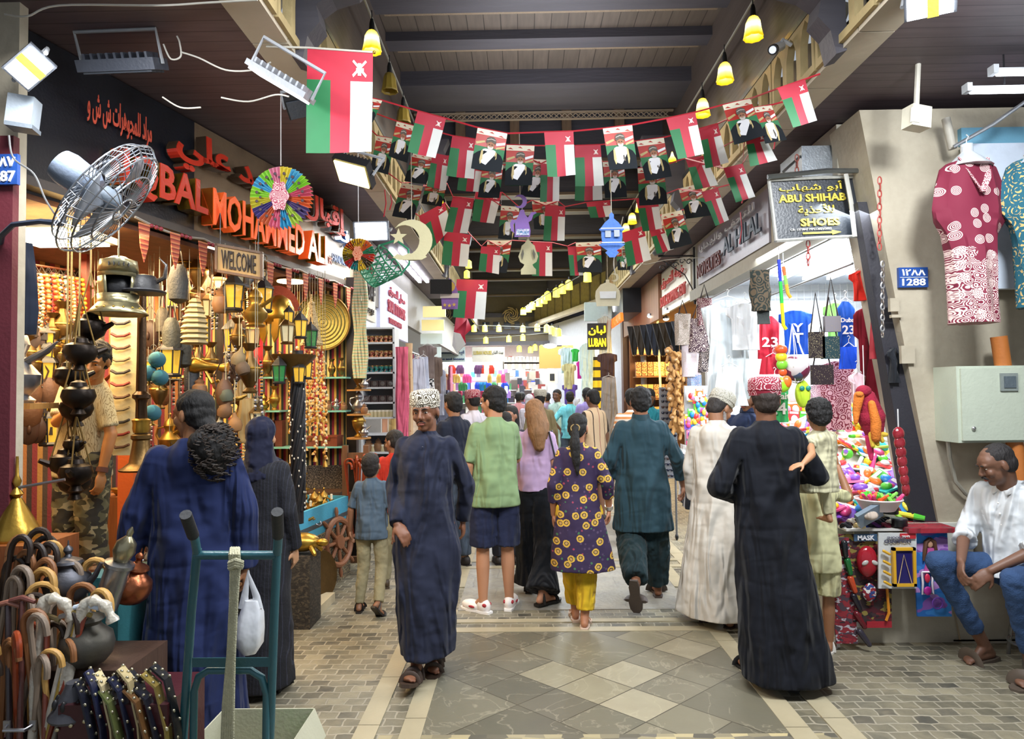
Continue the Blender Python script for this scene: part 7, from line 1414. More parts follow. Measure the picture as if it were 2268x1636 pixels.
# floodlight top, two tubes under soffit
def flood(px,py,Y,w,h,dr,lab,on=1,body='#3a3d42',tape=None,hous=.06,e=14,colr='#f4f8ff',tw=0):
    c=at(px,py,Y); z_=-V(dr).normalized(); x_=V((1,0,0)); x_=(x_-z_*x_.dot(z_)).normalized(); x_=Matrix.Rotation(tw,3,z_)@x_; rot=tuple(Matrix((x_,z_.cross(x_),z_)).transposed().to_euler()); T=thing('floodlight',lab,'floodlight',tuple(c),rot=rot); M=T.matrix_basis; MB(M=M).box((0,0,hous/2),(w,h,hous)).build('housing',mat(body,rough=.4),T,smooth=False)
    MB(M=M).box((0,0,-.006),(w*.88,h*.86,.01)).build('lens',glow(colr,e) if on else mat('#3d4148',rough=.2),T,smooth=False)
    mb=MB(M=M)
    for k in range(9): mb.box((-w*.4+w*.1*k,0,hous+.015),(w*.03,h*.8,.03))
    mb.build('cooling_fins',mat(body,rough=.4),T,smooth=False)
    mb=MB(M=M); mb.tube([(-w/2-.01,0,hous/2),(-w/2-.01,0,hous+.14),(w/2+.01,0,hous+.14),(w/2+.01,0,hous/2)],.010,6); mb.build('bracket',mat('#8f9296',rough=.4),T)
    if tape: MB(M=M).box((w*.06,0,-.013),(w*.22,h*.9,.006)).build('tape_strip',mat(tape,emit=.6),T,smooth=False)
    return T
flood(2060,10,3.25,.22,.13,(-.35,-.45,-.8),'small white floodlight with yellow tape at the stone ledge',tape='#d8c23a',tw=-.45); flood(65,150,3.0,.17,.13,(.45,-.7,-.5),'bright white floodlight with a yellow label at the shop corner',tape='#e0b81e',tw=-.55)
flood(275,158,3.6,.42,.16,(.02,.40,-.9),'dark finned floodlight hanging flat from the soffit',on=0,body='#41454f'); flood(620,188,3.5,.34,.18,(-.50,.16,-.82),'white slanting floodlight with steel bracket on the stone beam',body='#8d9095',e=3,hous=.03)
flood(780,385,4.4,.25,.20,(-.35,-.45,-.8),'black floodlight with warm yellow face under the soffit',body='#15161a',colr='#ffe68a',e=6); flood(822,512,5.2,.27,.15,(.1,-.9,-.3),'very bright white floodlight beside the moon sign',e=18); flood(665,240,4.0,.16,.13,(.3,-.5,-.8),'small dark floodlight behind the big flag',on=0,body='#1a1c20')
for i,(px,py,Y) in enumerate(((2225,198,4.0),(2285,158,3.9))):
    c=at(px,py,Y); T=thing('tube_light',f'white fluorescent tube fitting, {od(i)} under the wooden soffit by the dresses','light',tuple(c)); MB().box(c+V((0,0,.012)),(.44,.035,.012)).build('fitting',mat('#c9ccd0'),T,smooth=False); MB().tube([c+V((-.2,0,-.01)),c+V((.22,0,-.01))],.014,10).build('tube',glow('#eef4ff',12),T); MB().box(c+V((-.22,0,.01)),(.03,.055,.05)).build('end_cap',mat('#aeb2b6'),T,smooth=False); MB().tube([c+V((0,0,.03)),V((c.x,c.y,ZC))],.005,5).build('hanger_rod',IRON,T)
# camera
c=at(1712,110,4.45); d=V((-.55,-.6,-.45)).normalized(); T=thing('security_camera','white bullet security camera on the carved ledge','camera',tuple(c)); MB().tube([c,c-d*.16],.032,14).build('body',mat('#c9cdd2',rough=.3),T); MB().tube([c+d*.005,c-d*.02],.034,14).build('front_ring',IRON,T); MB().tube([c+d*.008,c-d*.0],.024,12).build('lens',mat('#cfd8e6',rough=.05,emit=.6),T); MB().tube([c-d*.10,c-d*.10+V((.04,.02,.06)),V((1.86,c.y+.1,c.z+.08))],.014,8).build('arm',mat('#c9cdd2',rough=.3),T)
# ================================================================ flags and paper ornaments over the street
FR=mat('#ab1d34',rough=.55,amt=.08,bump=0); FG=mat('#17693a',rough=.55,amt=.08,bump=0); FW=mat('#cfd0cc',rough=.55,amt=.05,bump=0); EMB=mat('#e3d3cc',rough=.5,bump=0); PBK=camo('poster_swirl',['#c9c0a8','#a83226','#d8d4c4','#b03a2a','#3a6a3a'],7,(1,1,1)); PRT=mat('#a8281e',rough=.4,bump=0)
CLK=mat('#0c131a',rough=.9,bump=0); SK1=mat('#9a6a50',rough=.7,bump=0); TRB=mat('#5d564e',rough=.8,ns=90,amt=.6,bump=0); GLD=mat('#b3a06a',rough=.5,bump=0); BRD=mat('#c4bdb5',rough=.6,bump=0); PWH=mat('#dfe0e4',rough=.4,bump=0); PCR=mat('#d6ceb8',rough=.4,bump=0)
FM=[FR,FG,FW,EMB]; PM=[PCR,PRT,FG,CLK,PWH,GLD,SK1,TRB,BRD]
def bil(c,u,v): return lerp(lerp(c[0],c[1],u),lerp(c[3],c[2],u),v)   # tl tr br bl; u right, v down
def emblem(mb,P2,N,mi,s=1):
    """crossed sabres with a dagger, drawn in the hoist corner"""
    def pl(pts): mb.poly([P2(u,v)+N for u,v in pts],mi)
    cx,cy=.80,.18; a=.085*s; b=.055*s
    for sg in (-1,1): pl([(cx-sg*a,cy-b),(cx-sg*a*.8,cy-b*1.25),(cx+sg*a,cy+b*.8),(cx+sg*a*.85,cy+b*1.15)])
    pl([(cx-.02*s,cy-.045*s),(cx+.02*s,cy-.045*s),(cx+.02*s,cy+.05*s),(cx-.02*s,cy+.05*s)]); pl([(cx-.04*s,cy-.008*s),(cx+.05*s,cy-.008*s),(cx+.05*s,cy+.014*s),(cx-.04*s,cy+.014*s)])
def flagmesh(c,curl,red=.30,side=.36,nu=12,nv=14):
    w=(c[1]-c[0]); n=w.cross(c[3]-c[0]).normalized(); 
    if n.y>0: n=-n
    L=w.length
    def pos(u,v): return bil(c,u,v)+n*(curl*L*(math.sin(u*5+v*3)*.10*v+.25*v*v*(u-.4)))
    us=sorted(set([0,side,1-side*.94,1]+[i/nu for i in range(nu+1)])); vs=sorted(set([0,red,1]+[i/nv for i in range(nv+1)]))
    return pos,us,vs,n
def flag(c,lab,group,curl=.5,name='national_flag',es=1,nu=6,nv=7,parent=None):
    mb=MB(); pos,us,vs,n=flagmesh(c,curl,nu=nu,nv=nv); k=len(us)
    mb.add([pos(u,v) for v in vs for u in us],[])
    for j in range(len(vs)-1):
        for i in range(k-1):
            u=(us[i]+us[i+1])/2; v=(vs[j]+vs[j+1])/2; mi=0 if v<.30 or .36<u<1-.36*.94 else (1 if u<.5 else 2)
            mb.f.append([j*k+i,j*k+i+1,(j+1)*k+i+1,(j+1)*k+i]); mb.m.append(mi)
    emblem(mb,pos,n*.003,3,es)
    return mb.build(name,FM,parent,label=lab,cat='flag',group=group) if parent is None else mb.build(name,FM,parent)
def poster(c,lab,group,curl=.4):
    mb=MB(); pos,us,vs,n=flagmesh(c,curl,nu=5,nv=7); k=len(us); mb.add([pos(u,v) for v in vs for u in us],[])
    for j in range(len(vs)-1):
        for i in range(k-1):
            v=(vs[j]+vs[j+1])/2; u=(us[i]+us[i+1])/2; mb.f.append([j*k+i,j*k+i+1,(j+1)*k+i+1,(j+1)*k+i]); mb.m.append(0 if v<.18 else 1 if v<.42 else 2)
    def pl(pts,mi,d): mb.poly([pos(u,v)+n*d for u,v in pts],mi)
    def el(cx,cy,rx,ry,mi,d,m=10): pl([(cx+rx*math.cos(2*P*q/m),cy+ry*math.sin(2*P*q/m)) for q in range(m)],mi,d)
    for cx,cy,s in ((.15,.10,.10),(.5,.07,.09),(.82,.12,.1)): pl([(cx-s,cy),(cx,cy-.03),(cx+s,cy+.02),(cx,cy+.01)],1,.0015); 
    pl([(.02,.34),(.3,.28),(.33,.32),(.05,.40)],5,.0015); pl([(.68,.30),(.98,.24),(.98,.30),(.7,.36)],4,.0015); pl([(.7,.40),(.98,.34),(.98,.38),(.7,.45)],5,.0015)
    pl([(.0,.66),(.12,.58),(.30,.50),(.70,.50),(.90,.58),(1,.70),(1,1),(.0,1)],3,.002)
    pl([(.28,.50),(.36,.47),(.64,.47),(.72,.50),(.74,.75),(.64,.97),(.36,.97),(.26,.75)],4,.003); pl([(.24,.54),(.30,.50),(.32,.75),(.38,.99),(.31,.99),(.22,.76)],5,.004); pl([(.70,.50),(.76,.54),(.78,.76),(.69,.99),(.63,.99),(.70,.75)],5,.004)
    el(.52,.365,.135,.12,6,.0045); pl([(.42,.40),(.62,.40),(.60,.46),(.52,.485),(.44,.46)],8,.0055); pl([(.47,.405),(.57,.405),(.56,.42),(.48,.42)],6,.006)
    pl([(.35,.31),(.37,.22),(.45,.175),(.58,.17),(.67,.22),(.69,.30),(.66,.33),(.52,.285),(.39,.335)],7,.0065); pl([(.38,.25),(.52,.215),(.66,.24),(.66,.252),(.52,.23),(.38,.265)],8,.007)
    for x in (.475,.565): pl([(x-.025,.352),(x+.025,.352),(x+.02,.368),(x-.02,.368)],3,.006)
    pl([(.55,.68),(.60,.66),(.63,.80),(.58,.90),(.55,.86)],7,.005); pl([(.36,.74),(.56,.70),(.57,.76),(.38,.84)],8,.0045)
    return mb.build('portrait_pennant',PM,label=lab,cat='pennant',group=group)
STR_=[('topmost',4.6,[('P',(800,212),(847,222),(826,272),(790,262)),('F',(925,245),(988,262),(965,352),(902,335)),('P',(1058,282),(1124,295),(1110,385),(1043,372)),('F',(1205,292),(1270,290),(1274,390),(1213,390)),('P',(1335,284),(1400,276),(1412,374),(1350,376)),('F',(1475,262),(1540,248),(1558,342),(1502,352)),('P',(1600,232),(1662,218),(1692,302),(1627,320)),('F',(1722,196),(1783,175),(1808,268),(1757,282))]),
('second',5.2,[('P',(879,268),(917,278),(903,362),(860,345)),('F',(1002,300),(1055,308),(1050,398),(988,388)),('P',(1122,320),(1184,322),(1178,412),(1118,410)),('F',(1273,322),(1330,320),(1337,412),(1274,412)),('P',(1409,312),(1470,304),(1487,392),(1430,400)),('F',(1547,285),(1590,273),(1612,362),(1563,372)),('P',(1670,238),(1708,232),(1742,310),(1695,318))]),
('third',5.8,[('P',(835,300),(874,308),(860,388),(820,374)),('P',(915,338),(962,348),(945,410),(895,400)),('F',(958,338),(994,345),(988,422),(945,412)),('F',(1022,352),(1072,360),(1066,427),(1012,420)),('P',(1070,360),(1115,365),(1106,440),(1058,436)),('P',(1176,352),(1214,354),(1210,440),(1152,434)),('F',(1198,362),(1240,364),(1238,447),(1196,446)),('F',(1276,355),(1332,353),(1333,445),(1273,443)),('P',(1335,358),(1382,355),(1388,438),(1340,438)),('P',(1412,372),(1470,366),(1478,452),(1416,455)),('F',(1518,350),(1562,344),(1590,410),(1540,420)),('F',(1602,372),(1645,362),(1672,436),(1630,448)),('F',(1650,300),(1690,292),(1720,356),(1662,368))]),
('fourth',6.5,[('P',(890,405),(937,412),(917,487),(868,478)),('P',(945,400),(990,406),(978,458),(933,450)),('F',(1003,435),(1050,440),(1036,518),(984,512)),('F',(1055,420),(1112,425),(1094,496),(1045,488)),('P',(1110,455),(1150,458),(1148,532),(1103,528)),('P',(1178,443),(1236,445),(1237,510),(1183,507)),('F',(1208,455),(1252,457),(1250,534),(1203,532)),('F',(1298,448),(1350,444),(1358,480),(1308,482)),('F',(1408,440),(1456,436),(1466,507),(1424,512)),('P',(1503,418),(1550,406),(1574,478),(1520,484)),('F',(1553,425),(1590,415),(1613,488),(1585,500))]),
('lowest',7.3,[('F',(928,478),(985,448),(1000,505),(948,560)),('F',(985,510),(1042,520),(1036,592),(978,585)),('F',(1066,545),(1108,547),(1105,608),(1060,598)),('P',(1080,532),(1134,532),(1122,605),(1070,600)),('F',(1180,535),(1223,537),(1223,612),(1178,610)),('F',(1257,545),(1290,545),(1292,610),(1263,610)),('P',(1275,537),(1331,535),(1333,604),(1280,602)),('P',(1365,545),(1396,543),(1396,598),(1368,598)),('F',(1378,515),(1425,500),(1442,575),(1390,590)),('F',(1438,508),(1466,500),(1492,552),(1455,562)),('P',(1465,475),(1510,465),(1532,540),(1485,552))])]
REDC=mat('#b02a36',rough=.4)
for nm,Y,fl in STR_:
    cntk={'P':0,'F':0}; pts=[]
    for i,(k,a,b,c,d) in enumerate(fl):
        xs=[q_[0] for q_ in (a,b,c,d)]; yy=min(Y+.04*(i%2),1.80*1500/max(1,max(xs)-1155),1.20*1500/max(1,1155-min(xs))); q=[at(*p_,yy) for p_ in (a,b,c,d)]; n=cntk[k]; cntk[k]+=1; pts+=[q[0],q[1]]
        g=f'bunting on the {nm} string'
        if k=='F': flag(q,f'red, white and green flag, {od(n)} of its kind along the {nm} bunting string',g,curl=.5*R.uniform(.4,1.4))
        else: poster(q,f'portrait pennant of a turbaned man, {od(n)} of its kind along the {nm} bunting string',g,curl=.4*R.uniform(.3,1.2))
    pts.sort(key=lambda p:p.x); pts=[V((-1.26,pts[0].y,pts[0].z+.12))]+[p+V((0,.004,0)) for p in pts]+[V((1.86,pts[-1].y,pts[-1].z+.03))]
    MB().tube(pts,.006,5).build('bunting_cord',REDC,label=f'red ribbon cord of the {nm} bunting string',cat='cord')
for i,(px,y0,y1,Y) in enumerate(((1640,470,540,6.4),(1716,250,330,5.2),(852,420,480,5.9),(865,430,465,5.9),(1645,400,450,6.0))): MB().tube([at(px,y0,Y),at(px+3,(y0+y1)/2,Y),at(px-2,y1,Y)],.006,5).build('loose_ribbon',REDC,label=f'loose red ribbon end, {od(i)} of the dangling ones',cat='ribbon')
# the large flag on its rod
q=[at(681,106,3.7),at(826,115,3.7),at(824,338,3.7),at(677,338,3.7)]; T=thing('hanging_flag','largest red, white and green flag hanging from a rod by the stone beam','flag',tuple(q[0])); flag(q,'','',.18,'flag_cloth',1.3,16,18,T); MB().tube([at(590,103,3.72),at(684,106,3.70),at(828,116,3.70)],.006,6).build('rod',mat('#b9b6aa'),T); MB().ell(at(829,116,3.7),(.010,.010,.010)).build('finial',GOLDP,T)
flag([at(1012,618,11),at(1080,620,11),at(1074,708,11),at(1003,702,11)],'second largest flag hanging far down the street beside the purple lantern cutout',None,.3)
mb=MB(); q=[at(1010,702,11.2),at(1035,704,11.2),at(1045,728,11.2),at(1030,742,11.1),at(1032,762,11.15),at(1012,782,11.2),at(1002,765,11.2),at(1005,735,11.1)]; mb.poly(q,0); mb.poly([q[0],q[7],q[6],lerp(q[5],q[3],.5),lerp(q[7],q[3],.5)][::-1]+[],1) if 0 else None
o=mb.build('twisted_flag',[FR],label='small twisted red and white flag dangling below the far flag',cat='flag',solid=.01); quad('white_half',[q[7]+V((0,-.02,0)),lerp(q[7],q[3],.6)+V((0,-.02,0)),q[4]+V((0,-.02,0)),q[5]+V((0,-.02,0)),q[6]+V((0,-.02,0))],FW,.004,o); 
# paper fan pinwheels
def pinwheel(px,py,Y,r,cols,mid,lab):
    c=at(px,py,Y); T=thing('paper_pinwheel',lab,'paper fan',tuple(c)); n=len(cols)*3; N=n*2
    for g in range(len(cols)):
        mb=MB(); seg=[]
        for s in range(g*6,g*6+7): a=-2*P*s/N+P/2; z=.018 if s%2 else -.018; seg.append((a,z))
        for i in range(6):
            (a0,z0),(a1,z1)=seg[i],seg[i+1]; R0=r*(1.0 if (g*6+i)%2 else .93); R1=r*(1.0 if (g*6+i+1)%2 else .93)
            f=lambda a,z,q:c+V((math.cos(a)*q,z*q/r-0.0,math.sin(a)*q)); mb.poly([f(a0,z0,.12*r),f(a1,z1,.12*r),f(a1,z1,R1),f(a0,z0,R0)],0)
        mb.build('paper_segment',mat(cols[g],rough=.7,amt=.06,bump=0),T,solid=.002,smooth=False)
        mb=MB(); a=-2*P*(g*6+3)/N+P/2; mb.ell(c+V((math.cos(a)*r*.72,-.024,math.sin(a)*r*.72)),(.010*r/.2,.004,.010*r/.2),nu=8,nv=5); mb.ell(c+V((math.cos(a+.22)*r*.6,-.022,math.sin(a+.22)*r*.6)),(.008*r/.2,.004,.008*r/.2),nu=8,nv=5); mb.build('punched_spot',mat('#4a3a40'),T)
    q=[(.62*math.cos(t)*.5*(1+.12*math.cos(6*t)),.62*math.sin(t)*.8*(1+.12*math.cos(6*t))) for t in [2*P*k/30 for k in range(30)]]
    MB().prism([(x*r*.9,y*r*.9) for x,y in q],c+V((0,-.03,0)),(1,0,0),(0,0,1),.006).build('centre_medallion',embro('medallion%d'%px,mid[0],mid[1],70*(.2/r),.3),T,smooth=False)
    MB().tube([c+V((0,0,r)),V((c.x,c.y,min(ZC,c.z+r+.9)))],.003,4).build('string',mat('#d8d8d8'),T)
pinwheel(622,437,4.3,.208,['#d9c94a','#57a8c8','#8cc63a','#c8607a','#d06a3a','#5a4a78','#a8c04a','#3a9ac0','#d4708a','#c8704a','#5a5090','#c8c24a','#9ace4a','#52a8cc','#8fca46','#d58aa0'],('#a8455c','#e0b8b8'),'large rainbow folded paper pinwheel hanging from the soffit')
pinwheel(794,563,5.0,.125,['#d8a828','#c8602a','#3a8f6a','#c84a3a','#5a4a30','#d8b838','#2f8a8a','#c83a3a','#8a7a2a','#d8c048','#d86a2a','#d8b030'],('#c84a28','#e8b090'),'smaller orange and yellow folded paper pinwheel above the basket')
# plywood cutouts
PLY=mat('#b9b28c',rough=.7,ns=8,amt=.12); 
def cut(nm,lab,px,py,Y,s,shapes,m,string=.6,mats2=None):
    c=at(px,py,Y); T=thing(nm,lab,'ornament',tuple(c))
    for i,(n_,o) in enumerate(shapes): MB().prism([(x*s,y*s) for x,y in o],c+V((0,-.012*i,0)),(1,0,0),(0,0,1),.010).build(n_,(mats2[i] if mats2 else m),T,smooth=False)
    mx=max(y for x,y in shapes[0][1])*s; MB().tube([c+V((0,0,mx)),c+V((0,0,mx+string))],.003,4).build('string',mat('#b5b0a0'),T); return T
def cres(R1,off,R2,n=18,a0=.62):
    A=[(R1*math.cos(t),R1*math.sin(t)) for t in [a0+(2*P-2*a0)*k/n for k in range(n+1)]]; x1,y1=A[-1]; x0,y0=A[0]; b0=math.atan2(y1,x1-off); b1=math.atan2(y0,x0-off); b0=b0 if b0<0 else b0-2*P; b1=b1 if b1>0 else b1+2*P
    b1_=b1-2*P; return A+[(off+math.hypot(x0-off,y0)*math.cos(t),math.hypot(x0-off,y0)*math.sin(t)) for t in [b0+(b1_-b0)*k/n for k in range(1,n)]]
def star(r,n=5,ir=.42,rot=P/2,cx=0,cy=0): return [(cx+(r if k%2==0 else r*ir)*math.cos(rot+k*P/n),cy+(r if k%2==0 else r*ir)*math.sin(rot+k*P/n)) for k in range(2*n)]
CR=[(-x,y) for x,y in cres(1,.36,.8)]
cut('moon_cutout','large pale wooden crescent with a star hanging by the bright floodlight',912,532,5.0,.155,[('crescent',CR),('star',star(.42,cx=-.62,cy=.15)),('cloud',[(-.9,-.85),(-.7,-.7),(-.45,-.78),(-.1,-.66),(.3,-.74),(.6,-.7),(.75,-.85),(.5,-.98),(-.6,-.98)])],PLY)
LO=[(-.42,-1),(.42,-1),(.42,-.72),(.3,-.6),(.22,-.45),(.45,-.3),(.55,0),(.42,.35),(.36,.6),(.18,.75),(.06,.95),(-.06,.95),(-.18,.75),(-.36,.6),(-.42,.35),(-.55,0),(-.45,-.3),(-.22,-.45),(-.3,-.6),(-.42,-.72)]
cut('lantern_cutout','pale wooden lantern silhouette hanging over the middle of the street',1170,568,5.6,.150,[('silhouette',LO),('cut_mark',[(-.34,-.2),(-.24,.15),(-.28,.4),(-.4,.1)]),('cut_mark',[(.34,-.2),(.24,.15),(.28,.4),(.4,.1)])],PLY,.1,[PLY,mat('#5a5648'),mat('#5a5648')])
BL=mat('#2b62b5',rough=.5,ns=60,amt=.3); LB=[(-.12,-1),(.12,-1),(.3,-.78),(.2,-.7),(.42,-.55),(.58,-.42),(.42,-.38),(.46,-.1),(.46,.15),(.56,.24),(.44,.36),(.3,.55),(.1,.72),(.1,.9),(0,1),(-.1,.9),(-.1,.72),(-.3,.55),(-.44,.36),(-.56,.24),(-.46,.15),(-.46,-.1),(-.42,-.38),(-.58,-.42),(-.42,-.55),(-.2,-.7),(-.3,-.78)]
BW=mat('#c5d0dd'); cut('blue_lantern_cutout','glittery blue lantern cutout hanging over the street',1355,520,4.9,.165,[('silhouette',LB),('window',[(-.30,-.12),(-.05,-.12),(-.05,.18),(-.30,.18)]),('window',[(.08,-.12),(.32,-.12),(.32,.18),(.08,.18)]),('band',[(-.52,.22),(.52,.22),(.48,.26),(-.48,.26)]),('band',[(-.52,-.42),(.52,-.42),(.48,-.38),(-.48,-.38)])],BL,.4,[BL,mat('#9aa0a8'),mat('#9aa0a8'),BW,BW])
PU=mat('#8f6ab8',rough=.6,ns=10,amt=.15); cut('purple_moon_cutout','small purple crescent above the teapot cutout',1152,446,5.4,.055,[('crescent',[(-x,y) for x,y in CR] and CR)],PU,.5)
TP=[(-.55,-1),(.5,-1),(.55,-.6),(.42,0),(.62,.12),(.75,.5),(.98,.62),(.9,.7),(.6,.66),(.38,.3),(.2,.5),(.12,.85),(-.12,.85),(-.25,.5),(-.42,.15),(-.7,.2),(-.85,-.1),(-.78,-.55),(-.55,-.75),(-.62,-.15),(-.5,0),(-.5,-.5)]
cut('teapot_cutout','purple teapot cutout with a pale patterned base',1157,492,5.4,.118,[('teapot',TP),('scene_panel',[(-.45,-.92),(.45,-.92),(.46,-.5),(-.4,-.5)])],PU,.05,[PU,camo('teapot_scene',['#9fb8d8','#d8c9e0','#5a8ab8','#e0dce8'],40)])
cut('purple_lantern_cutout','purple lantern cutout with a gold moon and stars far down the street',996,650,9.5,.22,[('lantern',[(-.5,-1),(.5,-1),(.55,-.3),(.5,.2),(.35,.65),(0,1),(-.35,.65),(-.5,.2),(-.55,-.3)]),('moon',[(.35*x+.0,.35*y+.45) for x,y in CR]),('script_band',[(-.6,-.3),(.6,-.3),(.62,.0),(-.58,.0)]),('star',star(.14,cx=-.3,cy=-.75)),('star',star(.14,cx=0,cy=-.8)),('star',star(.14,cx=.3,cy=-.75))],PU,.3,[PU,mat('#d8b85a'),mat('#d8d0c8'),mat('#d8b85a'),mat('#d8b85a'),mat('#d8b85a')])
GY=mat('#b9b6a0',rough=.7); cut('dome_cutout','pale dome lantern cutout hanging before the corner shop',1346,650,8.2,.17,[('frame',[(-.8,-.9),(.8,-.9),(.9,-.2),(.85,.2),(.5,.65),(.12,.8),(.12,1),(-.12,1),(-.12,.8),(-.5,.65),(-.85,.2),(-.9,-.2)]),('window',[(-.55,-.35),(.55,-.35),(.6,.15),(-.6,.15)])],GY,.3,[GY,mat('#c9d0d8')]); cut('small_moon_cutout','tiny pale crescent on the beaded cord',1361,614,8.0,.05,[('crescent',CR)],GY,.4); cut('green_star_cutout','little green star ornament between the lowest flags',1378,574,7.1,.045,[('star',star(1))],mat('#2f6a45'),.2)
# green lattice basket
c=at(840,595,5.6); T=thing('lattice_basket','green plastic lattice basket hanging on its side','basket',tuple(c)); ax=V((.75,-.2,.5)).normalized(); mb=MB()
u=ax.cross(V((0,1,0))).normalized(); v_=ax.cross(u)
for k in range(14):
    for sg in (-1,1): mb.tube([c+ax*(-.12+.24*t/6)+(u*math.cos(2*P*k/14+sg*t*.16)+v_*math.sin(2*P*k/14+sg*t*.16))*(.10+.05*t/6) for t in range(7)],.005,4)
for o_,r in ((-.12,.10),(.12,.15),(0,.125)): mb.tube([c+ax*o_+(u*math.cos(P*a/10)+v_*math.sin(P*a/10))*r for a in range(21)],.008,6)
mb.build('lattice',plastic('#3f9a78'),T); MB().lathe([(.01,-.12),(.10,-.12),(.10,-.115),(.01,-.115)],tuple(c),16,axis=ax).build('bottom',plastic('#4aa884'),T); MB().tube([c+ax*.12+u*.15,c+ax*.26+u*.10,c+ax*.30-u*.02,c+ax*.24-u*.12,c+ax*.12-u*.15],.010,6).build('handle',plastic('#3f9a78'),T)
# ---- yellow tulip lamps on both sides of the roof
def f_tulip(e):
    def f(T):
        MB().lathe([(.018,-.02),(.03,-.03),(.044,-.06),(.050,-.11),(.058,-.150),(.062,-.165)],n=18,cap=False,wob=.05).build('shade',TUL if e else mat('#a8903a',rough=.4,trans=.2),T,solid=.004)
        if e: MB().ell((0,0,-.09),(.025,.025,.035)).build('bulb',glow('#ffe9a0',18),T)
        MB().lathe([(.010,.06),(.017,.03),(.020,-.02),(.008,-.03)],n=10).build('socket',mat('#15181b'),T); MB().tube([(0,0,.05),(0,0,.12)],.004,5).build('cord',mat('#22262a'),T)
    return f
tg=NT('lit_yellow_glass'); zz=tg.xyz(tg.co())[2]; q_=tg.math('MULTIPLY',tg.math('ABSOLUTE',tg.math('ADD',zz,.085)),12)
tg.set(Base_Color=c4('#e0c020'),Emission_Color=tg.ramp(q_,[(0,'#ffffd8'),(.35,'#fff08a'),(.8,'#ecc41c')]),Emission_Strength=tg.math('SUBTRACT',1.7,tg.math('MULTIPLY',q_,.9)),Roughness=.3); TUL=tg.m
proto('tul','tulip_lamp','yellow glass tulip lamp alight,','lamp',f_tulip(2.2)); proto('tulo','tulip_lamp','unlit dusty yellow glass tulip lamp,','lamp',f_tulip(0))
for i in range(12): put('tul',(1.74,4.93+.68*i+(.02*(i%3)),4.47),f'{od(i)} of the row, dress shop side',rz=i,sc=1.12,group='lit tulip lamps along one roof wall')
for i in range(12): put('tul' if i in(0,4,6,8,10) else 'tulo',(-1.10,5.02+.68*i,4.47),f'{od(i)} of the row, souvenir shop side',rz=i,sc=1.12,group='tulip lamps on the souvenir side')
for x,nm in ((1.76,'dress shop'),(-1.12,'souvenir shop')): MB().tube([(x,y/2,4.60+.008*math.sin(y)) for y in range(4,28)],.010,6).build('lamp_conduit',mat('#8f8f85',rough=.5),label=f'thin conduit carrying the tulip lamps on the {nm} side',cat='conduit')
# far yellow bell lamps
proto('yb','small_yellow_lamp','small glowing yellow lamp,','lamp',lambda T:(MB().lathe([(.02,.09),(.055,.06),(.06,-.06),(.062,-.065)],n=12).build('shade',glow('#f0dc3a',3.5),T),MB().tube([(0,0,.08),(0,0,.14)],.01,6).build('socket',mat('#22262a'),T)))
fl=[(1260,632,13.5),(1245,641,13.8),(1232,649,14.2),(1213,656,14.8),(1205,664,15.3),(1194,671,15.8),(1179,678,16.6),(1171,684,17.2),(1159,690,18),(1301,614,12.6),(986,729,19),(1050,728,19),(1074,728,19),(1105,728,19),(1158,729,19),(1190,726,18),(1211,728,17),(1076,754,20),(1127,751,20),(1158,748,20),(1222,732,16.5),(1230,736,16.5),(1038,586,10.3),(1034,608,10.8),(1150,773,22),(1175,775,22),(1185,770,21.5),(1200,772,20),(1237,737,16)]
for i,(px,py,Y) in enumerate(fl): put('yb',at(px,py,min(Y,20.9)),f'{od(i)} counted along the far strings',sc=1.25 if Y>12 else .8,group='small yellow lamps down the street')
for i,L in enumerate((((1283,612,12.6),(1205,655,14.8),(1155,684,18)),((960,720,19),(1080,721,19),(1240,727,17)),((960,756,20),(1127,745,20),(1240,735,17)))): MB().tube([at(*q) for q in L],.012,5).build('light_string',mat('#3d3d33'),label=f'cord of the {od(i)} far light string',cat='cord')
# loose white cables
for i,(pts,Y) in enumerate((([(10,32),(60,36),(130,12),(350,12),(460,6),(570,0)],3.0),([(362,98),(378,130),(400,125),(398,95),(392,80)],3.5),([(400,115),(440,128),(500,155),(560,155),(600,138)],3.5),([(360,215),(400,238),(445,238)],3.6),([(490,216),(550,225),(610,210),(640,214)],3.6),([(1405,577),(1430,585),(1480,575),(1560,570)],8.0),([(20,300),(30,350),(75,385),(100,440),(125,480)],3.1),([(1380,480),(1360,570),(1362,605)],6.0))):
    MB().tube(curve([at(px,py,Y) for px,py in pts]),.0045,6).build('loose_cable',mat('#a8a59c' if i!=6 else '#5a5a5a'),label=f'loose pale cable, {od(i)} of the stray wires under the soffits',cat='cable')
c=at(52,252,3.15); T=thing('control_gear_box','grey control gear box beneath the corner floodlight','box',tuple(c)); MB().box(c,(.11,.09,.15),rot=(0,.1,.25)).build('case',mat('#8b949c',rough=.4),T,smooth=False); MB().box(c+V((0,-.002,-.07)),(.115,.095,.02),rot=(0,.1,.25)).build('lid',mat('#5d656d'),T,smooth=False)
a=at(-25,410,3.2); b=at(42,342,3.2); T=thing('house_number_plate','blue enamel house number plate at the souvenir shop corner','sign',(b.x-.05,3.2,a.z)); MB().bb((a.x,3.19,a.z),(b.x,3.21,b.z)).build('plate',mat('#23498f',rough=.3,amt=.06),T,smooth=False); W=b.x-a.x; H=b.z-a.z
text('1287','number',WW,(a.x+W*.06,3.187,a.z+H*.08),(1,0,0),(0,0,1),W*.88,H*.36,T,.003,.02); text('١٢٨٧','arabic_number',WW,(a.x+W*.06,3.187,a.z+H*.58),(1,0,0),(0,0,1),W*.88,H*.33,T,.003,.02)
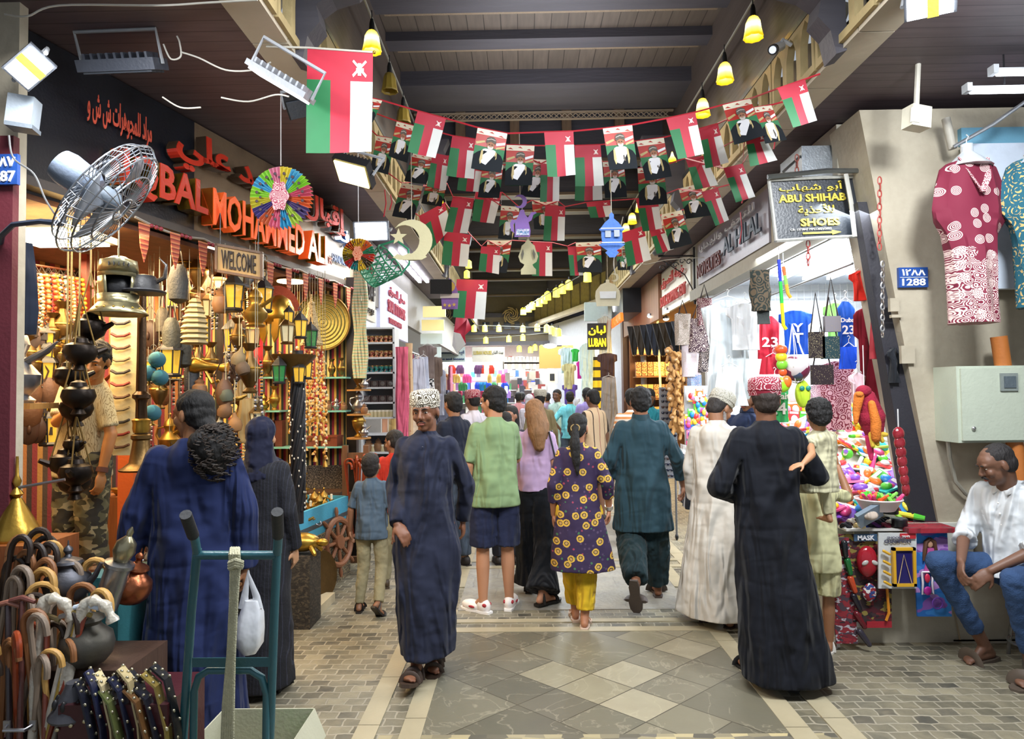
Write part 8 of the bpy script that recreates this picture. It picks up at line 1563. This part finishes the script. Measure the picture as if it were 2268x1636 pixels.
# ================================================================ the hand truck, rope and carton in front
TB=mat('#2c5a63',rough=.35,amt=.1); Yt=2.55
def A_(px,py,dy=0): return at(px,py,Yt+dy)
T=thing('hand_truck','teal steel sack truck standing with black grips up','hand truck',tuple(A_(510,1700))); 
MB().tube([A_(437,1215),A_(424,1350,.02),A_(405,1640,.08),A_(400,1720,.1)],.0165,10).build('upright_tube',TB,T); MB().tube([A_(437,1225),A_(432,1195,-.03),A_(412,1145,-.12)],.0165,10).build('handle_tube',TB,T); MB().tube([A_(614,1215),A_(608,1350,.02),A_(598,1640,.08),A_(596,1720,.1)],.0165,10).build('upright_tube',TB,T); MB().tube([A_(614,1225),A_(616,1190,-.03),A_(614,1140,-.12)],.0165,10).build('handle_tube',TB,T)
for p_,q in (((428,1186,-.05),(411,1139,-.14)),((616,1186,-.05),(614,1133,-.14))): MB().tube([A_(*p_),A_(*q)],.021,12).build('rubber_grip',mat('#1a1c20',rough=.6),T)
MB().tube([A_(432,1229),A_(612,1229)],.0165,10).build('top_crossbar',TB,T); mb=MB(); mb.box(lerp(A_(425,1466,.03),A_(600,1466,.03),.5),((A_(600,1466)-A_(425,1466)).length,.006,.034)); mb.build('flat_crossbar',TB,T)
MB().tube([A_(427,1720,.06),A_(430,1530,.05),A_(440,1498,.04),A_(462,1484,.04),A_(555,1484,.04),A_(580,1500,.04),A_(590,1535,.05),A_(588,1720,.06)],.014,10).build('inner_hoop',TB,T); MB().tube([A_(522,1235),A_(505,1720,.08)],.014,10).build('centre_tube',TB,T)
MB().box((A_(510,1700).x,Yt-.05,.02),(.42,.22,.012)).build('toe_plate',TB,T,smooth=False)
for s in (430,590): p=A_(s,1720); MB().lathe([(.02,-.03),(.10,-.03),(.11,0),(.10,.03),(.02,.03)],(p.x,Yt+.16,.11),18,axis=(1,0,0)).build('wheel',mat('#1b1b1d'),T)
T=thing('rope_bundle','pale braided rope looped and knotted over the sack truck crossbar','rope',tuple(A_(520,1250))); rp=mat('#b9b79a',rough=.8,ns=40,amt=.3,bump=.8,bs=160)
for k in range(5): MB().tube([A_(513+4*k,1260,-.03),A_(512+3*k,1330,-.035),A_(506+3*k,1450,-.02),A_(496+5*k,1560,0),A_(490+6*k,1720,.03)],.0075,7).build('strand',rp,T)
for k in range(4): MB().tube([A_(511+6*k,1262,-.028),A_(510+6*k,1228,-.036),A_(513+5*k,1214,0),A_(512+5*k,1228,.03)],.0075,7).build('loop',rp,T)
for k in range(3): MB().tube([A_(508,1246+6*k,-.04),A_(522,1240+6*k,-.055),A_(538,1246+5*k,-.04)],.009,7).build('knot',rp,T)
T=thing('cardboard_carton','open pale cardboard carton on the floor behind the sack truck','carton',(-1.13,2.92,0)); cb=mat('#b9b79f',rough=.8,ns=5,amt=.1); x0,x1,y0,y1,h_=at(437,1600,2.8).x,at(655,1600,2.8).x,2.70,3.04,.31
for nm,p,q in (('side',(x0,y0,0),(x1,y0+.006,h_)),('side',(x0,y1,0),(x1,y1+.006,h_)),('side',(x0,y0,0),(x0+.006,y1,h_)),('side',(x1,y0,0),(x1+.006,y1,h_)),('bottom',(x0,y0,0),(x1,y1,.006))): MB().bb(p,q).build(nm,cb,T,smooth=False)
quad('flap',[V((x1,y0,h_)),V((x1,y1,h_)),V((x1+.05,y1,h_-.12)),V((x1+.05,y0,h_-.12))],cb,.005,T)
c=V((-1.0,2.88,.20)); MB().ell(c,(.09,.06,.035)).build('green_bag',plastic('#5fd64a'),label='crumpled bright green plastic bag inside the carton',cat='bag')
# white carrier bag held by the navy robed man
c=at(553,1375,3.30); T=thing('carrier_bag','white plastic carrier bag hanging from the hand of the navy robed man','bag',tuple(c)); mb=MB(); wb=mat('#d5d8de',rough=.35,trans=.12,ns=7,amt=.06,bump=.8,bs=14)
mb.rings(smooth_rings([(c.z+.10,c.x+.01,c.y,.035,.02),(c.z+.04,c.x+.01,c.y,.055,.04),(c.z-.04,c.x,c.y,.065,.06),(c.z-.11,c.x,c.y,.062,.06),(c.z-.15,c.x,c.y,.035,.04)],24,lambda th,z:.07*math.sin(5*th+8*z))); mb.build('bag',wb,T); top=at(550,1262,3.30)
for s,o_ in ((-.03,0),(.04,.02)): MB().tube([c+V((s,0,.06)),c+V((s*.8,0,.12)),top+V((0,0,-.02)),top],[.026,.018,.008,.004],8,flat=.4).build('handle',wb,T)
# ================================================================ shops further down on the souvenir side
st('wall_left_shops',(-4.2,7.0,0),(-4.0,21,3.7),mat('#8f8a85')); st('wall_left_partition',(-4.0,9.35,0),(-1.95,9.42,3.6),mat('#c9c6c2'))
st('trim_left_fascia',(-1.98,7.05,2.85),(-1.90,21,3.66),mat('#8a8580',rough=.6)); st('ceiling_left_shops',(-4.0,7.05,2.95),(-1.95,21,3.0),mat('#c9ccd0'))
def lsign(nm,lab,y0,y1,z0,z1,m,txts,x=-1.88):
    T=thing(nm,lab,'sign',(x,(y0+y1)/2,z0)); quad('board',[V((x,y0,z0)),V((x,y1,z0)),V((x,y1,z1)),V((x,y0,z1))],m,.05,T); L=y1-y0; H=z1-z0
    for s,a,b,c_,d_,mm in txts: text(s,'lettering',mm,V((x+.012,y0+a*L,z0+c_*H)),(0,1,0),(0,0,1),(b-a)*L,(d_-c_)*H,T,.008,.02)
lsign('beige_shop_sign','beige shop board with red Arabic writing behind the green basket',7.2,8.7,2.62,3.42,mat('#b3a68c',rough=.4),[(arab('للملابس'),.15,.9,.62,.88,mat('#a03a2a')),('ALAHDAF',.2,.95,.32,.55,mat('#3a3230')),(arab('بيع جميع الملابس'),.3,.9,.08,.22,mat('#4a4038'))])
lsign('lilac_shop_sign','pale lilac lit shop board with a red lettered panel',9.0,11.2,2.55,3.35,mat('#b9bcd6',rough=.3,emit=.25),[('SKAL ITTI SONS',.22,.85,.40,.62,mat('#b3324a')),(arab('محل السوق'),.25,.85,.68,.88,mat('#b3324a')),('TEXTILES AND SHAWLS',.25,.7,.2,.3,mat('#b3324a'))])
for i in range(5):
    for k in range(2): p=V((-1.62-.13*k,9.3+i*.55,3.645)); MB().box(p,(.05,.45,.03)).build('under_soffit_tube',glow('#f0f4ff',9),smooth=False,label=f'short fluorescent tube, {od(i*2+k)} in the double row above the lilac board',cat='light',group='tube row above the lilac board')
# white display shelves
a=at(790,725,8.6); b=at(873,725,8.6)
def shelves(lab,px0,px1,py0,py1,Y,n,mm='#c9ced6'):
    A0=at(px0,py1,Y); B0=at(px1,py0,Y); T=thing('display_shelves',lab,'shelves',((A0.x+B0.x)/2,Y,A0.z)); m=mat(mm,rough=.4,amt=.04)
    MB().bb((A0.x,Y+.28,A0.z),(B0.x,Y+.30,B0.z)).build('back_panel',mat('#9aa0a8'),T,smooth=False)
    for x in (A0.x,B0.x-.02): MB().bb((x,Y,A0.z),(x+.025,Y+.3,B0.z)).build('side_panel',m,T,smooth=False)
    zs=[]
    for i in range(n): z=lerp(A0.z,B0.z,i/(n-1)); zs.append(z); MB().bb((A0.x,Y,z-.01),(B0.x,Y+.29,z+.012)).build('shelf',m,T,smooth=False)
    return A0.x,B0.x,zs
xa,xb,zs=shelves('white display shelves of small pots near the pink scarves',800,873,726,926,8.4,7)
proto('cup','incense_burner','painted incense burner,','burner',lambda T:(MB().lathe([(.03,0),(.012,.03),(.03,.055),(.034,.075),(.028,.072)],n=12).build('burner',camo('burner_paint',['#8a3a30','#b98a5a','#5a2a26','#c9a880'],40),T),MB().lathe([(.0345,.066),(.036,.07),(.0345,.074)],n=12).build('rim',BRASS,T)))
proto('cupt','incense_burner','turquoise incense burner,','burner',lambda T:(MB().lathe([(.03,0),(.012,.03),(.03,.055),(.034,.075),(.028,.072)],n=12).build('burner',camo('burner_teal',['#2a7a7a','#1f4a6a','#b04a3a','#3a9a90'],40),T),MB().lathe([(.0345,.066),(.036,.07),(.0345,.074)],n=12).build('rim',BRASS,T)))
proto('tub','resin_jar','pale resin jar,','jar',lambda T:(MB().lathe([(.032,0),(.034,.01),(.034,.06),(.03,.065)],n=12).build('jar',mat('#b9ad88',rough=.3),T),MB().lathe([(.035,.06),(.035,.078),(.01,.08)],n=12).build('lid',mat('#d8d4c4'),T)))
proto('sbox','gift_box','silver badged gift box,','box',lambda T:(MB().box((0,0,.045),(.10,.06,.09)).build('box',mat('#3a2a2a'),T,smooth=False),MB().lathe([(.032,0),(.03,.005),(.01,.006)],(0,-.031,.048),14,axis=(0,-1,0)).build('badge',SILV,T)))
for r_,(k,n_) in enumerate((('tub',7),('sbox',4),('sbox',4),('cupt',6),('cup',6),('cup',6))):
    for lay in range(2):
        for i in range(n_): put(k,(lerp(xa+.06,xb-.06,i/(n_-1)),8.47+.12*lay,zs[r_]+.012),f'{od(i)} in the {["front","rear"][lay]} row, {od(r_)} shelf up, white display',rz=0 if k=='sbox' else i,sc=1.1 if k!='sbox' else .9,group='wares on the white display shelves')
xa2,xb2,zs2=shelves('lower white shelves of jars and parcels beneath the display',800,868,962,1085,8.3,4)
for r_ in range(3):
    for i in range(5): put('tub' if (i+r_)%2 else 'jar',(lerp(xa2+.07,xb2-.07,i/4),8.40,zs2[r_]+.012),f'{od(i)} on the {od(r_)} lower shelf beneath the display',sc=1.1,group='jars on the lower shelves')
MB().bb((xa2,8.3,0),(xb2,8.6,zs2[0])).build('shelf_base_cabinet',mat('#6a6a70'),smooth=False,label='grey cabinet base under the lower white shelves',cat='cabinet')
# scarves and garments along that side
MB().tube([(-1.72,8.9,2.35),(-1.72,11.8,2.35)],.012,6).build('scarf_rail',metal('#8f9094'),label='steel scarf rail under the lilac board',cat='rail')
cs=['#c08a6a','#8a2a4a','#c9a86a','#2a3a5a','#b06a7a','#6a4a3a','#a89aa8','#7a2a3a','#3a3a4a','#c9b9a9','#9a5a6a','#5a4a6a']
for i in range(12): c_=V((-1.72,9.0+i*.23,2.32)); p_=c_; T=thing('hanging_scarf',f'narrow patterned scarf, {od(i)} along the rail under the lilac board','scarf',tuple(c_),group='scarves on the rail'); mb=MB(); mb.rings(smooth_rings([(c_.z,c_.x,c_.y,.03,.035),(c_.z-.2,c_.x,c_.y,.03,.05),(c_.z-.55,c_.x+.01,c_.y,.035,.07)],14,lambda th,z:.12*math.sin(4*th+8*z))); mb.build('scarf',embro('scarf%d'%i,cs[i],cs[(i*5+2)%12],50,.7),T); MB().tube([(c_.x,c_.y,c_.z+.04),(c_.x,c_.y,c_.z-.02)],.01,5).build('loop',mat('#d8c8a8'),T)
garment('pink_scarf','long coral pink shawl hanging beside the white display shelves','shawl',890,768,8.3,.16,1.25,cloth('#cf5f7c'),'scarf',hanger=False,th=.07); garment('beige_scarf','long beige shawl with red embroidery next to the pink one','shawl',906,760,8.45,.09,1.25,embro('beige_scarf','#c9ac88','#a0443a',20,1.9),'scarf',hanger=False,th=.06)
garment('white_gown','white pleated gown on a rail past the shawls','gown',926,795,9.4,.30,1.0,cloth('#c9cde0'),'long'); garment('white_gown','second white pleated gown just beyond the first','gown',938,790,9.8,.22,1.0,cloth('#bfc6da'),'long'); garment('grey_tunic','grey brown tunic above the polka dot cloth','tunic',947,765,10.2,.28,.5,cloth('#7d6f6a'),'tee'); garment('polka_dress','white dress with large black dots','dress',953,830,10.5,.18,.55,camo('dots',['#dedede','#dedede','#dedede','#141418'],26,(1,1,1)),'long'); garment('silver_gown','silver grey satin gown at the street corner','gown',968,815,11.5,.3,.8,cloth('#9a9cac'),'kaftan'); garment('brown_kaftan','brown fringed kaftan beside the silver gown','kaftan',960,790,11,.3,.6,cloth('#6b5a50'),'kaftan')
c=at(977,634,9.5); T=thing('black_floodlight','big black hooded floodlight under the far soffit','floodlight',tuple(c)); MB().box(c,(.3,.2,.2),rot=(.2,0,.1)).build('housing',mat('#101116'),T,smooth=False); MB().tube([c+V((.1,0,.1)),V((c.x+.1,c.y,ZC))],.012,6).build('rod',IRON,T)
for i in range(5): 
    p=at(962-i*3,690+i*30,12.5+i*.2); T=thing('stacked_sign',f'small lit shop projecting panel, {od(i)} down the far corner column','sign',tuple(p)); MB().box(p,(.42,.06,.2)).build('panel',glow('#d8c88a' if i<2 else '#bfcac4',.6 if i<2 else .3),T,smooth=False)
# ================================================================ shops on the other side past the toy stall
st('wall_gold_shop_back',(2.4,15.0,0),(6.6,15.1,3.6),wood('#7a4a22')); st('wall_partition_bears',(2.4,9.2,0),(6.6,9.26,3.0),mat('#b9b2a4')); st('ceiling_gold_shop',(2.42,9.3,3.0),(6.6,15.5,3.04),wood('#8a5a30'))
st('trim_brown_post',(2.28,15.2,0),(2.42,15.5,3.7),mat('#4a2d24',rough=.5)); st('wall_wood_panel',(2.30,11.3,2.9),(2.36,15.2,3.66),grooved('ribbed_panel','#8a5f45',1,.09))
T=thing('oud_shop_sign','dark box sign with a white disc and orange letters at the golden shop','sign',(2.25,13,3.2)); MB().bb((1.95,12.9,3.2),(2.30,14.6,3.75)).build('box',mat('#1a1c20',rough=.3),T,smooth=False); MB().lathe([(.16,0),(.16,.02),(.01,.02)],(1.94,14.0,3.50),24,axis=(-1,0,0)).build('disc',glow('#e6ebf5',1.4),T); text('ORIENTAL HALWA','lettering',glow('#e0641e',1.2),V((1.93,14.6,3.04)),(0,-1,0),(0,0,1),1.7,.17,T,.03,.03); text(arab('السلطنة'),'arabic_lettering',glow('#e0641e',1.2),V((1.93,14.5,3.76)),(0,-1,0),(0,0,1),1.0,.2,T,.03,.03)
sp=glow('#fff2d8',16)
for i,(px,py,Y) in enumerate(((1530,660,9.6),(1478,688,10.8),(1440,700,12.0),(1475,706,11.4),(1505,700,10.2),(1556,690,8.9))): c=at(px,py,Y); T=thing('spot_lamp',f'dazzling warm spot lamp, {od(i)} before the golden shop','lamp',tuple(c)); MB().ell(c,(.05,.05,.03)).build('bulb',sp,T); MB().lathe([(.06,.0),(.05,.04),(.02,.05)],tuple(c),12).build('shade',SILV,T); MB().tube([c+V((0,0,.04)),V((c.x,c.y,3.0))],.006,5).build('rod',IRON,T)
# dark jackets rack (hanging shawls) and golden shelves with packets
for i in range(9): p=at(1395+i*14,725-i*1.5,12.8-i*.35); T=thing('hanging_shawl',f'dark fringed wool shawl, {od(i)} on the golden shop rail','shawl',tuple(p),group='dark shawls'); mb=MB(); q=.09+.012*i; mb.prism([(-.05,.02),(.05,.02),(q+.06,-.25),(q+.02,-.52),(q-.05,-.52)],p,(1,0,0),(0,0,1),.05); mb.build('shawl',cloth(['#2b2724','#3a332c','#23262e','#2e3340'][i%4]),T,smooth=False); mb=MB(); mb.tube([p+V((q-.04+.02*k,0,-.50-.03*(k%2))) for k in range(4)],.02,6); mb.build('fringe',mat('#b98f4a'),T)
ct={}
GS=[camo('gold_pack',['#b5813a','#d8b060','#8a5a2a','#e0c080'],40),mat('#c99a4a'),camo('gold_pack2',['#8a5a30','#c9853a','#e0b870','#6a4020'],30)]
for r_ in range(4):
    z=1.05+.48*r_; MB().bb((2.45,14.5,z-.02),(4.6,14.95,z)).build('gold_shelf',wood('#8a5a2a'),smooth=False,label=f'golden lit wooden shelf, {od(r_)} up in the shop of packets',cat='shelf')
    for i in range(14): 
        MB().box((2.52+i*.125,14.65,z+.16),(.11,.12,.30)).build('sweet_packet',GS[(i//3+r_)%3],smooth=False,label=f'golden packet, {od(i)} on the {od(r_)} shelf of the glowing shop',cat='packet',group='golden packets')
lamp('shelf_light',(3.1,13.6,2.9),90,(1,.72,.36),1.5,(.5,0,0),.6)
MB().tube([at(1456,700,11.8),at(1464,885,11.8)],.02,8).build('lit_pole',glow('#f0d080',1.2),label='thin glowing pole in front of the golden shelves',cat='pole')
# plush dogs strand
def f_dog(T):
    tn=mat('#c2935a',rough=.9,bump=.5,bs=80); MB().ell((0,0,0),(.06,.05,.075)).build('body',tn,T); MB().ell((.0,-.045,.085),(.05,.045,.045)).build('head',tn,T); MB().ell((0,-.085,.075),(.022,.02,.018)).build('muzzle',mat('#d8b890'),T)
    for s in (-1,1): MB().ell((s*.045,-.04,.10),(.016,.02,.035)).build('ear',mat('#5a3a22'),T); MB().cap((s*.05,-.03,.03),(s*.085,-.05,-.03),.02,.018,8).build('leg',tn,T); MB().cap((s*.04,-.03,-.05),(s*.06,-.06,-.11),.022,.02,8).build('leg',tn,T)
proto('dog','plush_dog','tan plush dog,','plush toy',f_dog)
for i in range(16): put('dog',at(1492+14*(i%2)+(i*7%13),790+i*10.5,8.6),f'{od(i)} down the hanging strand by the sunglasses rack',rot=(0,R.uniform(-.5,.5),R.uniform(-1,1)),sc=1.05,group='plush dogs on the strand')
MB().tube([at(1505,700,8.65),at(1505,960,8.65)],.005,4).build('strand_cord',mat('#8a6a4a'),label='cord on which the plush dogs hang',cat='cord')
# sunglasses rack
T=thing('sunglasses_rack','tall grid rack full of dark sunglasses','rack',tuple(at(1480,1080,8.8))); x0=at(1462,900,8.8).x; x1=at(1500,900,8.8).x; z0=at(0,1075,8.8).z; z1=at(0,875,8.8).z; MB().bb((x0,8.83,z0),(x1,8.86,z1)).build('panel',mat('#8a8d94'),T,smooth=False)
for i in range(16):
    for k in range(2):
        c=V((lerp(x0,x1,.28+.44*k),8.80,lerp(z0,z1,(i+.5)/16))); mb=MB()
        for s in (-1,1): mb.ell(c+V((s*.025,0,0)),(.021,.008,.018),nu=10,nv=6)
        mb.tube([c+V((-.05,0,.01)),c+V((.05,0,.01))],.004,5); mb.build('sunglasses',mat('#151a2e' if (i+k)%3 else '#3a2a2a',rough=.1),label=f'dark sunglasses, {od(i)} pair down column {["one","two"][k]} of the grid rack',cat='sunglasses',group='sunglasses on the rack')
# slogan bags and clothes stack beyond toy stall
for i,(px,py,w,h,c_) in enumerate(((1512,735,.16,.28,'#8f8478'),(1545,745,.2,.3,'#3d2630'),(1530,800,.18,.3,'#b9aeb4'),(1560,700,.15,.25,'#5a2a34'),(1562,810,.16,.22,'#2a2226'),(1538,870,.14,.2,'#6a86b0'))):
    T=garment('printed_tote',f'printed tote bag, {["stone grey","plum","pink and white","maroon","black studded","pale blue"][i]}, hung between the bears and the white robes','bag',px,py-40,7.9,w*1.2,h*1.3,embro('tote%d'%i,c_,'#b9a9a0',40,1.0),'bag',hanger=False); MB(M=T.matrix_basis).tube([(-w*.3,0,0),(0,0,.16),(w*.3,0,0)],.008,5).build('strap',cloth('#2a2226'),T)
for i in range(8): garment('rail_shirt',f'shirt on the low rolling rail, {od(i)} from its near end','shirt',1508+i*2,1000+i*1,7.6-.14*i,.10,.52,cloth(['#d8d8d8','#1d2230','#b9bcc4','#2a2c34'][i%4]),'long',rz=1.2,group='shirts on the rolling rail')
T=thing('rolling_rail','low steel rolling clothes rail with castors','clothes rail',tuple(at(1500,1105,7.6))); a=at(1495,992,7.8); MB().tube([a,a+V((.25,-1.2,0))],.012,6).build('bar',SILV,T)
for q in (a,a+V((.25,-1.2,0))): MB().tube([q,(q.x,q.y,.06)],.012,6).build('post',SILV,T); MB().ell((q.x,q.y,.035),(.02,.035,.035)).build('castor',IRON,T)
# shops on the turned front
def gp(t,z,off=0): p=G0+UG*(LG*t)+V((-UG.y,UG.x,0))*(off); return V((p.x,p.y,z))
quad('wall_far_front',[gp(0,0,-.5),gp(1,0,-.5),gp(1,3.8,-.5),gp(0,3.8,-.5)],mat('#a8aab0'),.05,kind='structure')
for i,(px,py,Y,w,h,c_,k,lab) in enumerate(((1345,782,13.6,.40,.55,'#4a3430','tee','dark brown tee shirt above the cargo trousers'),(1348,835,13.5,.45,1.7,'#8f857e','long','long stone cargo outfit with many pockets'),(1300,760,15.2,.36,1.3,'#bcd4d8','kaftan','long pale aqua gown in the bright corner shop'),(1256,770,16.0,.42,.6,'#c4d8de','tee','white tee shirt high on the corner shop front'),(1274,772,15.8,.2,.3,'#3ab04a','tee','bright green shirt between white garments'),(1260,805,15.9,.34,.6,'#c9bf88','tee','yellow print shirt below the white tee'),(1262,850,15.9,.36,.5,'#5f4a9a','tee','purple patterned top low on the corner shop front'),(1283,800,15.6,.14,.4,'#c02a8a','tee','magenta sleeve between garments'),(1340,700,14.2,.34,.85,'#a8a898','robe','beige robe hanging above the trousers'),(1270,880,15.7,.3,.4,'#c9ccd8','tee','pale child shirt near the corner shop floor'),(1322,790,14.6,.26,1.5,'#c9a82a','long','yellow and black diamond print cloth'))):
    m=cloth(c_) if 'diamond' not in lab else rep_stripes('diamonds',['#d0b020','#d0b020','#2a2420'],.22,2,rz=0)
    garment('shop_garment',lab,'garment',px,py,Y,w,h,m,k)
c=at(1322,745,14.2); T=thing('yellow_letter_sign','dark sign with bright yellow raised letters','sign',tuple(c)); MB().box(c,(.4,.08,.55)).build('board',mat('#1b1b1b'),T,smooth=False); text(arab('لبان'),'arabic_lettering',glow('#f0d020',1.5),c+V((-.18,-.05,.02)),(1,0,0),(0,0,1),.36,.2,T,.02,.03); text('LUBAN','lettering',glow('#f0d020',1.5),c+V((-.18,-.05,-.22)),(1,0,0),(0,0,1),.36,.18,T,.02,.03)
MB().box(at(1320,690,14.6)+V((0,0,0)),(.5,.1,.4)).build('shop_vent_box',mat('#b5c9c8'),smooth=False,label='pale green fascia block beside the yellow sign',cat='box')
c=at(1223,835,17.5); T=thing('framed_picture','white framed dark picture on the yellow lit wall','picture',tuple(c)); MB().box(c,(.26,.03,.32)).build('frame',mat('#d8ccb0'),T,smooth=False); MB().box(c+V((0,-.02,0)),(.12,.01,.18)).build('picture',mat('#1d1d20'),T,smooth=False)
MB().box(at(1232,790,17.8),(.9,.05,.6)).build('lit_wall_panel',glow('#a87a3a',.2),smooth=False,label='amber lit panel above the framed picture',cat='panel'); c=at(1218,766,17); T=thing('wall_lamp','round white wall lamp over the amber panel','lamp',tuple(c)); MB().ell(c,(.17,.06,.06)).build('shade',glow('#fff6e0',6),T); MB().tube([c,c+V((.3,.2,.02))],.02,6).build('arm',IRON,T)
# end stalls
a=at(975,850,20.8)
lw=[(960,1030,'#8f9a98',[('Soaps and Incens',.05,.98,.08,.28,'#2a3a5a'),(arab('العطور ومستحضرات'),.1,.98,.45,.75,'#2a3a5a')],'grey shop board advertising soaps and incense at the street end'),(1046,1118,'#9a958a',[('LUBAN HOUSE',.05,.6,.5,.75,'#8a7a2a'),(arab('بيت اللبان'),.62,.95,.5,.75,'#4a4a44')],'second shop board with a pale label at the street end')]
for x0_,x1_,c_,tx_,lab in lw:
    p=at(x0_,802,20.6); q=at(x1_,768,20.6); T=thing('end_shop_sign',lab,'sign',((p.x+q.x)/2,20.6,p.z)); MB().bb((p.x,20.55,p.z),(q.x,20.65,q.z)).build('board',mat(c_),T,smooth=False)
    for s,a_,b_,c2,d2,cc in tx_: text(s,'lettering',mat(cc),V((lerp(p.x,q.x,a_),20.54,lerp(p.z,q.z,c2))),(1,0,0),(0,0,1),(b_-a_)*(q.x-p.x),(d2-c2)*(q.z-p.z),T,.01,.03)
st('wall_end_shop',(-3,22.6,0),(1,22.7,3.4),mat('#c9c4bc')); st('trim_end_light',(-2.6,21.0,2.62),(-.5,21.1,2.68),glow('#ffffff',6))
ec=['#c03a2a','#d8508a','#2a4ac0','#2a2430','#5a3a5a','#c9a85a','#3a7a4a','#b08ad8','#d8d4c8','#8a5a3a','#1f6aa0','#a0304a']
for i in range(44):
    px=R.uniform(975,1125); py=[808,828,846,862][i%4]; c=at(px,py,21.3+.15*(i%4)); T=thing('stall_goods_bag',f'tiny colourful bag or garment, {od(i)} hung in the bright end stall','goods',tuple(c),group='goods in the end stall'); T.name='market_bag'; w=R.uniform(.13,.3); MB().rings(smooth_rings([(c.z,c.x,c.y,w*.3,.04),(c.z-.1,c.x,c.y,w*.5,.06),(c.z-.28,c.x,c.y,w*.45,.05)],10)).build('bag',cloth(ec[i%12]),T)
for i in range(40):
    px=R.uniform(1115,1205); py=R.uniform(795,870); c=at(px,py,20.5+R.uniform(0,2)); MB().box(c,(R.uniform(.1,.25),.03,R.uniform(.15,.35))).build('hung_print',mat(['#7d7468','#a89a88','#5a5248','#b9b2a8','#8a3a34','#c9d8dc','#3a3a44'][i%7]),smooth=False,label=f'small card or cloth, {od(i)} hung along the far alley',cat='card',group='cards hung along the far alley')
for i in range(24):
    px=1120+i%12*8; py=790+12*(i//12); c=at(px,py,19.5); MB().prism([(-.06,0),(.06,0),(.05,-.2),(-.05,-.2)],c,(1,0,0),(0,0,1),.006).build('far_pennant',mat('#8f857a' if i%2 else '#a8988a'),smooth=False,label=f'faded far portrait pennant, {od(i)} over the alley mouth',cat='pennant',group='far pennants')
# stock deeper behind to avoid empty walls
for i in range(26):
    y=9.6+i*.42; c=V((-1.98-.2*(i%2),y,R.uniform(1.5,2.5))); T=thing('hung_cloth',f'folded cloth, {od(i)} hanging deep along the shawl shops','cloth',tuple(c),group='cloths deep in the shawl shops'); MB().rings(smooth_rings([(c.z,c.x,c.y,.05,.12),(c.z-.5,c.x,c.y,.06,.16),(c.z-1.0,c.x,c.y,.05,.15)],12,lambda th,z:.1*math.sin(4*th))).build('cloth',cloth(cs[(i*7)%12]),T)

for r_ in range(4):
    z=.95+.42*r_; MB().bb((-2.6,22.2,z-.02),(.6,22.55,z)).build('end_shelf',mat('#d8d6cf'),smooth=False,label=f'long pale shelf, {od(r_)} up at the back of the end stall',cat='shelf')
    for i in range(17): c_=ec[(i*5+r_*3)%12]; h_=R.uniform(.16,.32); x_=-2.5+i*.18; T=thing('stall_carton',f'tiny coloured packet, {od(i)} on the {od(r_)} end stall shelf','packet',(x_,22.35,z),group='packets in the end stall'); MB().box((x_,22.35,z+h_/2),(.14,.12,h_)).build('carton',mat(c_,rough=.5),T,smooth=False)
for k,(T,l,n) in PR.items():
    if n==0:
        for c in kids(T): 
            for g in kids(c): bpy.data.objects.remove(g)
            bpy.data.objects.remove(c)
        bpy.data.objects.remove(T)
